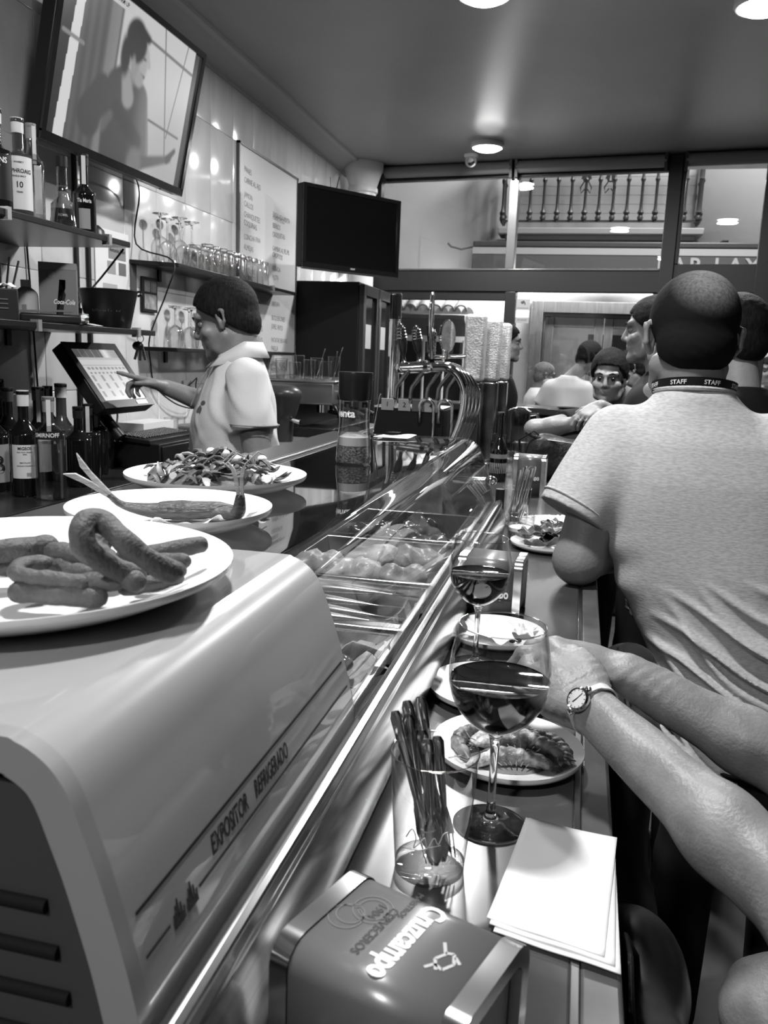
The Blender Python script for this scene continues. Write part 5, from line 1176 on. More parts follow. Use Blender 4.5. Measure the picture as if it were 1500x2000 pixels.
def picture(U, V):
    C = .42+.10*V+.05*sin(3*1.0)*U
    C = C*(1-.15*ell(U, V, (.85, .2), .3, .3, 0, .2))
    # dark curtain on the left with lighter folds
    cur = 1-sm(.355, .375, U+.0*V); C = C*(1-cur)+cur*(.06+.10*sm(.29, .34, U)*(1-sm(.345, .36, U))+.03*np.sin(U*60)**2)
    lt = sm(.275, .30, U)*(1-sm(.335, .36, U)); C = C*(1-lt*.75)+lt*.75*.20
    C = np.where((U < .105+.03*V) & (U > .045+.045*V), .62, C)
    C = np.where((U < .045+.045*V), .01, C); C = np.where(U > .935, .012, C)
    # window bars
    def bar(a, b, w_, g_):
        nonlocal C; k_ = seg(U, V, a, b, w_, w_, .006); C = C*(1-k_)+k_*g_
    bar((.665, 1.0), (.815, .18), .007, .12); bar((.865, .99), (.80, .32), .006, .14); bar((.56, .86), (.93, .832), .011, .14); bar((.64, .375), (.90, .358), .009, .12); bar((.03, .60), (.15, .59), .012, .2)
    # figure: jersey, neck, face, hair, arm
    def put(k_, g_):
        nonlocal C; C = C*(1-k_)+k_*g_
    body = np.maximum.reduce([seg(U, V, (.43, .40), (.47, .05), .21, .24, .02), seg(U, V, (.30, .40), (.24, .22), .10, .13, .02), seg(U, V, (.54, .45), (.58, .15), .12, .13, .02)])
    put(np.maximum(0, seg(U, V, (.545, .45), (.60, .15), .125, .135, .015)-.0)*1.0, .20)
    put(body*(1-sm(.50, .62, U)*.6), .045)
    put(seg(U, V, (.44, .56), (.47, .44), .055, .07, .02), .26)
    put(seg(U, V, (.40, .34), (.58, .20), .05, .06, .03)*.7, .03)
    put(ell(U, V, (.505, .69), .085, .15, -.12), .24); put(ell(U, V, (.545, .70), .05, .12, 0), .33)
    put(seg(U, V, (.565, .78), (.585, .70), .012, .02, .012), .36); put(seg(U, V, (.535, .615), (.56, .615), .014, .010, .008), .05)
    put(ell(U, V, (.53, .585), .05, .05, 0), .27); put(ell(U, V, (.548, .725), .02, .010, 0, .01), .08)
    hair = np.maximum.reduce([ell(U, V, (.475, .80), .130, .135, .3), ell(U, V, (.415, .68), .06, .13, .05), seg(U, V, (.50, .86), (.555, .855), .06, .03, .02)])
    put(hair, .015)
    put(ell(U, V, (.475, .66), .022, .04, .1), .25)
    put(seg(U, V, (.60, .06), (.86, .19), .05, .025, .02), .10); put(seg(U, V, (.84, .18), (.89, .26), .03, .02, .015), .06); put(ell(U, V, (.585, .06), .09, .10, .3, .03)*.8, .17)
    put(seg(U, V, (.33, .20), (.37, .28), .04, .03, .02)*.6, .12)
    # caption strip
    cap = ((V > .925-.0*U) & (U > .15) & (U < .43)); C = np.where(cap, .5, C)
    return np.clip(C, .004, 1)
def flat_screen(name, W, H, nu, nv, fn, mat, parent, y=.0016):
    u = np.linspace(0, 1, nu+1); v = np.linspace(0, 1, nv+1); U, V_ = np.meshgrid(u, v, indexing='ij'); C = fn(U, V_).reshape(-1)
    P = np.stack([(.5-U)*W, np.full_like(U, y), (V_-.5)*H], -1).reshape(-1, 3)
    i, j = np.meshgrid(np.arange(nu), np.arange(nv), indexing='ij'); a = (i*(nv+1)+j).reshape(-1)
    Q = np.stack([a, a+1, a+nv+2, a+nv+1], 1); me = mesh_np(name, P, Q, False)
    ca = me.color_attributes.new('Col', 'FLOAT_COLOR', 'POINT'); ca.data.foreach_set('color', np.stack([C, C, C, np.ones_like(C)], 1).astype(np.float32).reshape(-1))
    return obj(name, me, mat, parent)
flat_screen('screen_picture', .915, .525, 240, 138, picture, screen_mat('tv picture', .95), tv)
text('lettering', 'LIVE AND WARM UP', .020, (.185, .003, .240), (-1, 0, 0), (0, 0, 1), M('caption ink', .01, .6), tv, bold=.02, sx=.9)
MB().box((-.40, -.004, -.287), (-.30, .004, -.281)).build('stand_foot', m_chrome, tv)
tv2 = television('black flat television switched off, on a bracket over the tall fridge', (-1.405, 5.0, 2.295), (0, 0, R(-125.6)), .74, .46, .06)
text('lettering', 'SONY', .014, (0, .0085, -.214), (-1, 0, 0), (0, 0, 1), M('logo silver', .7, .3), tv2, bold=.02)
MB().box((-.03, -.30, -.03), (.03, -.10, .03)).build('wall_arm', m_black, tv2, bevel=.005)
MB().tube([(.12, -.02, .22), (.10, -.02, .30)], .003, 6).tube([(.16, -.02, .22), (.165, -.02, .29)], .002, 6).build('antenna', m_black, tv2)
MB().box((-.37, -.01, -.242), (.37, .009, -.232)).build('lower_trim', M('trim grey', .2, .2, metal=.8), tv2)

# ---------------------------------------------------------------- tall double-door fridge
fr = thing('bottle_fridge', 'tall black drinks fridge with two glass doors, below the switched-off television', 'fridge', (-1.65, 5.80, 0))
MB().box((-.245, -.41, .05), (.19, .41, 2.045)).build('cabinet', M('fridge black', .006, .6), fr, bevel=.006)
for s in (-1, 1):
    y0, y1 = sorted((s*.415, s*.008))
    d = MB().box((.192, y0, .15), (.228, y0+.055, 2.03)).box((.192, y1-.055, .15), (.228, y1, 2.03)).box((.192, y0+.055, .15), (.228, y1-.055, .22)).box((.192, y0+.055, 1.96), (.228, y1-.055, 2.03)).build('door', M('fridge door frame', .03, .3), fr, bevel=.003)
    MB().box((.205, y0+.055, .22), (.209, y1-.055, 1.96)).build('door_glass', M('dark door glass', .012, .08), d)
    MB().box((.226, y1-.012, .15), (.234, y1-.002, 2.03)).build('handle_strip', m_chrome, d)
    MB().box((.2095, y0+.12, 1.62), (.211, y1-.14, 1.78)).build('sticker', M('fridge sticker', .40, .4), d)
# ---------------------------------------------------------------- whiteboard
wb = thing('whiteboard', 'whiteboard with two handwritten columns of dishes on the tiled wall', 'whiteboard', (WX+.002, 4.89, 2.05))
MB().box((0, -.472, -.62), (.012, .475, .62)).build('board', M('board white', .56, .35), wb)
b = MB()
for lo, hi in (((0, -.48, -.63), (.018, -.465, .63)), ((0, .465, -.63), (.018, .48, .63)), ((0, -.48, .617), (.018, .48, .63)), ((0, -.48, -.63), (.018, .48, -.617))): b.box(lo, hi)
b.build('frame', M('board frame', .13, .35, metal=.6), wb)
ink = M('marker ink', .09, .7)
left = [('PANES', .50), ('CARNE AL AJO', .455), ('JAMON', .38), ('CALLOS', .33), ('CHANQUETES', .265), ('COQUINAS', .215), ('CONCHA FINA', .15), ('ALMEJAS', .09), ('ANCHOAS', .04), ('PINTILLAS', -.03), ('CHOPITOS', -.08), ('SALMONETES', -.125), ('TAPAS', -.19)]
right = [('ENSALADA MIXTA', .345), ('MANCHEGO', .315), ('IBERICO', .27), ('CROQUETAS', .215), ('GAMBAS AL PIL PIL', .15), ('CHOPITOS', .10), ('ROSADA', .035), ('PIJOTA', -.02), ('BACALAO', -.11), ('FRITURA', -.19), ('BOQUERONES', -.265), ('JUREL FRITO', -.33), ('PATATAS BRAVAS', -.40), ('PAELLA', -.445), ('ENSALADILLA', -.50), ('ARROZ NEGRO', -.55), ('MERLUZA FRITA', -.60)]
for col, y0 in ((left, -.40), (right, .04)):
    for s, z in col:
        V, F = text2d(s, .05, random.uniform(-.012, .0), 'LEFT', random.uniform(-.1, .1)); dz = random.uniform(-.01, .01); slope = random.uniform(-.04, .04)
        MB().add([(.0126, y0+u*.72, z+dz+v*.85+u*slope) for u, v in V], F).build('handwriting', ink, wb, smooth=False)
for s, z in (('ALITAS', -.33), ('POLLO', -.40), ('FLAN', -.47)):
    V, F = text2d(s, .05, -.01, 'LEFT'); MB().add([(.0126, -.22+u*.72, z+v+u*-.1) for u, v in V], F).build('handwriting', ink, wb, smooth=False)

# ---------------------------------------------------------------- notices, frame, cables
nt_ = thing('notice_sheet', 'white notice sheet with grey printed blocks taped beside the bucket', 'notice', (WX+.002, 3.155, 1.86))
MB().box((0, -.125, -.16), (.003, .125, .17)).build('sheet', M('notice paper', .72, .6), nt_)
for y0, z0, y1, z1, g_2 in ((-.03, .06, .10, .13, .22), (-.04, .0, .02, .05, .3), (.045, -.0, .10, .05, .14), (-.075, -.15, .03, -.04, .4)):
    MB().box((.0032, y0, z0), (.0042, y1, z1)).build('printed_block', M('print grey %.2f' % g_2, g_2, .6), nt_)
text('lettering', 'Antonio Nov', .022, (.0046, .035, .095), (0, 1, 0), (0, 0, 1), M('label ink', .01, .6), nt_, bold=.02)
text('lettering', '3 TORTI', .012, (.0046, .08, -.09), (0, 1, 0), (0, 0, 1), M('label ink', .01, .6), nt_)
text('lettering', 'POR LA', .012, (.0046, .08, -.11), (0, 1, 0), (0, 0, 1), M('label ink', .01, .6), nt_)
fr_ = thing('picture_frame', 'small dark framed picture hanging between the two glass shelves', 'picture', (WX+.003, 3.44, 1.80))
MB().box((0, -.065, -.075), (.012, .065, .075)).build('frame', m_black, fr_, bevel=.002)
for y0, z0, y1, z1, gg in ((-.052, .012, -.004, .06, .2), (.002, .012, .052, .06, .13), (-.052, -.062, .052, .002, .26)): MB().box((.0125, y0, z0), (.0135, y1, z1)).build('photo', M('photo %.2f' % gg, gg, .4, noise=(40, .5, 1.4)), fr_)
pr2 = MB().box((WX+.001, 3.295, 1.80), (WX+.004, 3.345, 1.92)).build('small_card', M('dark card', .06, .5)); tag(pr2, 'narrow dark printed card beside the framed picture', 'card')
def cable(label, pts, r=.0035):
    o = MB().tube(catmull(pts, 5), r, 7).build('cable', m_black, None, ang=180); return tag(o, label, 'cable')
cable('black cable hanging from the television past the two glass shelves down to the till', [(-1.80, 3.16, 2.25), (-1.86, 3.31, 2.20), (-1.885, 3.32, 2.0), (-1.70, 3.29, 1.93), (-1.72, 3.27, 1.8), (-1.86, 3.38, 1.62), (-1.88, 3.42, 1.5), (-1.88, 3.46, 1.40), (-1.86, 3.60, 1.32), (-1.86, 3.78, 1.285), (-1.88, 3.84, 1.30)])
cable('black cable behind the bottles, dropping from the left end of the television', [(-1.80, 2.48, 2.25), (-1.87, 2.56, 2.15), (-1.895, 2.6, 2.0), (-1.895, 2.62, 1.7), (-1.895, 2.64, 1.35), (-1.895, 2.66, 1.14)])
cable('black cable swinging from the end of the bottle shelf behind the bucket', [(-1.50, 2.56, 1.885), (-1.62, 2.62, 1.80), (-1.84, 2.82, 1.72), (-1.885, 2.84, 1.66), (-1.89, 2.83, 1.64)])
cable('thin black loop of cable plugged in the wall socket', [(-1.895, 3.80, 1.385), (-1.86, 3.81, 1.42), (-1.87, 3.86, 1.43), (-1.885, 3.88, 1.38), (-1.89, 3.95, 1.25), (-1.89, 4.0, 1.15)], .003)
cable('black cable looping under the till screen', [(-1.66, 2.70, 1.345), (-1.68, 2.78, 1.29), (-1.72, 2.86, 1.28), (-1.75, 2.92, 1.31), (-1.78, 2.95, 1.34)], .004)
so = thing('wall_socket', 'pale wall socket on the tiles beyond the pointing hand', 'socket', (WX+.002, 3.80, 1.38))
MB().box((0, -.04, -.04), (.012, .04, .04)).build('plate', M('socket plate', .5, .4), so, bevel=.003)
MB().lathe([(.018, 0), (.016, .012), (1e-4, .012)], 16).xform(Matrix.Rotation(R(90), 4, 'Y')).build('plug', m_black, so).location = (.012, 0, 0)
# ---------------------------------------------------------------- things on the middle shelf
S2 = 1.6305
bk = thing('ice_bucket', 'black flared bucket with embossed lettering on the middle shelf', 'bucket', (-1.605, 2.635, S2))
MB().lathe([(1e-4, 0), (.070, 0), (.0725, .004), (.098, .125), (.101, .127), (.098, .129), (.094, .125), (.068, .006), (1e-4, .006)], 40, cap=False).build('bucket_wall', M('bucket black', .01, .35), bk, ang=40)
for a in (R(200), R(20)): MB().tube([(.098*cos(a), .098*sin(a), .112), (.112*cos(a), .112*sin(a), .118), (.112*cos(a), .112*sin(a), .128), (.098*cos(a), .098*sin(a), .127)], .004, 8).build('lug', m_black, bk)
fB = lambda u, v: ((.0835+.0017*v/.01+.001)*sin(.45+u/.084), -(.0835+.0017*v/.01+.001)*cos(.45+u/.084), .062+v)
text('lettering', 'LICOR 43', .024, 0, 0, 0, M('embossed black', .035, .4), bk, bold=.02, fn=fB)
bx = thing('drinks_box', 'tall grey carton with a dark bottle printed on it, on the middle shelf', 'box', (-1.615, 2.37, S2), rz=R(32))
MB().box((-.055, -.05, 0), (.055, .05, .185)).build('carton', M('carton grey', .14, .5), bx, bevel=.002)
MB().box((-.055, -.051, .165), (.055, -.05, .185)).build('carton_flap', M('carton flap', .2, .5), bx)
ZN = 'bottle_print'
MB().add([(x, -.0506, z) for x, z in ((.004,.135),(.022,.135),(.021,.110),(.008,.088),(-.004,.070),(-.008,.02),(.012,.02),(.016,.065),(.022,.09))], [tuple(range(9))]).build(ZN, m_ink, bx, smooth=False)
text('lettering', 'Coca-Cola', .020, (.016, -.0512, .068), (1, 0, 0), (0, 0, 1), M('label white ink', .7, .5), bx, bold=.02, shear=.3, sx=.72)
MB().lathe([(1e-4, 0), (.011, 0)], 24).xform(Matrix.Translation((-.018, -.0508, .150)) @ Matrix.Rotation(R(90), 4, 'X')).build('round_seal', M('seal', .34, .5), bx)
pb = thing('squeeze_bottle', 'pale plastic bottle with a screw cap between the straws and the drinks box', 'bottle', (-1.685, 2.305, S2))
MB().lathe(catmull([(1e-4, 0), (.033, 0), (.035, .008), (.035, .075), (.03, .095), (.015, .108), (.013, .112)], 3), 24, cap=False).build('bottle_body', M('translucent plastic', .42, .4), pb, ang=180)
MB().lathe([(.015, .110), (.015, .130), (1e-4, .131)], 18).build('screw_cap', M('cap pale', .5, .4), pb, ang=40)
MB().box((.01, -.036, .04), (.025, -.033, .055)).build('print', m_lab['g'], pb)
st_c = thing('straw_cup', 'clear cup of drinking straws at the left edge on the middle shelf', 'cup', (-1.70, 2.20, S2))
MB().lathe([(1e-4, .001), (.030, .001), (.036, .09)], 22, cap=False).build('cup_wall', m_clear, st_c, ang=60)
sl = ['leftmost', 'second from the left', 'third from the left', 'third from the right', 'second from the right', 'rightmost']
for i in range(6):
    o = MB().tube([(-.015+.006*i, .002*(i % 3), .006), (-.06+.026*i, .006*(i % 3)-.01, .165+.01*((i*2) % 3))], .0032, 8).build('drinking_straw', M('straw grey %d' % (i % 2), (.16, .4)[i % 2], .4)); o.location = (-1.70, 2.20, S2); tag(o, sl[i]+' drinking straw in the clear cup on the middle shelf', 'straw', 'drinking straws')
nb = thing('black_box', 'black slotted box at the left edge of the middle shelf', 'box', (-1.60, 2.06, S2), rz=R(36))
MB().box((-.055, -.05, 0), (.055, .05, .085)).build('case', M('box black', .02, .4), nb, bevel=.003)
for i in range(3): MB().box((-.045, -.0525, .03+.012*i), (.03, -.05, .033+.012*i)).build('slot', M('slot grey', .12, .4), nb)
nw = crumple('paper_napkin', 'white paper poking out of the top of the black slotted box', (-1.60, 2.06, S2+.0855), .04, 17, hgt=.5)
cm = thing('photo_camera_case', 'dark folded case with a shiny end in front of the drinks box', 'case', (-1.555, 2.26, S2), rz=R(38))
MB().box((-.10, -.035, 0), (.07, .035, .028)).build('case_body', M('case dark', .02, .35), cm, bevel=.008, seg=3)
MB().hexa([(-.10, -.035, .029), (.05, -.035, .036), (.05, .035, .036), (-.10, .035, .029)], (0, 0, 1), .006).build('clear_lid', M('cloudy lid', .16, .15), cm)
MB().box((.07, -.03, .004), (.092, .03, .034)).build('foil_end', M('foil', .35, .2, metal=1, bump=(80, .8)), cm)
cu = thing('dark_cup', 'dark cylindrical cup beside the bucket on the middle shelf', 'cup', (-1.73, 2.60, S2))
MB().lathe([(1e-4, 0), (.036, 0), (.040, .065), (.037, .065), (.034, .004), (1e-4, .004)], 26, cap=False).build('cup_wall', M('cup dark', .06, .4), cu, ang=40)
for i, (x, y) in enumerate([(-1.545, 2.42), (-1.57, 2.46), (-1.60, 2.48)]):
    o = MB().grid(lambda u, v: ((u-.5)*.07, (v-.5)*.05, .001+.002*i+.004*sin(u*3)), 6, 4).build('receipt', m_paper, None, thick=.0006); o.location = (x, y, S2+.001); o.rotation_euler = (0, 0, .5*i); tag(o, ['uppermost', 'middle', 'lowest'][i]+' of three white paper slips at the foot of the bucket', 'receipt', 'paper slips by the bucket')
bh = thing('overturned_bowl', 'black rounded bowl overturned on the end of the bottle shelf', 'bowl', (-1.60, 2.525, S1))
MB().lathe([(.060, 0), (.060, .004), (.050, .006), (.046, .03), (.030, .045), (1e-4, .05)], 28).build('bowl_shell', m_black, bh, ang=40)
ky = thing('key_bunch', 'bunch of dark keys hanging from the end of the middle shelf', 'keys', (-1.50, 2.66, 1.60))
MB().lathe([(.012, -.003), (.014, 0), (.012, .003)], 16, cap=False).xform(Matrix.Rotation(R(90), 4, 'X')).build('key_ring', m_chrome, ky)
MB().ball((-.01, 0, -.025), (.022, .010, .016), 12, 8).build('key_head', m_black, ky)
for i in range(3): MB().box((-.004, -.002, -.075), (.004, .002, -.03)).xform(Matrix.Rotation(-.25+.28*i, 4, 'Y')).build('key_blade', M('dull key', .10, .3, metal=.8), ky)
# ---------------------------------------------------------------- till: touch screen, drawer, keyboard, printer

ps = thing('till_screen', 'black touch screen till tilted up on the back counter, its lit page pale', 'till', (-1.615, 2.648, 1.472))
n_ = Vector((.80, 0, .60)); upv = Vector((-.60, 0, .80)); xl = Vector((0, -1, 0))
ps.rotation_euler = Matrix((xl, n_, upv)).transposed().to_euler()
MB().box((-.165, -.045, -.135), (.165, 0, .132)).build('casing', m_black, ps, bevel=.006)
MB().box((-.165, .0, -.135), (.165, .004, -.105)).box((-.165, 0, .105), (.165, .004, .132)).box((-.165, 0, -.105), (-.135, .004, .105)).box((.135, 0, -.105), (.165, .004, .105)).build('bezel', m_black, ps)
def page(U, V):
    C = np.full_like(U, .62); C = np.where(V > .84, .10, C); C = np.where((V > .84) & (np.mod(U*7.2, 1) < .08), .3, C); C = np.where((V > .84) & (U > .62), .35+.4*np.exp(-((U-.72)/.08)**2), C)
    C = np.where((V > .79) & (V < .84), .5, C); C = np.where((V > .60) & (V < .645) & (np.mod(U*11, 1) < .6) & (U > .08), .25, C); C = np.where((V > .67) & (V < .70), .45, C); C = np.where((V > .52) & (V < .555) & (np.mod(U*11, 1) < .5) & (U > .08) & (U < .7), .22, C)
    for v0 in (.40, .25, .10): C = np.where((V > v0-.02) & (V < v0+.09) & (np.mod(U*5, 1) > .35) & (np.mod(U*5, 1) < .62), .25, C)
    return C
flat_screen('lit_page', .27, .21, 110, 84, page, screen_mat('till page', .85), ps)
MB().box((-.12, .001, -.128), (-.05, .0055, -.112)).build('maker_plate', M('maker plate', .5, .3), ps)
MB().tube([(0, -.04, -.03), (0, -.11, -.10), (0, -.10, -.2)], .022, 12).build('stand_arm', m_black, ps)
td = thing('cash_drawer', 'black cash drawer with a round lock, under the keyboard on the back counter', 'cash drawer', (-1.66, 2.96, 1.1285))
MB().box((-.20, -.19, 0), (.17, .20, .095)).build('drawer_case', M('drawer black', .012, .4), td, bevel=.004)
MB().box((.17, -.18, .008), (.178, .19, .085)).build('drawer_front', M('drawer front', .010, .3), td, bevel=.003)
MB().lathe([(.011, 0), (.009, .006), (1e-4, .006)], 16).xform(Matrix.Translation((.178, .04, .05)) @ Matrix.Rotation(R(90), 4, 'Y')).build('lock', m_steel, td)
kb = thing('keyboard', 'black keyboard lying on the cash drawer', 'keyboard', (-1.60, 2.95, 1.224), rot=(0, R(4), 0))
MB().box((-.075, -.19, 0), (.075, .20, .018)).build('keyboard_base', m_black, kb, bevel=.004)
kc = MB().box((-.0065, -.0065, 0), (.0065, .0065, .006)); kme = kc.mesh('key', False); kme.materials.append(M('key grey', .045, .3))
for i in range(6):
    for j in range(18):
        o = bpy.data.objects.new('key', kme); link(o, kb); o.location = (-.055+i*.018, -.165+j*.0195, .018)
pn_ = thing('receipt_printer', 'silver and black receipt printer on the back counter beside the barman', 'printer', (-1.53, 3.23, 1.1285), rz=R(-12))
MB().add([(-.09,-.075,0),(.09,-.075,0),(.09,.075,0),(-.09,.075,0),(-.09,-.075,.135),(.05,-.075,.135),(.09,-.075,.10),(-.09,.075,.135),(.05,.075,.135),(.09,.075,.10)],
   [(0,3,2,1),(0,1,6,5,4),(3,7,8,9,2),(4,5,8,7),(5,6,9,8),(6,1,2,9),(0,4,7,3)]).build('printer_case', M('printer silver', .30, .3, metal=.5), pn_, bevel=.012, seg=3)
MB().hexa([(.092,-.06,.012),(.092,.06,.012),(.092,.06,.092),(.092,-.06,.092)], (1,0,0), .003).build('black_front', m_blackg, pn_)
MB().hexa([(-.06,-.077,.02),(.07,-.077,.02),(.07,-.077,.085),(-.06,-.077,.115)], (0,-1,0), .003).build('black_side', m_blackg, pn_)
for i in range(3): MB().tube([(.0, -.0815, .05+.014*i), (.02, -.0815, .066+.014*i)], .0016, 6).build('vent_mark', M('vent grey', .3, .3), pn_)
rp_ = MB().box((-1.86, 3.10, 1.225), (-1.74, 3.36, 1.262)).build('paper_pad', M('pad paper', .62, .7)); tag(rp_, 'white block of paper behind the keyboard under the wall cables', 'paper pad')
# extra glasses behind the printer
for i, y in enumerate((3.40, 3.47, 3.54)): tumbler('clear tumbler on the back counter behind the printer, '+od[i]+' from the printer', (-1.84, y+.06, 1.146 if y+.06 > 3.47 else 1.1285), .028, .033, .11, 'tumbler', 'tumblers behind the printer', n=20)
# ---------------------------------------------------------------- coffee machine with cups on top
cf = thing('coffee_machine', 'steel and black espresso machine on the work counter behind the barman', 'coffee machine', (-1.42, 4.30, 1.1455))
MB().box((-.33, -.22, .17), (.20, .55, .285)).build('upper_body', M('machine steel', .28, .25, metal=.8), cf, bevel=.01, seg=3)
MB().box((-.33, -.20, .0), (.0, .52, .17)).build('back_body', M('machine black', .015, .4), cf)
MB().box((-.02, -.21, 0), (.20, .53, .05)).build('drip_tray', M('machine black', .015, .4), cf, bevel=.005)
MB().box((-.34, -.23, .283), (.21, .56, .295)).build('cup_rail', m_steel, cf, bevel=.004)
for y in (-.08, .12, .34):
    h_ = MB().lathe([(.035, 0), (.035, .045), (1e-4, .045)], 20, c=(.10, y, .125)).build('group_head', m_chrome, cf)
    MB().tube([(.13, y, .13), (.22, y, .12), (.27, y, .10)], [.010, .013, .012], 10).build('portafilter', m_black, cf)
MB().tube([(.19, -.18, .17), (.22, -.19, .12), (.225, -.20, .02)], .005, 8).build('steam_wand', m_chrome, cf)
MB().lathe([(.022, 0), (.024, .02), (1e-4, .022)], 18).xform(Matrix.Translation((.20, -.14, .22)) @ Matrix.Rotation(R(90), 4, 'Y')).build('steam_knob', m_black, cf)
text('lettering', 'La Spaziale', .02, (.2005, -.02, .262), (0, 1, 0), (0, 0, 1), M('label white ink', .7, .5), cf, sx=.9)
CUP = [(-.20,-.15,.07,.033),(-.11,-.16,.09,.03),(-.03,-.17,.085,.032),(.05,-.17,.10,.031),(.13,-.16,.095,.033),(-.16,-.02,.10,.033),(-.06,-.03,.12,.034),(.04,-.02,.11,.034),(.13,.0,.12,.033)]
cpl = ['leftmost in the front row','second from the left in the front row','third from the left in the front row','fourth from the left in the front row','rightmost in the front row','leftmost in the back row','second in the back row','third in the back row','rightmost in the back row']
for i, (x, y, h, r) in enumerate(CUP): tumbler('small glass on top of the coffee machine, '+cpl[i], (-1.42+x, 4.30+y, 1.441), r*.85, r, h, 'coffee_glass', 'glasses on the coffee machine', n=18)
for i, (x, y, dx, dz) in enumerate([(-.06,-.03,-.02,.17),(.04,-.02,.05,.16),(.13,.0,.05,.17),(.13,.0,.02,.15)]):
    o = MB().tube([(0, 0, .011), (dx*.8, -.01, dz*.85), (dx, -.012, dz)], [.0022, .0025, .006], 8, flat=.5).build('long_spoon', m_chrome); o.location = (-1.42+x, 4.30+y, 1.441); tag(o, ['leftmost','second','third','rightmost'][i]+' long spoon standing in the glasses on the coffee machine', 'spoon', 'spoons on the coffee machine')
gr = thing('coffee_grinder', 'dark rounded coffee grinder between the barman and the espresso machine', 'grinder', (-1.42, 3.85, 1.1455))
MB().lathe(catmull([(.06, 0), (.065, .10), (.075, .13), (.095, .20), (.10, .24), (.06, .27), (1e-4, .272)], 3), 26, cap=False).build('grinder_body', M('grinder dark', .03, .3), gr, ang=180)
MB().tube([(.06, -.02, .11), (.11, -.03, .10)], .012, 8).build('dosing_arm', m_chrome, gr)
# ================================================================ PEOPLE
m_skin = M('skin', .30, .48, noise=(14, .88, 1.1), bump=(130, .12))
m_skin_b = M('tanned skin', .20, .48, noise=(14, .88, 1.1), bump=(130, .12))
m_hair = M('black hair', .006, .75, spec=.15, noise=(120, .5, 2.2), stretch=(1, 1, .3), bump=(260, .3))
m_eye = M('shaded eye white', .15, .3); m_iris = M('iris dark', .01, .1)  # eyeballs greyed: the shade of the sockets is put into the colour
m_lip = M('lip', .20, .45)
def rotm(v): return Matrix(v) if not isinstance(v, Matrix) else v
def face_frame(face, tiltup=(0, 0, 1)):
    """3x3 with columns right, forward, up for a head that looks along face"""
    f = Vector(face).normalized(); u = Vector(tiltup); r = f.cross(u).normalized(); u = r.cross(f).normalized()
    return Matrix((r, f, u)).transposed()
def head(c, Rm, s=1.0, jaw=1.0, ears=True):
    """prims (and carves) of a head centred at eye height; returns also a mapper"""
    c = Vector(c); P = lambda x, y, z: tuple(c+Rm @ Vector((x*s, y*s, z*s)))
    E = lambda x, y, z, a, b, d, k=.02: ('ell', P(x, y, z), (a*s, b*s, d*s), Rm, {'k': k})
    K = lambda a, b, ra, rb, k=.012: ('cap', P(*a), P(*b), ra*s, rb*s, {'k': k})
    pr = [E(0, -.012, .035, .0755, .094, .080), E(0, .030, -.045, .060*jaw, .062, .072), E(0, .066, -.098, .026*jaw, .024, .018),
          K((-.044*jaw, .035, -.085), (0, .072, -.098), .018, .016), K((.044*jaw, .035, -.085), (0, .072, -.098), .018, .016),
          K((-.052*jaw, -.0, -.055), (-.044*jaw, .035, -.085), .022, .018), K((.052*jaw, -.0, -.055), (.044*jaw, .035, -.085), .022, .018),
          K((0, .088, .012), (0, .104, -.028), .008, .0115, .008), K((-.011, .093, -.034), (.011, .093, -.034), .008, .008, .006),
          K((-.045, .072, .024), (-.012, .085, .020), .011, .011), K((.045, .072, .024), (.012, .085, .020), .011, .011),
          K((-.05, .055, -.030), (-.03, .072, -.036), .018, .014), K((.05, .055, -.030), (.03, .072, -.036), .018, .014),
          E(0, .086, -.058, .021, .010, .0055, .005), E(0, .085, -.068, .018, .010, .0060, .005)]
    if ears:
        for q in (-1, 1):
            pr += [K((q*.074, .0, .014), (q*.076, -.006, -.030), .010, .008, .006), K((q*.078, -.012, .020), (q*.089, -.022, .012), .008, .006, .006), K((q*.089, -.022, .014), (q*.086, -.018, -.018), .0055, .006, .005), K((q*.086, -.018, -.018), (q*.076, -.004, -.032), .006, .007, .005)]
    cv = [('ell', P(q*.031, .098, -.001), (.015*s, .014*s, .011*s), Rm) for q in (-1, 1)]+[('cap', P(-.018, .098, -.063), P(.018, .098, -.063), .0022*s, .0022*s)]
    if ears: cv += [('ell', P(q*.088, -.008, -.004), (.009*s, .008*s, .016*s), Rm) for q in (-1, 1)]
    return pr, cv, P
def head_bits(t, P, s, Rm, lips=True):
    for q in (-1, 1):
        e = MB().ball((0, 0, 0), .0112*s, 12, 8).build('eye', m_eye, t); e.location = P(q*.031, .0715, -.001)
        i_ = MB().lathe([(.0078*s, -.002), (1e-4, .001)], 12).xform(Matrix.Rotation(R(-90), 4, 'X')).build('iris', m_iris, e); i_.location = Rm @ Vector((0, .0112*s, -.0006)); i_.rotation_euler = Rm.to_euler()
        MB().tube([P(q*.046, .081, .021), P(q*.03, .0905, .026), P(q*.014, .0935, .021)], [.0015*s, .0042*s, .003*s], 6).build('eyebrow', m_hair, t)
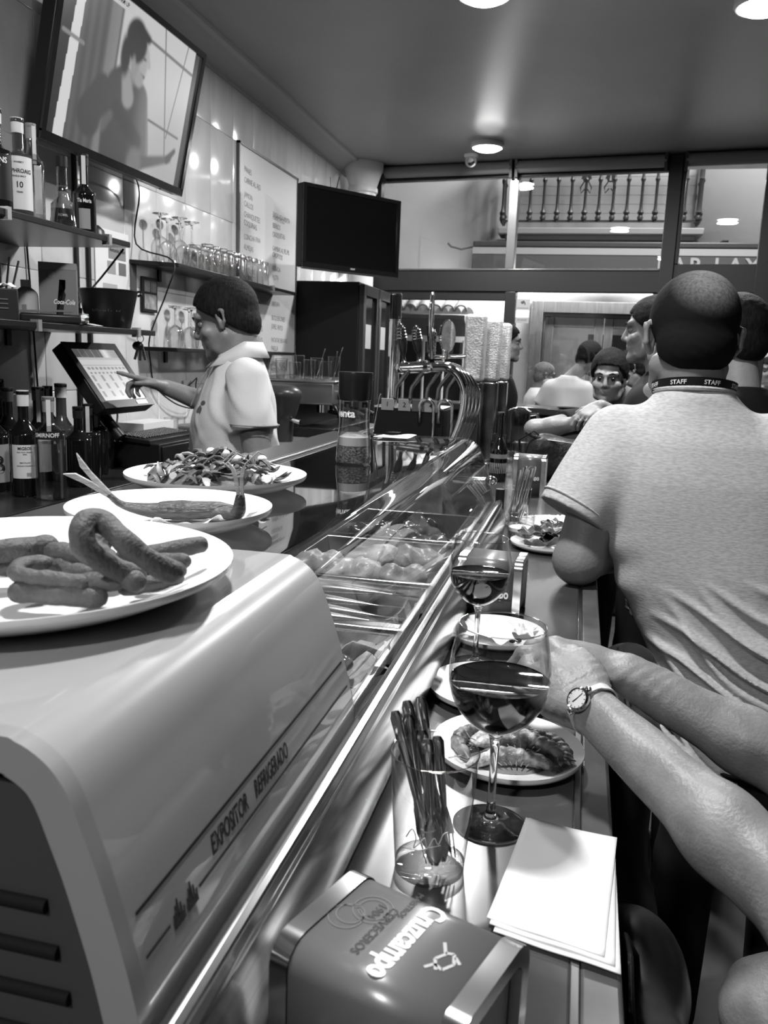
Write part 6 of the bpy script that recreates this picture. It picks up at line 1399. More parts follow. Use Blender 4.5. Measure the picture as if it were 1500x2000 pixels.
def hair_cap(t, c, Rm, s, mat, thick=.010, front=.060, nape=-.075, h=.005, fuzz=.0008, seed=3, top=0, rough=150):
    c = Vector(c); P = lambda x, y, z: tuple(c+Rm @ Vector((x*s, y*s, z*s)))
    pr = [('ell', P(0, -.012, .035), ((.0755+thick)*s, (.094+thick)*s, (.080+thick+top)*s), Rm), ('ell', P(0, -.045, -.02), ((.066+thick)*s, (.055+thick)*s, (.06+thick)*s), Rm)]
    Rn = np.array(Rm); cc = np.array(c)
    def cut(X):
        q = (X-cc)@Rn/s; y, z = q[..., 1], q[..., 2]
        side = front+(y-.085)*((front-nape)/.16)
        line = np.where(y > -.01, np.maximum(side, np.where(np.abs(q[..., 0]) < .052, front-.002+0*y, side-.028*(y < .02))), np.maximum(side, nape))
        return (line-z)*s*.8
    me = sdf('hair', pr, h, .01, cut=[cut], disp=lambda X: wav(X, seed, rough, fuzz)); return obj('hair', me, mat, t)
def hand(w, d, n, side, curl=(.35, .55, .45), s=1.0, thumb=(.75, .65), spread=.12, flex=None):
    """palm and five fingers from wrist w; d along the hand, n out of its back, thumb on side"""
    w, d, n = Vector(w), Vector(d).normalized(), Vector(n); n = (n-d*n.dot(d)).normalized(); t = d.cross(n)*side
    Rm = Matrix((d, t, n)).transposed(); k6 = {'k': .006}; k3 = {'k': .004}
    pr = [('ell', tuple(w+d*.052*s), (.052*s, .041*s, .0155*s), Rm, {'k': .014}), ('cap', tuple(w+d*.02*s+t*.018*s-n*.006*s), tuple(w+d*.06*s+t*.030*s-n*.006*s), .016*s, .012*s, {'k': .012})]
    for i, (off, b, L, r) in enumerate(((.030, .088, .074, .0092), (.0105, .094, .082, .0095), (-.0095, .090, .076, .0090), (-.028, .080, .060, .0080))):
        p = w+d*b*s+t*off*s; dr = (d+t*spread*(off/.03)).normalized(); cu = flex[i] if flex else curl
        pr.append(('cap', tuple(w+d*.045*s+t*off*.8*s), tuple(p), .010*s, r*1.08*s, {'k': .008}))
        ang = 0
        for j, fr in enumerate((.46, .30, .24)):
            ang += cu[j]; dj = dr*cos(ang)-n*sin(ang); q = p+dj*L*fr*s
            pr.append(('cap', tuple(p), tuple(q), r*(1-.09*j)*s, r*(.93-.09*j)*s, k3)); p = q
    p = w+d*.032*s+t*.034*s-n*.004*s; td = (d*thumb[0]+t*thumb[1]-n*.25).normalized(); q = p+td*.038*s
    pr.append(('cap', tuple(w+d*.012*s+t*.02*s), tuple(p), .014*s, .0125*s, {'k': .012})); pr.append(('cap', tuple(p), tuple(q), .0115*s, .010*s, k6))
    td2 = (td*.7+d*.6-n*.25).normalized(); pr.append(('cap', tuple(q), tuple(q+td2*.030*s), .0098*s, .0082*s, k3))
    return pr
def person(label, loc, rz, s=1.0, face=(0, 1, 0), hoff=(0, 0, 0), arms=None, shirt=None, trousers=None, skin=None, hair=m_hair, h=.008, hairkw={}, sleeve=.62, group=None, extra=None, up=(0, 0, 1), hands=True, beard=False):
    """standing figure facing local +y; arms = ((elbow, wrist, hand dir) left, right)"""
    t = thing('person', label, 'person', loc, rz, group=group); skin = skin or m_skin
    S = lambda p: tuple(Vector(p)*s)
    hc = Vector(S((0, .045, 1.635)))+Vector(hoff); Rm = face_frame(face, up)
    pr, cv, P = head(hc, Rm, s)
    pr = pr+[('cap', P(0, -.022, -.06), S((0, -.005, 1.46)), .052*s, .060*s)]
    pr += [('loft', [(z*s, 0, cy_*s, rx*s, ry*s) for z, cy_, rx, ry in ((.95, 0, .15, .10), (1.15, 0, .135, .09), (1.32, .005, .15, .10), (1.44, -.005, .10, .07))], 2.2)]
    arms = arms or (((-.245, -.03, 1.15), (-.235, .07, .92), (0, .25, -1)), ((.245, -.03, 1.15), (.235, .07, .92), (0, .25, -1)))
    shp = [('loft', [(z*s, 0, cy_*s, rx*s, ry*s) for z, cy_, rx, ry in ((.86, 0, .178, .128), (1.0, 0, .172, .125), (1.15, .005, .178, .125), (1.30, .01, .192, .132), (1.40, .0, .175, .115), (1.47, -.01, .10, .078), (1.495, -.012, .068, .062))], 2.3)]
    for q, a in zip((-1, 1), arms):
        sh, el, wr = Vector(S((q*.175, 0, 1.415))), Vector(S(a[0])), Vector(S(a[1]))
        pr += [('cap', tuple(sh), tuple(el), .046*s, .040*s), ('cap', tuple(el), tuple(el+(wr-el)*.35), .041*s, .042*s), ('cap', tuple(el+(wr-el)*.35), tuple(wr), .040*s, .026*s)]
        nn = Vector(a[3]) if len(a) > 3 else Vector((q, 0, .2))
        if hands: pr += hand(wr, a[2], nn, -q if len(a) < 5 else a[4], s=s)
        e2 = sh+(el-sh)*sleeve; shp.append(('capf', tuple(sh+Vector((-q*.02, 0, -.022))*s), tuple(e2), .062*s, .062*s, {'k': .06}))
    obj('body', sdf('body', pr, h, .025, carve=cv), skin, t)
    head_bits(t, P, s, Rm)
    obj('shirt', sdf('shirt', shp, .010, .035, disp=lambda X: wav(X, int(abs(loc[0])*100)+3, 20, .0025)), shirt, t)
    lg = [('loft', [(.80*s, 0, 0, .168*s, .122*s), (.93*s, 0, 0, .165*s, .118*s)], 2.2)]
    for q in (-1, 1): lg += [('cap', S((q*.09, 0, .84)), S((q*.10, .01, .47)), .088*s, .060*s), ('cap', S((q*.10, .01, .47)), S((q*.105, -.01, .09)), .060*s, .050*s)]
    obj('trousers', sdf('trousers', lg, .014, .03), trousers or M('dark trousers', .02, .7), t)
    for q in (-1, 1): obj('shoe', sdf('shoe', [('ell', S((q*.105, .05, .035)), S((.045, .13, .035))), ('cap', S((q*.105, -.01, .04)), S((q*.105, -.01, .09)), .045*s, .042*s)], .012, .02, cut=[plane_cut((0, 0, -1), 0)]), m_black, t)
    if hair: hair_cap(t, hc, Rm, s, hair, **hairkw)
    if beard:
        b = [('ell', P(0, .05, -.085), (.055*s, .055*s, .042*s), Rm), ('cap', P(-.062, .01, -.04), P(-.03, .06, -.09), .016*s, .02*s), ('cap', P(.062, .01, -.04), P(.03, .06, -.09), .016*s, .02*s)]
        obj('beard', sdf('beard', b, .006, .01, disp=lambda X: wav(X, 5, 150, .003), cut=[(lambda c_, R_: lambda X: ((X-np.array(c_))@np.array(R_))[..., 2]/1+.045*s-.0)(hc, Rm)]), hair or m_hair, t)
    if extra: extra(t, P, s, Rm)
    return t
def glasses(t, P, s, Rm):
    b = MB()
    for q in (-1, 1):
        b.tube([P(q*.031+.022*cos(a), .100, .016*sin(a)-.002) for a in np.linspace(0, 2*pi, 17)], .0016*s, 6, cap=False); b.tube([P(q*.053, .098, .004), P(q*.080, .06, .006), P(q*.082, -.005, .004)], .0016*s, 6)
    b.tube([P(-.009, .102, .002), P(.009, .102, .002)], .0016*s, 6); b.build('glasses', m_black, t)
m_blackcloth = M('black cloth', .012, .8)

# ---------------------------------------------------------------- man in the grey T-shirt, from behind, elbow on the bar
m_tee = None
def tee_mat():
    mt, nt, p = nodes('heather grey jersey'); MATS['tee'] = mt; tc = nt.nodes.new('ShaderNodeTexCoord')
    mp = nt.nodes.new('ShaderNodeMapping'); mp.inputs['Scale'].default_value = (55, 55, 210); n = nt.nodes.new('ShaderNodeTexNoise'); n.inputs['Scale'].default_value = 1.6; n.inputs['Detail'].default_value = 4
    r = nt.nodes.new('ShaderNodeValToRGB'); r.color_ramp.elements[0].position = .32; r.color_ramp.elements[1].position = .62
    r.color_ramp.elements[0].color = (.40, .40, .40, 1); r.color_ramp.elements[1].color = (.54, .54, .54, 1)
    nt.links.new(tc.outputs['Object'], mp.inputs[0]); nt.links.new(mp.outputs[0], n.inputs['Vector']); nt.links.new(n.outputs[0], r.inputs[0]); nt.links.new(r.outputs[0], p.inputs['Base Color'])
    b = nt.nodes.new('ShaderNodeBump'); b.inputs['Strength'].default_value = .15; b.inputs['Distance'].default_value = .004; nt.links.new(n.outputs[0], b.inputs['Height']); nt.links.new(b.outputs[0], p.inputs['Normal'])
    p.inputs['Roughness'].default_value = .85; p.inputs['Specular IOR Level'].default_value = .2; return mt
m_tee = tee_mat()
L1 = Vector((.30, 1.86, 0)); man = thing('person', 'standing man in a grey T-shirt seen from behind, elbow resting on the bar', 'person', tuple(L1))
def wl_(p): return tuple(Vector(p)-L1)
hc = Vector(wl_((.213, 1.865, 1.634))); Rm = face_frame((-.12, 1, -.16), (.03, 0, 1))
pr, cv, P = head(hc, Rm, 1.09)
pr += [('cap', P(0, -.03, -.05), wl_((.232, 1.85, 1.47)), .060, .070), ('cap', wl_((.16, 1.85, 1.44)), wl_((.31, 1.85, 1.44)), .06, .06),
       ('loft', [(.9, .08, -.02, .15, .10), (1.1, .0, -.01, .17, .105), (1.3, -.035, 0, .19, .11), (1.42, -.06, 0, .14, .09)], 2.2),
       ('cap', wl_((.075, 1.85, 1.405)), wl_((.022, 1.80, 1.155)), .058, .051), ('cap', wl_((.022, 1.80, 1.153)), wl_((.09, 1.93, 1.150)), .050, .045), ('cap', wl_((.09, 1.93, 1.150)), wl_((.20, 2.10, 1.135)), .044, .028),
       ('cap', wl_((.41, 1.85, 1.41)), wl_((.58, 1.84, 1.16)), .056, .046), ('cap', wl_((.58, 1.84, 1.16)), wl_((.44, 2.06, 1.15)), .045, .028)]
pr += hand(wl_((.20, 2.10, 1.135)), (.5, .6, 0), (0, 0, 1), 1)+hand(wl_((.44, 2.06, 1.15)), (-.7, .5, 0), (0, 0, 1), -1)
obj('body', sdf('body', pr, .0048, .022, carve=cv), m_skin_b, man); head_bits(man, P, 1.09, Rm)
hm, nt, p = nodes('cropped hair'); tc = nt.nodes.new('ShaderNodeTexCoord')       # scalp shows through at the crown
sp = nt.nodes.new('ShaderNodeVectorMath'); sp.operation = 'DISTANCE'; sp.inputs[1].default_value = P(.010, -.090, .090)
n1 = nt.nodes.new('ShaderNodeTexNoise'); n1.inputs['Scale'].default_value = 190; n1.inputs['Detail'].default_value = 3
mr = nt.nodes.new('ShaderNodeMapRange'); mr.inputs[1].default_value = .02; mr.inputs[2].default_value = .085; mr.inputs[3].default_value = .62; mr.inputs[4].default_value = 0
mu = nt.nodes.new('ShaderNodeMath'); mu.operation = 'MULTIPLY'; rmp = nt.nodes.new('ShaderNodeValToRGB'); rmp.color_ramp.elements[0].color = (.008, .008, .008, 1); rmp.color_ramp.elements[1].color = (.16, .16, .16, 1); rmp.color_ramp.elements[1].position = .32
nt.links.new(tc.outputs['Object'], sp.inputs[0]); nt.links.new(tc.outputs['Object'], n1.inputs['Vector']); nt.links.new(sp.outputs['Value'], mr.inputs[0]); nt.links.new(mr.outputs[0], mu.inputs[0]); nt.links.new(n1.outputs[0], mu.inputs[1]); nt.links.new(mu.outputs[0], rmp.inputs[0]); nt.links.new(rmp.outputs[0], p.inputs['Base Color']); p.inputs['Roughness'].default_value = .85; p.inputs['Specular IOR Level'].default_value = .1
hair_cap(man, hc, Rm, 1.09, hm, thick=.0055, front=.058, nape=-.078, h=.0035, fuzz=.0003, rough=320)
# shirt with folds gathering towards the lower right
tp_ = [('loft', [(.74, .13, -.03, .195, .135), (.90, .095, -.03, .190, .135), (1.0, .058, -.02, .195, .135), (1.1, .018, -.01, .208, .138), (1.22, -.014, .0, .222, .142), (1.34, -.04, .0, .220, .135), (1.42, -.058, -.003, .185, .115), (1.475, -.066, -.006, .125, .092), (1.515, -.07, -.008, .082, .082), (1.535, -.072, -.006, .074, .076)], 2.25),
       ('capf', wl_((.085, 1.85, 1.415)), wl_((.002, 1.796, 1.255)), .075, .073, {'k': .03}), ('cap', wl_((.40, 1.85, 1.41)), wl_((.51, 1.84, 1.25)), .075, .070, {'k': .03})]
def folds(X):
    x, z = X[..., 0], X[..., 2]; back = np.clip((.0-X[..., 1])/.08, 0, 1)
    m_ = np.clip((1.16-z)/.16, 0, 1)*np.clip((x+.13)/.12, 0, 1)*back
    a = (z+.42*x+.20*x*x+.012*np.sin(x*19))/.062; rid = np.maximum(0, np.sin(2*pi*a))**2.2*.027-.008
    b = (z+.85*x+.02*np.sin(x*23+1))/.11; rid2 = np.maximum(0, np.sin(2*pi*b+1.2))**3*.019
    soft = wav(X, 12, 13, .0030)+.003*np.sin(60*(z-.4*x))*np.exp(-((x+.20)/.05)**2)*np.clip((1.25-z)/.1, 0, 1)
    hem = -.0012*np.exp(-((z-1.262)/.004)**2)*0
    return m_*(rid+rid2)+soft+hem
armdir = np.array((.085, .055, .153)); armdir /= np.linalg.norm(armdir); ae = np.array(wl_((.000, 1.795, 1.262)))
obj('t_shirt', sdf('t_shirt', tp_, .0052, .035, disp=folds, cut=[plane_cut((0, 0, 1), 1.528)]), m_tee, man)
# sleeve hem line and collar rib
sv = MB(); u_ = Vector(armdir); a1 = u_.cross(Vector((0, 1, 0))).normalized(); a2 = u_.cross(a1)
sv.tube([tuple(Vector(ae)+u_*.012+a1*.0745*cos(a)+a2*.0745*sin(a)) for a in np.linspace(0, 2*pi, 33)], .0022, 6, cap=False); sv.build('sleeve_hem', m_tee, man)
cl = MB(); cc_ = Vector((-.0725, -.008, 1.523)); ring = lambda a, dr=0, dz=0: tuple(cc_+Vector(((.0775+dr)*cos(a), (.080+dr)*sin(a), .014*(-sin(a))*0+dz-.010*sin(a))))
cl.tube([ring(a) for a in np.linspace(0, 2*pi, 49)], .0058, 8, cap=False, flat=1.0); cl.build('collar_rib', m_tee, man)
lan = thing('lanyard', 'dark lanyard lettered STAFF round the neck of the man in the grey T-shirt', 'lanyard', tuple(L1))
N = 72; V = []; F = []
for i in range(N):
    a = 2*pi*i/N; fr_ = .5-.5*sin(a)          # 1 at the back, 0 at the front
    for (dr, dz) in ((.0055, .002), (.0075, .022), (.0095, .022), (.0075, .002)): V.append(ring(a, dr-.004*fr_, dz-.012*(1-fr_)))
for i in range(N):
    j = (i+1) % N
    for q_ in range(4): F.append((i*4+q_, j*4+q_, j*4+(q_+1) % 4, i*4+(q_+1) % 4))
MB().add(V, F).build('ribbon', M('lanyard black', .008, .5), lan)
def lfn(a0):
    def f(u, v):
        a = a0+u/.083; fr_ = .5-.5*sin(a); t_ = (v+.010)/.020; return ring(a, .0055+.002*t_+.0022-.004*fr_+.0008, .002+.020*t_-.012*(1-fr_))
    return f
for a0 in (R(-119), R(-73), R(-28), R(-165)): text('lettering', 'STAFF', .0125, 0, 0, 0, M('label white ink', .7, .5), lan, bold=.02, fn=lfn(a0))
for q, x in ((-1, .02), (1, .20)):
    pass
obj('trousers', sdf('trousers', [('loft', [(.74, .13, -.03, .185, .125), (.92, .095, -.03, .180, .125)], 2.2), ('cap', (.05, -.03, .80), (.02, .0, .46), .095, .068), ('cap', (.02, 0, .46), (.02, -.02, .08), .066, .055), ('cap', (.21, -.03, .80), (.22, -.02, .46), .095, .068), ('cap', (.22, -.02, .46), (.22, -.04, .08), .066, .055)], .014, .03), M('dark jeans', .025, .75), man)
for x in (.02, .22): obj('shoe', sdf('shoe', [('ell', (x, .04, .035), (.05, .14, .038)), ('cap', (x, -.02, .04), (x, -.02, .09), .05, .045)], .012, .02, cut=[plane_cut((0, 0, -1), 0)]), m_black, man)

# ---------------------------------------------------------------- barman in a white polo shirt, pointing at the till
m_polo = M('white polo cloth', .60, .85, bump=(300, .12), spec=.2)
B = Vector((-1.075, 2.50, 0)); bt = thing('person', 'barman in a white polo shirt pointing at the till screen, his head bowed in profile', 'person', tuple(B), R(120))
Bi = Matrix.Rotation(R(-120), 3, 'Z')
def bl3(p): return tuple(Bi @ (Vector(p)-B))
hc = Vector(bl3((-1.113, 2.50, 1.668))); fd = Bi @ Vector((-.96, -.12, -.30)); Rm = face_frame(fd, Bi @ Vector((-.22, 0, 1)))
pr, cv, P = head(hc, Rm, 1.0)
ZS = .065      # shoulders carried high, head bowed
lt, le, lw = (-.170, -.01, 1.425+ZS), (-.215, -.05, 1.15+ZS), (-.205, .05, .91+ZS)
rt_, re_, rw = (.160, .01, 1.43+ZS), (.262, -.02, 1.355), (.305, .205, 1.437)
def up_(L): return [(z+ZS*min(1, max(0, (z-.8)/.35)), a, b, c_, d) for z, a, b, c_, d in L]
pr += [('cap', P(0, -.03, -.06), (0, -.01, 1.47+ZS), .055, .062), ('loft', up_([(.95, 0, 0, .15, .10), (1.15, 0, 0, .14, .095), (1.32, 0, .005, .15, .10), (1.44, 0, -.005, .10, .07)]), 2.2),
       ('cap', lt, le, .05, .043), ('cap', le, lw, .042, .027), ('cap', rt_, re_, .05, .043), ('cap', re_, tuple(Vector(re_).lerp(Vector(rw), .35)), .043, .041), ('cap', tuple(Vector(re_).lerp(Vector(rw), .35)), rw, .040, .027)]
tip = Vector(bl3((-1.582, 2.590, 1.487))); dh = tip-Vector(rw)
pr += hand(rw, dh+Vector((0, 0, -.004)), Vector((.25, -.25, 1)), -1, s=1.0, flex=[(.0, .02, .02), (.75, .9, .6), (.85, .95, .6), (.9, .95, .6)], thumb=(.8, .35))
pr += hand(lw, (0, .2, -1), (-1, 0, 0), 1)
obj('body', sdf('body', pr, .0048, .022, carve=cv), m_skin_b, bt); head_bits(bt, P, 1.0, Rm)
hair_cap(bt, hc, Rm, 1.0, m_hair, thick=.011, front=.064, nape=-.07, h=.004, fuzz=.0006, top=.004, rough=300)
def pf(X):
    z = X[..., 2]; x = X[..., 0]
    return wav(X, 31, 15, .005)+.009*np.maximum(0, np.sin((z*1.0+x*.9)*44+np.sin(x*17)))**2*np.clip((1.38-z)/.2, 0, 1)*np.clip((x+.16)/.06, .15, 1)+.003*np.maximum(0, np.sin((z*.8-x)*60+1))**2*np.clip((z-1.25)/.1, 0, 1)
pol = [('loft', up_([(.84, 0, .0, .178, .135), (.98, 0, .0, .175, .135), (1.12, 0, .005, .180, .135), (1.28, 0, .01, .188, .135), (1.37, 0, .0, .178, .118), (1.44, 0, -.01, .125, .092), (1.50, 0, -.012, .074, .070)]), 2.3), ('capf', lt, tuple(Vector(lt).lerp(Vector(le), .55)), .066, .071, {'k': .03}), ('capf', rt_, tuple(Vector(rt_).lerp(Vector(re_), .85)), .068, .062, {'k': .03})]
polo = obj('polo_shirt', sdf('polo_shirt', pol, .006, .045, disp=pf), m_polo, bt)
cb = MB(); N = 28      # turned-down collar, open at the front
for lo, hi, r0_, r1_ in ((1.488+ZS, 1.535+ZS, .090, .068),):
    pts0 = [(r0_*cos(a), -.014+r0_*1.0*sin(a)+(.02 if sin(a) > .6 else 0), lo-.040*max(0, sin(a))) for a in np.linspace(R(-250), R(70), N)]
    pts1 = [(r1_*cos(a), -.014+r1_*sin(a), hi-.045*max(0, sin(a))) for a in np.linspace(R(-250), R(70), N)]
    cb.add(pts0+pts1, [(i, i+1, N+i+1, N+i) for i in range(N-1)])
cb.build('collar', m_polo, bt, thick=.004)
MB().tube([(.0, .070, 1.475+ZS), (.0, .110, 1.41+ZS), (.0, .142, 1.33+ZS)], [.003, .012, .008], 8, flat=.2, up=(0, 1, .5)).build('placket', M('polo shade seam', .35, .8), bt)
from mathutils.bvhtree import BVHTree
bvh = BVHTree.FromPolygons([v.co.copy() for v in polo.data.vertices], [tuple(q.vertices) for q in polo.data.polygons])
def chest(x, z):
    h_ = bvh.ray_cast(Vector((x, .4, z)), Vector((0, -1, 0)))[0]; return (h_.y if h_ else .13)+.0012
em = MB()
for (x, z, rx, rz_) in ((-.085, 1.345, .020, .007), (-.075, 1.325, .014, .012), (-.092, 1.322, .006, .010)):
    em.lathe([(1e-4, 0), (1, 0)], 14); st = len(em.V)-28
    for i in range(st, len(em.V)): v = em.V[i]; em.V[i] = (x+v[0]*rx, chest(x+v[0]*rx, z+ZS+v[1]*rz_), z+ZS+v[1]*rz_)
em.build('chest_emblem', M('emblem grey', .10, .6), bt)
sv = MB(); c_ = Vector(lt).lerp(Vector(le), .55); sv.tube([(c_.x+.0745*cos(a), c_.y+.0745*sin(a), 1.356) for a in np.linspace(0, 2*pi, 33)], .0016, 6, cap=False); sv.build('sleeve_hem', M('hem line', .2, .8), bt)
obj('trousers', sdf('trousers', [('loft', [(.78, 0, 0, .178, .125), (.94, 0, 0, .172, .12)], 2.2), ('cap', (-.09, 0, .82), (-.10, 0, .46), .092, .064), ('cap', (-.10, 0, .46), (-.10, -.02, .08), .063, .052), ('cap', (.09, 0, .82), (.10, 0, .46), .092, .064), ('cap', (.10, 0, .46), (.10, -.02, .08), .063, .052)], .014, .03), M('dark trousers', .02, .7), bt)
for x in (-.10, .10): obj('shoe', sdf('shoe', [('ell', (x, .05, .035), (.048, .135, .038)), ('cap', (x, -.01, .04), (x, -.01, .09), .048, .044)], .012, .02, cut=[plane_cut((0, 0, -1), 0)]), m_black, bt)

# ---------------------------------------------------------------- customer at the right edge: two bare forearms over the plates
m_old = M('freckled skin', .21, .46, noise=(34, .78, 1.12), bump=(260, .12))
G = Vector((.56, .76, 0)); cu_ = thing('person', 'customer mostly outside the photo, bare forearms and joined hands over the plates on the bar', 'person', tuple(G))
def gl(p): return tuple(Vector(p)-G)
e1, w1_ = Vector(gl((.225, .655, 1.135))), Vector(gl((.042, .880, 1.200)))
e2, w2__ = Vector(gl((.285, .945, 1.125))), Vector(gl((.080, .995, 1.203)))
hcg = Vector(gl((.55, .78, 1.66)))
Rg = face_frame((-1, .2, -.3)); pr, cv, Pg = head(hcg, Rg, .97)
pr += [('cap', Pg(0, -.03, -.06), gl((.58, .77, 1.48)), .05, .058), ('loft', [(.80, .06, 0, .11, .17), (1.0, .04, 0, .105, .155), (1.25, .02, 0, .11, .16), (1.42, .02, 0, .075, .12)], 2.2),
       ('cap', gl((.56, .60, 1.38)), tuple(e1), .052, .043), ('cap', tuple(e1), tuple(e1.lerp(w1_, .38)), .0405, .0375), ('cap', tuple(e1.lerp(w1_, .38)), tuple(w1_), .0375, .0265),
       ('cap', gl((.56, .93, 1.38)), tuple(e2), .052, .043), ('cap', tuple(e2), tuple(e2.lerp(w2__, .35)), .040, .037), ('cap', tuple(e2.lerp(w2__, .35)), tuple(w2__), .037, .026)]
pr += hand(w1_, (-.50, .78, .30), (-.25, -.42, .86), -1, s=.98, curl=(.55, .75, .5), thumb=(.8, .4), spread=.05)
pr += hand(w2__, (-.93, -.10, .22), (.1, -.15, 1), 1, s=.98, curl=(.50, .75, .55), thumb=(.85, .3), spread=.05)
pr += [('cap', gl((.56, .66, .82)), gl((.27, .60, .86)), .085, .066), ('cap', gl((.27, .60, .86)), gl((.29, .62, .42)), .060, .042), ('cap', gl((.29, .62, .42)), gl((.30, .60, .36)), .042, .045), ('ell', gl((.24, .60, .32)), (.12, .045, .035)),
       ('cap', gl((.56, .88, .82)), gl((.28, .92, .84)), .085, .066), ('cap', gl((.28, .92, .84)), gl((.30, .90, .42)), .060, .042), ('ell', gl((.24, .90, .35)), (.12, .045, .035))]
def wr(X):      # creases round the watch wrist, veins
    d = (X-np.array(w1_))@np.array((w1_-e1).normalized()); return .0009*np.sin(d*520)*np.exp(-((d-.035)/.03)**2)+wav(X, 8, 60, .0010)
obj('body', sdf('body', pr, .0042, .018, carve=cv, disp=wr), m_old, cu_); head_bits(cu_, Pg, .97, Rg)
hair_cap(cu_, hcg, Rg, .97, M('grey hair', .30, .6, noise=(90, .6, 1.4)), thick=.014, h=.006, fuzz=.004)
obj('shirt', sdf('shirt', [('loft', [(.78, .06, 0, .135, .195), (1.0, .04, 0, .13, .18), (1.25, .02, 0, .135, .185), (1.40, .02, 0, .11, .15), (1.49, .02, 0, .07, .075)], 2.2), ('cap', gl((.56, .60, 1.38)), tuple(Vector(gl((.56, .60, 1.38))).lerp(e1, .45)), .075, .07), ('cap', gl((.56, .93, 1.38)), tuple(Vector(gl((.56, .93, 1.38))).lerp(e2, .45)), .075, .07)], .012, .03), M('customer shirt', .10, .8), cu_)
obj('shorts', sdf('shorts', [('loft', [(.76, .02, 0, .14, .19), (.90, .05, 0, .13, .18)], 2.2), ('cap', gl((.56, .66, .82)), gl((.35, .615, .855)), .105, .092), ('cap', gl((.56, .88, .82)), gl((.36, .91, .84)), .105, .092)], .012, .03, disp=lambda X: wav(X, 6, 18, .006)), M('dark shorts cloth', .03, .8), cu_)
stl = thing('bar_stool', 'dark bar stool under the customer at the right edge', 'stool', (.58, .77, 0))
MB().lathe([(1e-4, .66), (.17, .66), (.18, .675), (.18, .695), (.16, .712), (1e-4, .716)], 32).build('seat', M('stool seat', .03, .4), stl, ang=40)
for a in (45, 135, 225, 315):
    MB().tube([(.12*cos(R(a)), .12*sin(R(a)), .66), (.20*cos(R(a)), .20*sin(R(a)), 0)], .014, 10).build('leg', m_black, stl)
MB().tube([(.165*cos(a), .165*sin(a), .28) for a in np.linspace(0, 2*pi, 33)], .008, 8, cap=False).build('foot_ring', m_black, stl)
# wrist watch
wa = thing('wrist_watch', 'small round watch with a pale dial on the near wrist of the customer', 'watch', tuple(G+w1_))
ax = (w1_-e1).normalized(); tc_ = (Vector((0, 0, CAMZ))-(G+w1_)); vv = tc_-ax*tc_.dot(ax); vv.normalize(); vv = (Matrix.Rotation(R(-6), 3, ax) @ vv); uu = ax.cross(vv)
off = ax*.004; rr_ = .0285
pts = [tuple(off+vv*(rr_+.0004)*cos(a)+uu*(rr_)*sin(a)) for a in np.linspace(R(24), R(336), 40)]
sb = MB(); V = []; F = []
for i, q in enumerate(pts):
    q = Vector(q); o_ = (q-off).normalized(); wd = .0052 if 4 < i < 36 else .0036
    for (da, dr) in ((-wd, 0), (wd, 0), (wd, .0018), (-wd, .0018)): V.append(tuple(q+ax*da+o_*dr))
for i in range(len(pts)-1):
    for k_ in range(4): F.append((i*4+k_, (i+1)*4+k_, (i+1)*4+(k_+1) % 4, i*4+(k_+1) % 4))
sb.add(V, F).build('strap', M('pale watch strap', .55, .35), wa)
Mw = Matrix((ax, uu, vv)).transposed().to_4x4(); Mw.translation = off+vv*(rr_-.001)
MB().lathe([(1e-4, 0), (.0128, 0), (.0136, .002), (.0136, .005), (.0118, .0068), (.0108, .0062)], 36, cap=False).xform(Mw).build('case', m_chrome, wa, ang=40)
dl = MB().lathe([(1e-4, .0058), (.0112, .0058)], 32, cap=False).xform(Mw).build('dial', M('watch dial', .62, .3), wa)
hb = MB()
for a, L, w_ in ((R(100), .0085, .0005), (R(-75), .006, .0007)):
    d = Vector((cos(a), sin(a), 0)); s_ = Vector((-sin(a), cos(a), 0)); hb.add([tuple(s_*w_+Vector((0,0,.0061))), tuple(-s_*w_+Vector((0,0,.0061))), tuple(d*L-s_*w_+Vector((0,0,.0061))), tuple(d*L+s_*w_+Vector((0,0,.0061)))], [(0,1,2,3)])
for i in range(12):
    a = R(30*i); d = Vector((cos(a), sin(a), 0)); s_ = Vector((-sin(a), cos(a), 0)); hb.add([tuple(d*r_+s_*k_*.0004+Vector((0,0,.0060))) for r_, k_ in ((.0088,1),(.0088,-1),(.0104,-1),(.0104,1))], [(0,1,2,3)])
hb.xform(Mw).build('hands_and_marks', m_ink, wa, smooth=False)
lb = MB()
for sg in (-1, 1): lb.ball((0, sg*.0150, .0005), (.0042, .0038, .0030), 12, 8)
lb.xform(Mw).build('lugs', m_chrome, wa)
# piece of shellfish held in the fingertips
# dark bags hanging from the bar edge
m_bagl = M('smooth black leather', .022, .35, noise=(6, .6, 1.6))
hb1 = thing('handbag', 'big dark smooth handbag hanging under the bar edge below the napkins', 'bag', (.112, .70, .62))
obj('bag_body', sdf('bag_body', [('cap', (.0, -.16, .05), (.0, .16, .05), .055, .055), ('cap', (-.008, -.13, .30), (-.008, .14, .32), .038, .038), ('cap', (.0, -.16, .05), (-.008, -.13, .30), .052, .038), ('cap', (.0, .16, .05), (-.008, .14, .32), .052, .038), ('cap', (.0, .0, .05), (-.008, .0, .31), .06, .04)], .008, .06, disp=lambda X: wav(X, 14, 20, .007)), m_bagl, hb1)
MB().tube([(-.01, -.10, .33), (-.03, -.05, .41), (-.03, .0, .425), (-.03, .05, .41), (-.01, .10, .35)], .004, 8).build('strap', m_leather, hb1)
hb2 = thing('shoulder_bag', 'black leather bag squeezed between the bar and the standing man', 'bag', (.125, 1.48, .60))
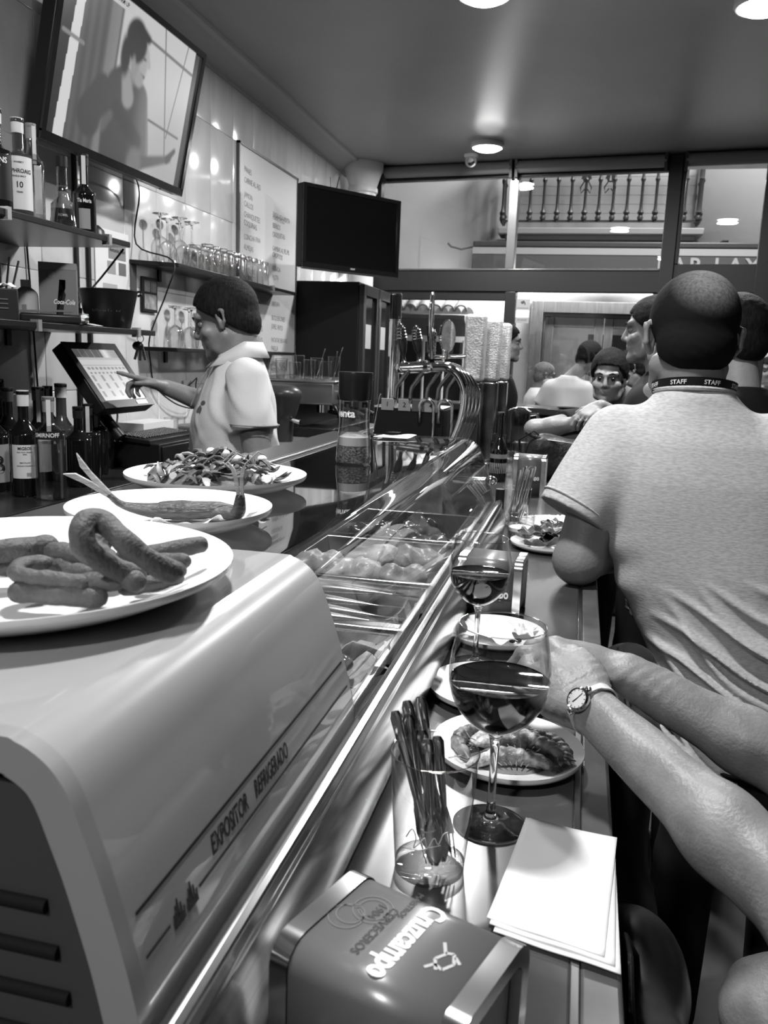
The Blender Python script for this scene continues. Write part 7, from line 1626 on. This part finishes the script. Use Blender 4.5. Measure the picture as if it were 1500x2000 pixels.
obj('bag_body', sdf('bag_body', [('cap', (.0, -.18, .06), (.0, .16, .06), .05, .05), ('cap', (-.008, -.14, .36), (.0, .12, .38), .042, .045), ('cap', (.0, -.18, .06), (-.008, -.14, .36), .05, .042), ('cap', (.0, .16, .06), (.0, .12, .38), .05, .045), ('cap', (.0, .0, .05), (-.0, .0, .36), .055, .048)], .008, .06, disp=lambda X: wav(X, 24, 20, .006)), m_bagl, hb2)
MB().tube([(.0, -.12, .38), (-.02, -.06, .46), (-.02, .03, .46), (.0, .10, .40)], .006, 8).build('strap', m_leather, hb2)

# ---------------------------------------------------------------- other guests
def wloc(p, base, rz): return tuple(Matrix.Rotation(-rz, 3, 'Z') @ (Vector(p)-Vector(base)))
person('tall dark-haired man in black, his face in profile beside the standing man\'s head', (.292, 3.33, 0), R(80), 1.045, face=(.1, 1, -.05), shirt=m_blackcloth, skin=m_skin_b, h=.0055, hairkw=dict(h=.005, thick=.009))
L4, r4 = (.275, 4.06, 0), R(176)
w4 = lambda p: tuple(Vector(wloc(p, L4, r4))/.95)
d4 = lambda v: tuple(Matrix.Rotation(-r4, 3, 'Z') @ Vector(v))
person('man leaning on folded bare arms over the black bag, facing the room', L4, r4, .95, face=(.12, 1, -.1), hoff=(.15, .08, -.035), shirt=m_blackcloth, skin=m_skin_b, h=.0050, hairkw=dict(h=.005, thick=.014, top=.012, front=.066),
       arms=[(w4((.36, 3.74, 1.25)), w4((.085, 3.60, 1.405)), d4((-.80, -.45, -.50)), d4((-.3, -.6, .75)), 1), (w4((-.185, 3.63, 1.288)), w4((.045, 3.60, 1.335)), d4((.9, .1, .1)), d4((0, -.3, 1)), -1)])
person('dark curly-haired guest with bowed head, beside the man who faces the room', (.35, 5.42, 0), R(75), .955, face=(0, 1, -.35), shirt=m_blackcloth, skin=m_skin_b, h=.008, hairkw=dict(h=.006, thick=.018, fuzz=.003, nape=-.09, rough=110))
person('guest in black whose ear and jaw show right of the standing man\'s head', (.455, 2.66, 0), R(40), 1.02, face=(.1, 1, -.1), shirt=m_blackcloth, h=.0065, hairkw=dict(h=.005, thick=.010))
m_ws = M('bright white shirt', .85, .8)
person('bearded man in a white shirt leaning outside the window, seen from behind', (-.10, 6.98, -.06), R(-15), 1.03, face=(.7, 1, -.4), hoff=(.125, .04, .0), shirt=m_ws, h=.007, hairkw=dict(h=.006, thick=.014, top=.008), beard=True)
person('grey cropped-haired man with glasses outside, left of the man in the white shirt', (-.375, 7.55, -.06), R(-70), .945, face=(0, 1, -.15), hoff=(.02, 0, -.02), shirt=m_ws, skin=m_skin_b, h=.007, hair=M('grey cropped hair', .12, .6, noise=(90, .6, 1.4)), hairkw=dict(h=.006, thick=.006), extra=glasses)
person('guest in black seen in profile just right of the beer columns', (-.56, 5.62, 0), R(-80), 1.035, face=(0, 1, 0), shirt=m_blackcloth, skin=m_skin_b, h=.007, hairkw=dict(h=.006, thick=.012))
person('passer-by in white outside the door, cut by the right edge of the photo', (1.56, 7.65, -.06), R(120), 1.0, shirt=m_ws, h=.008, hairkw=dict(h=.006, thick=.012))
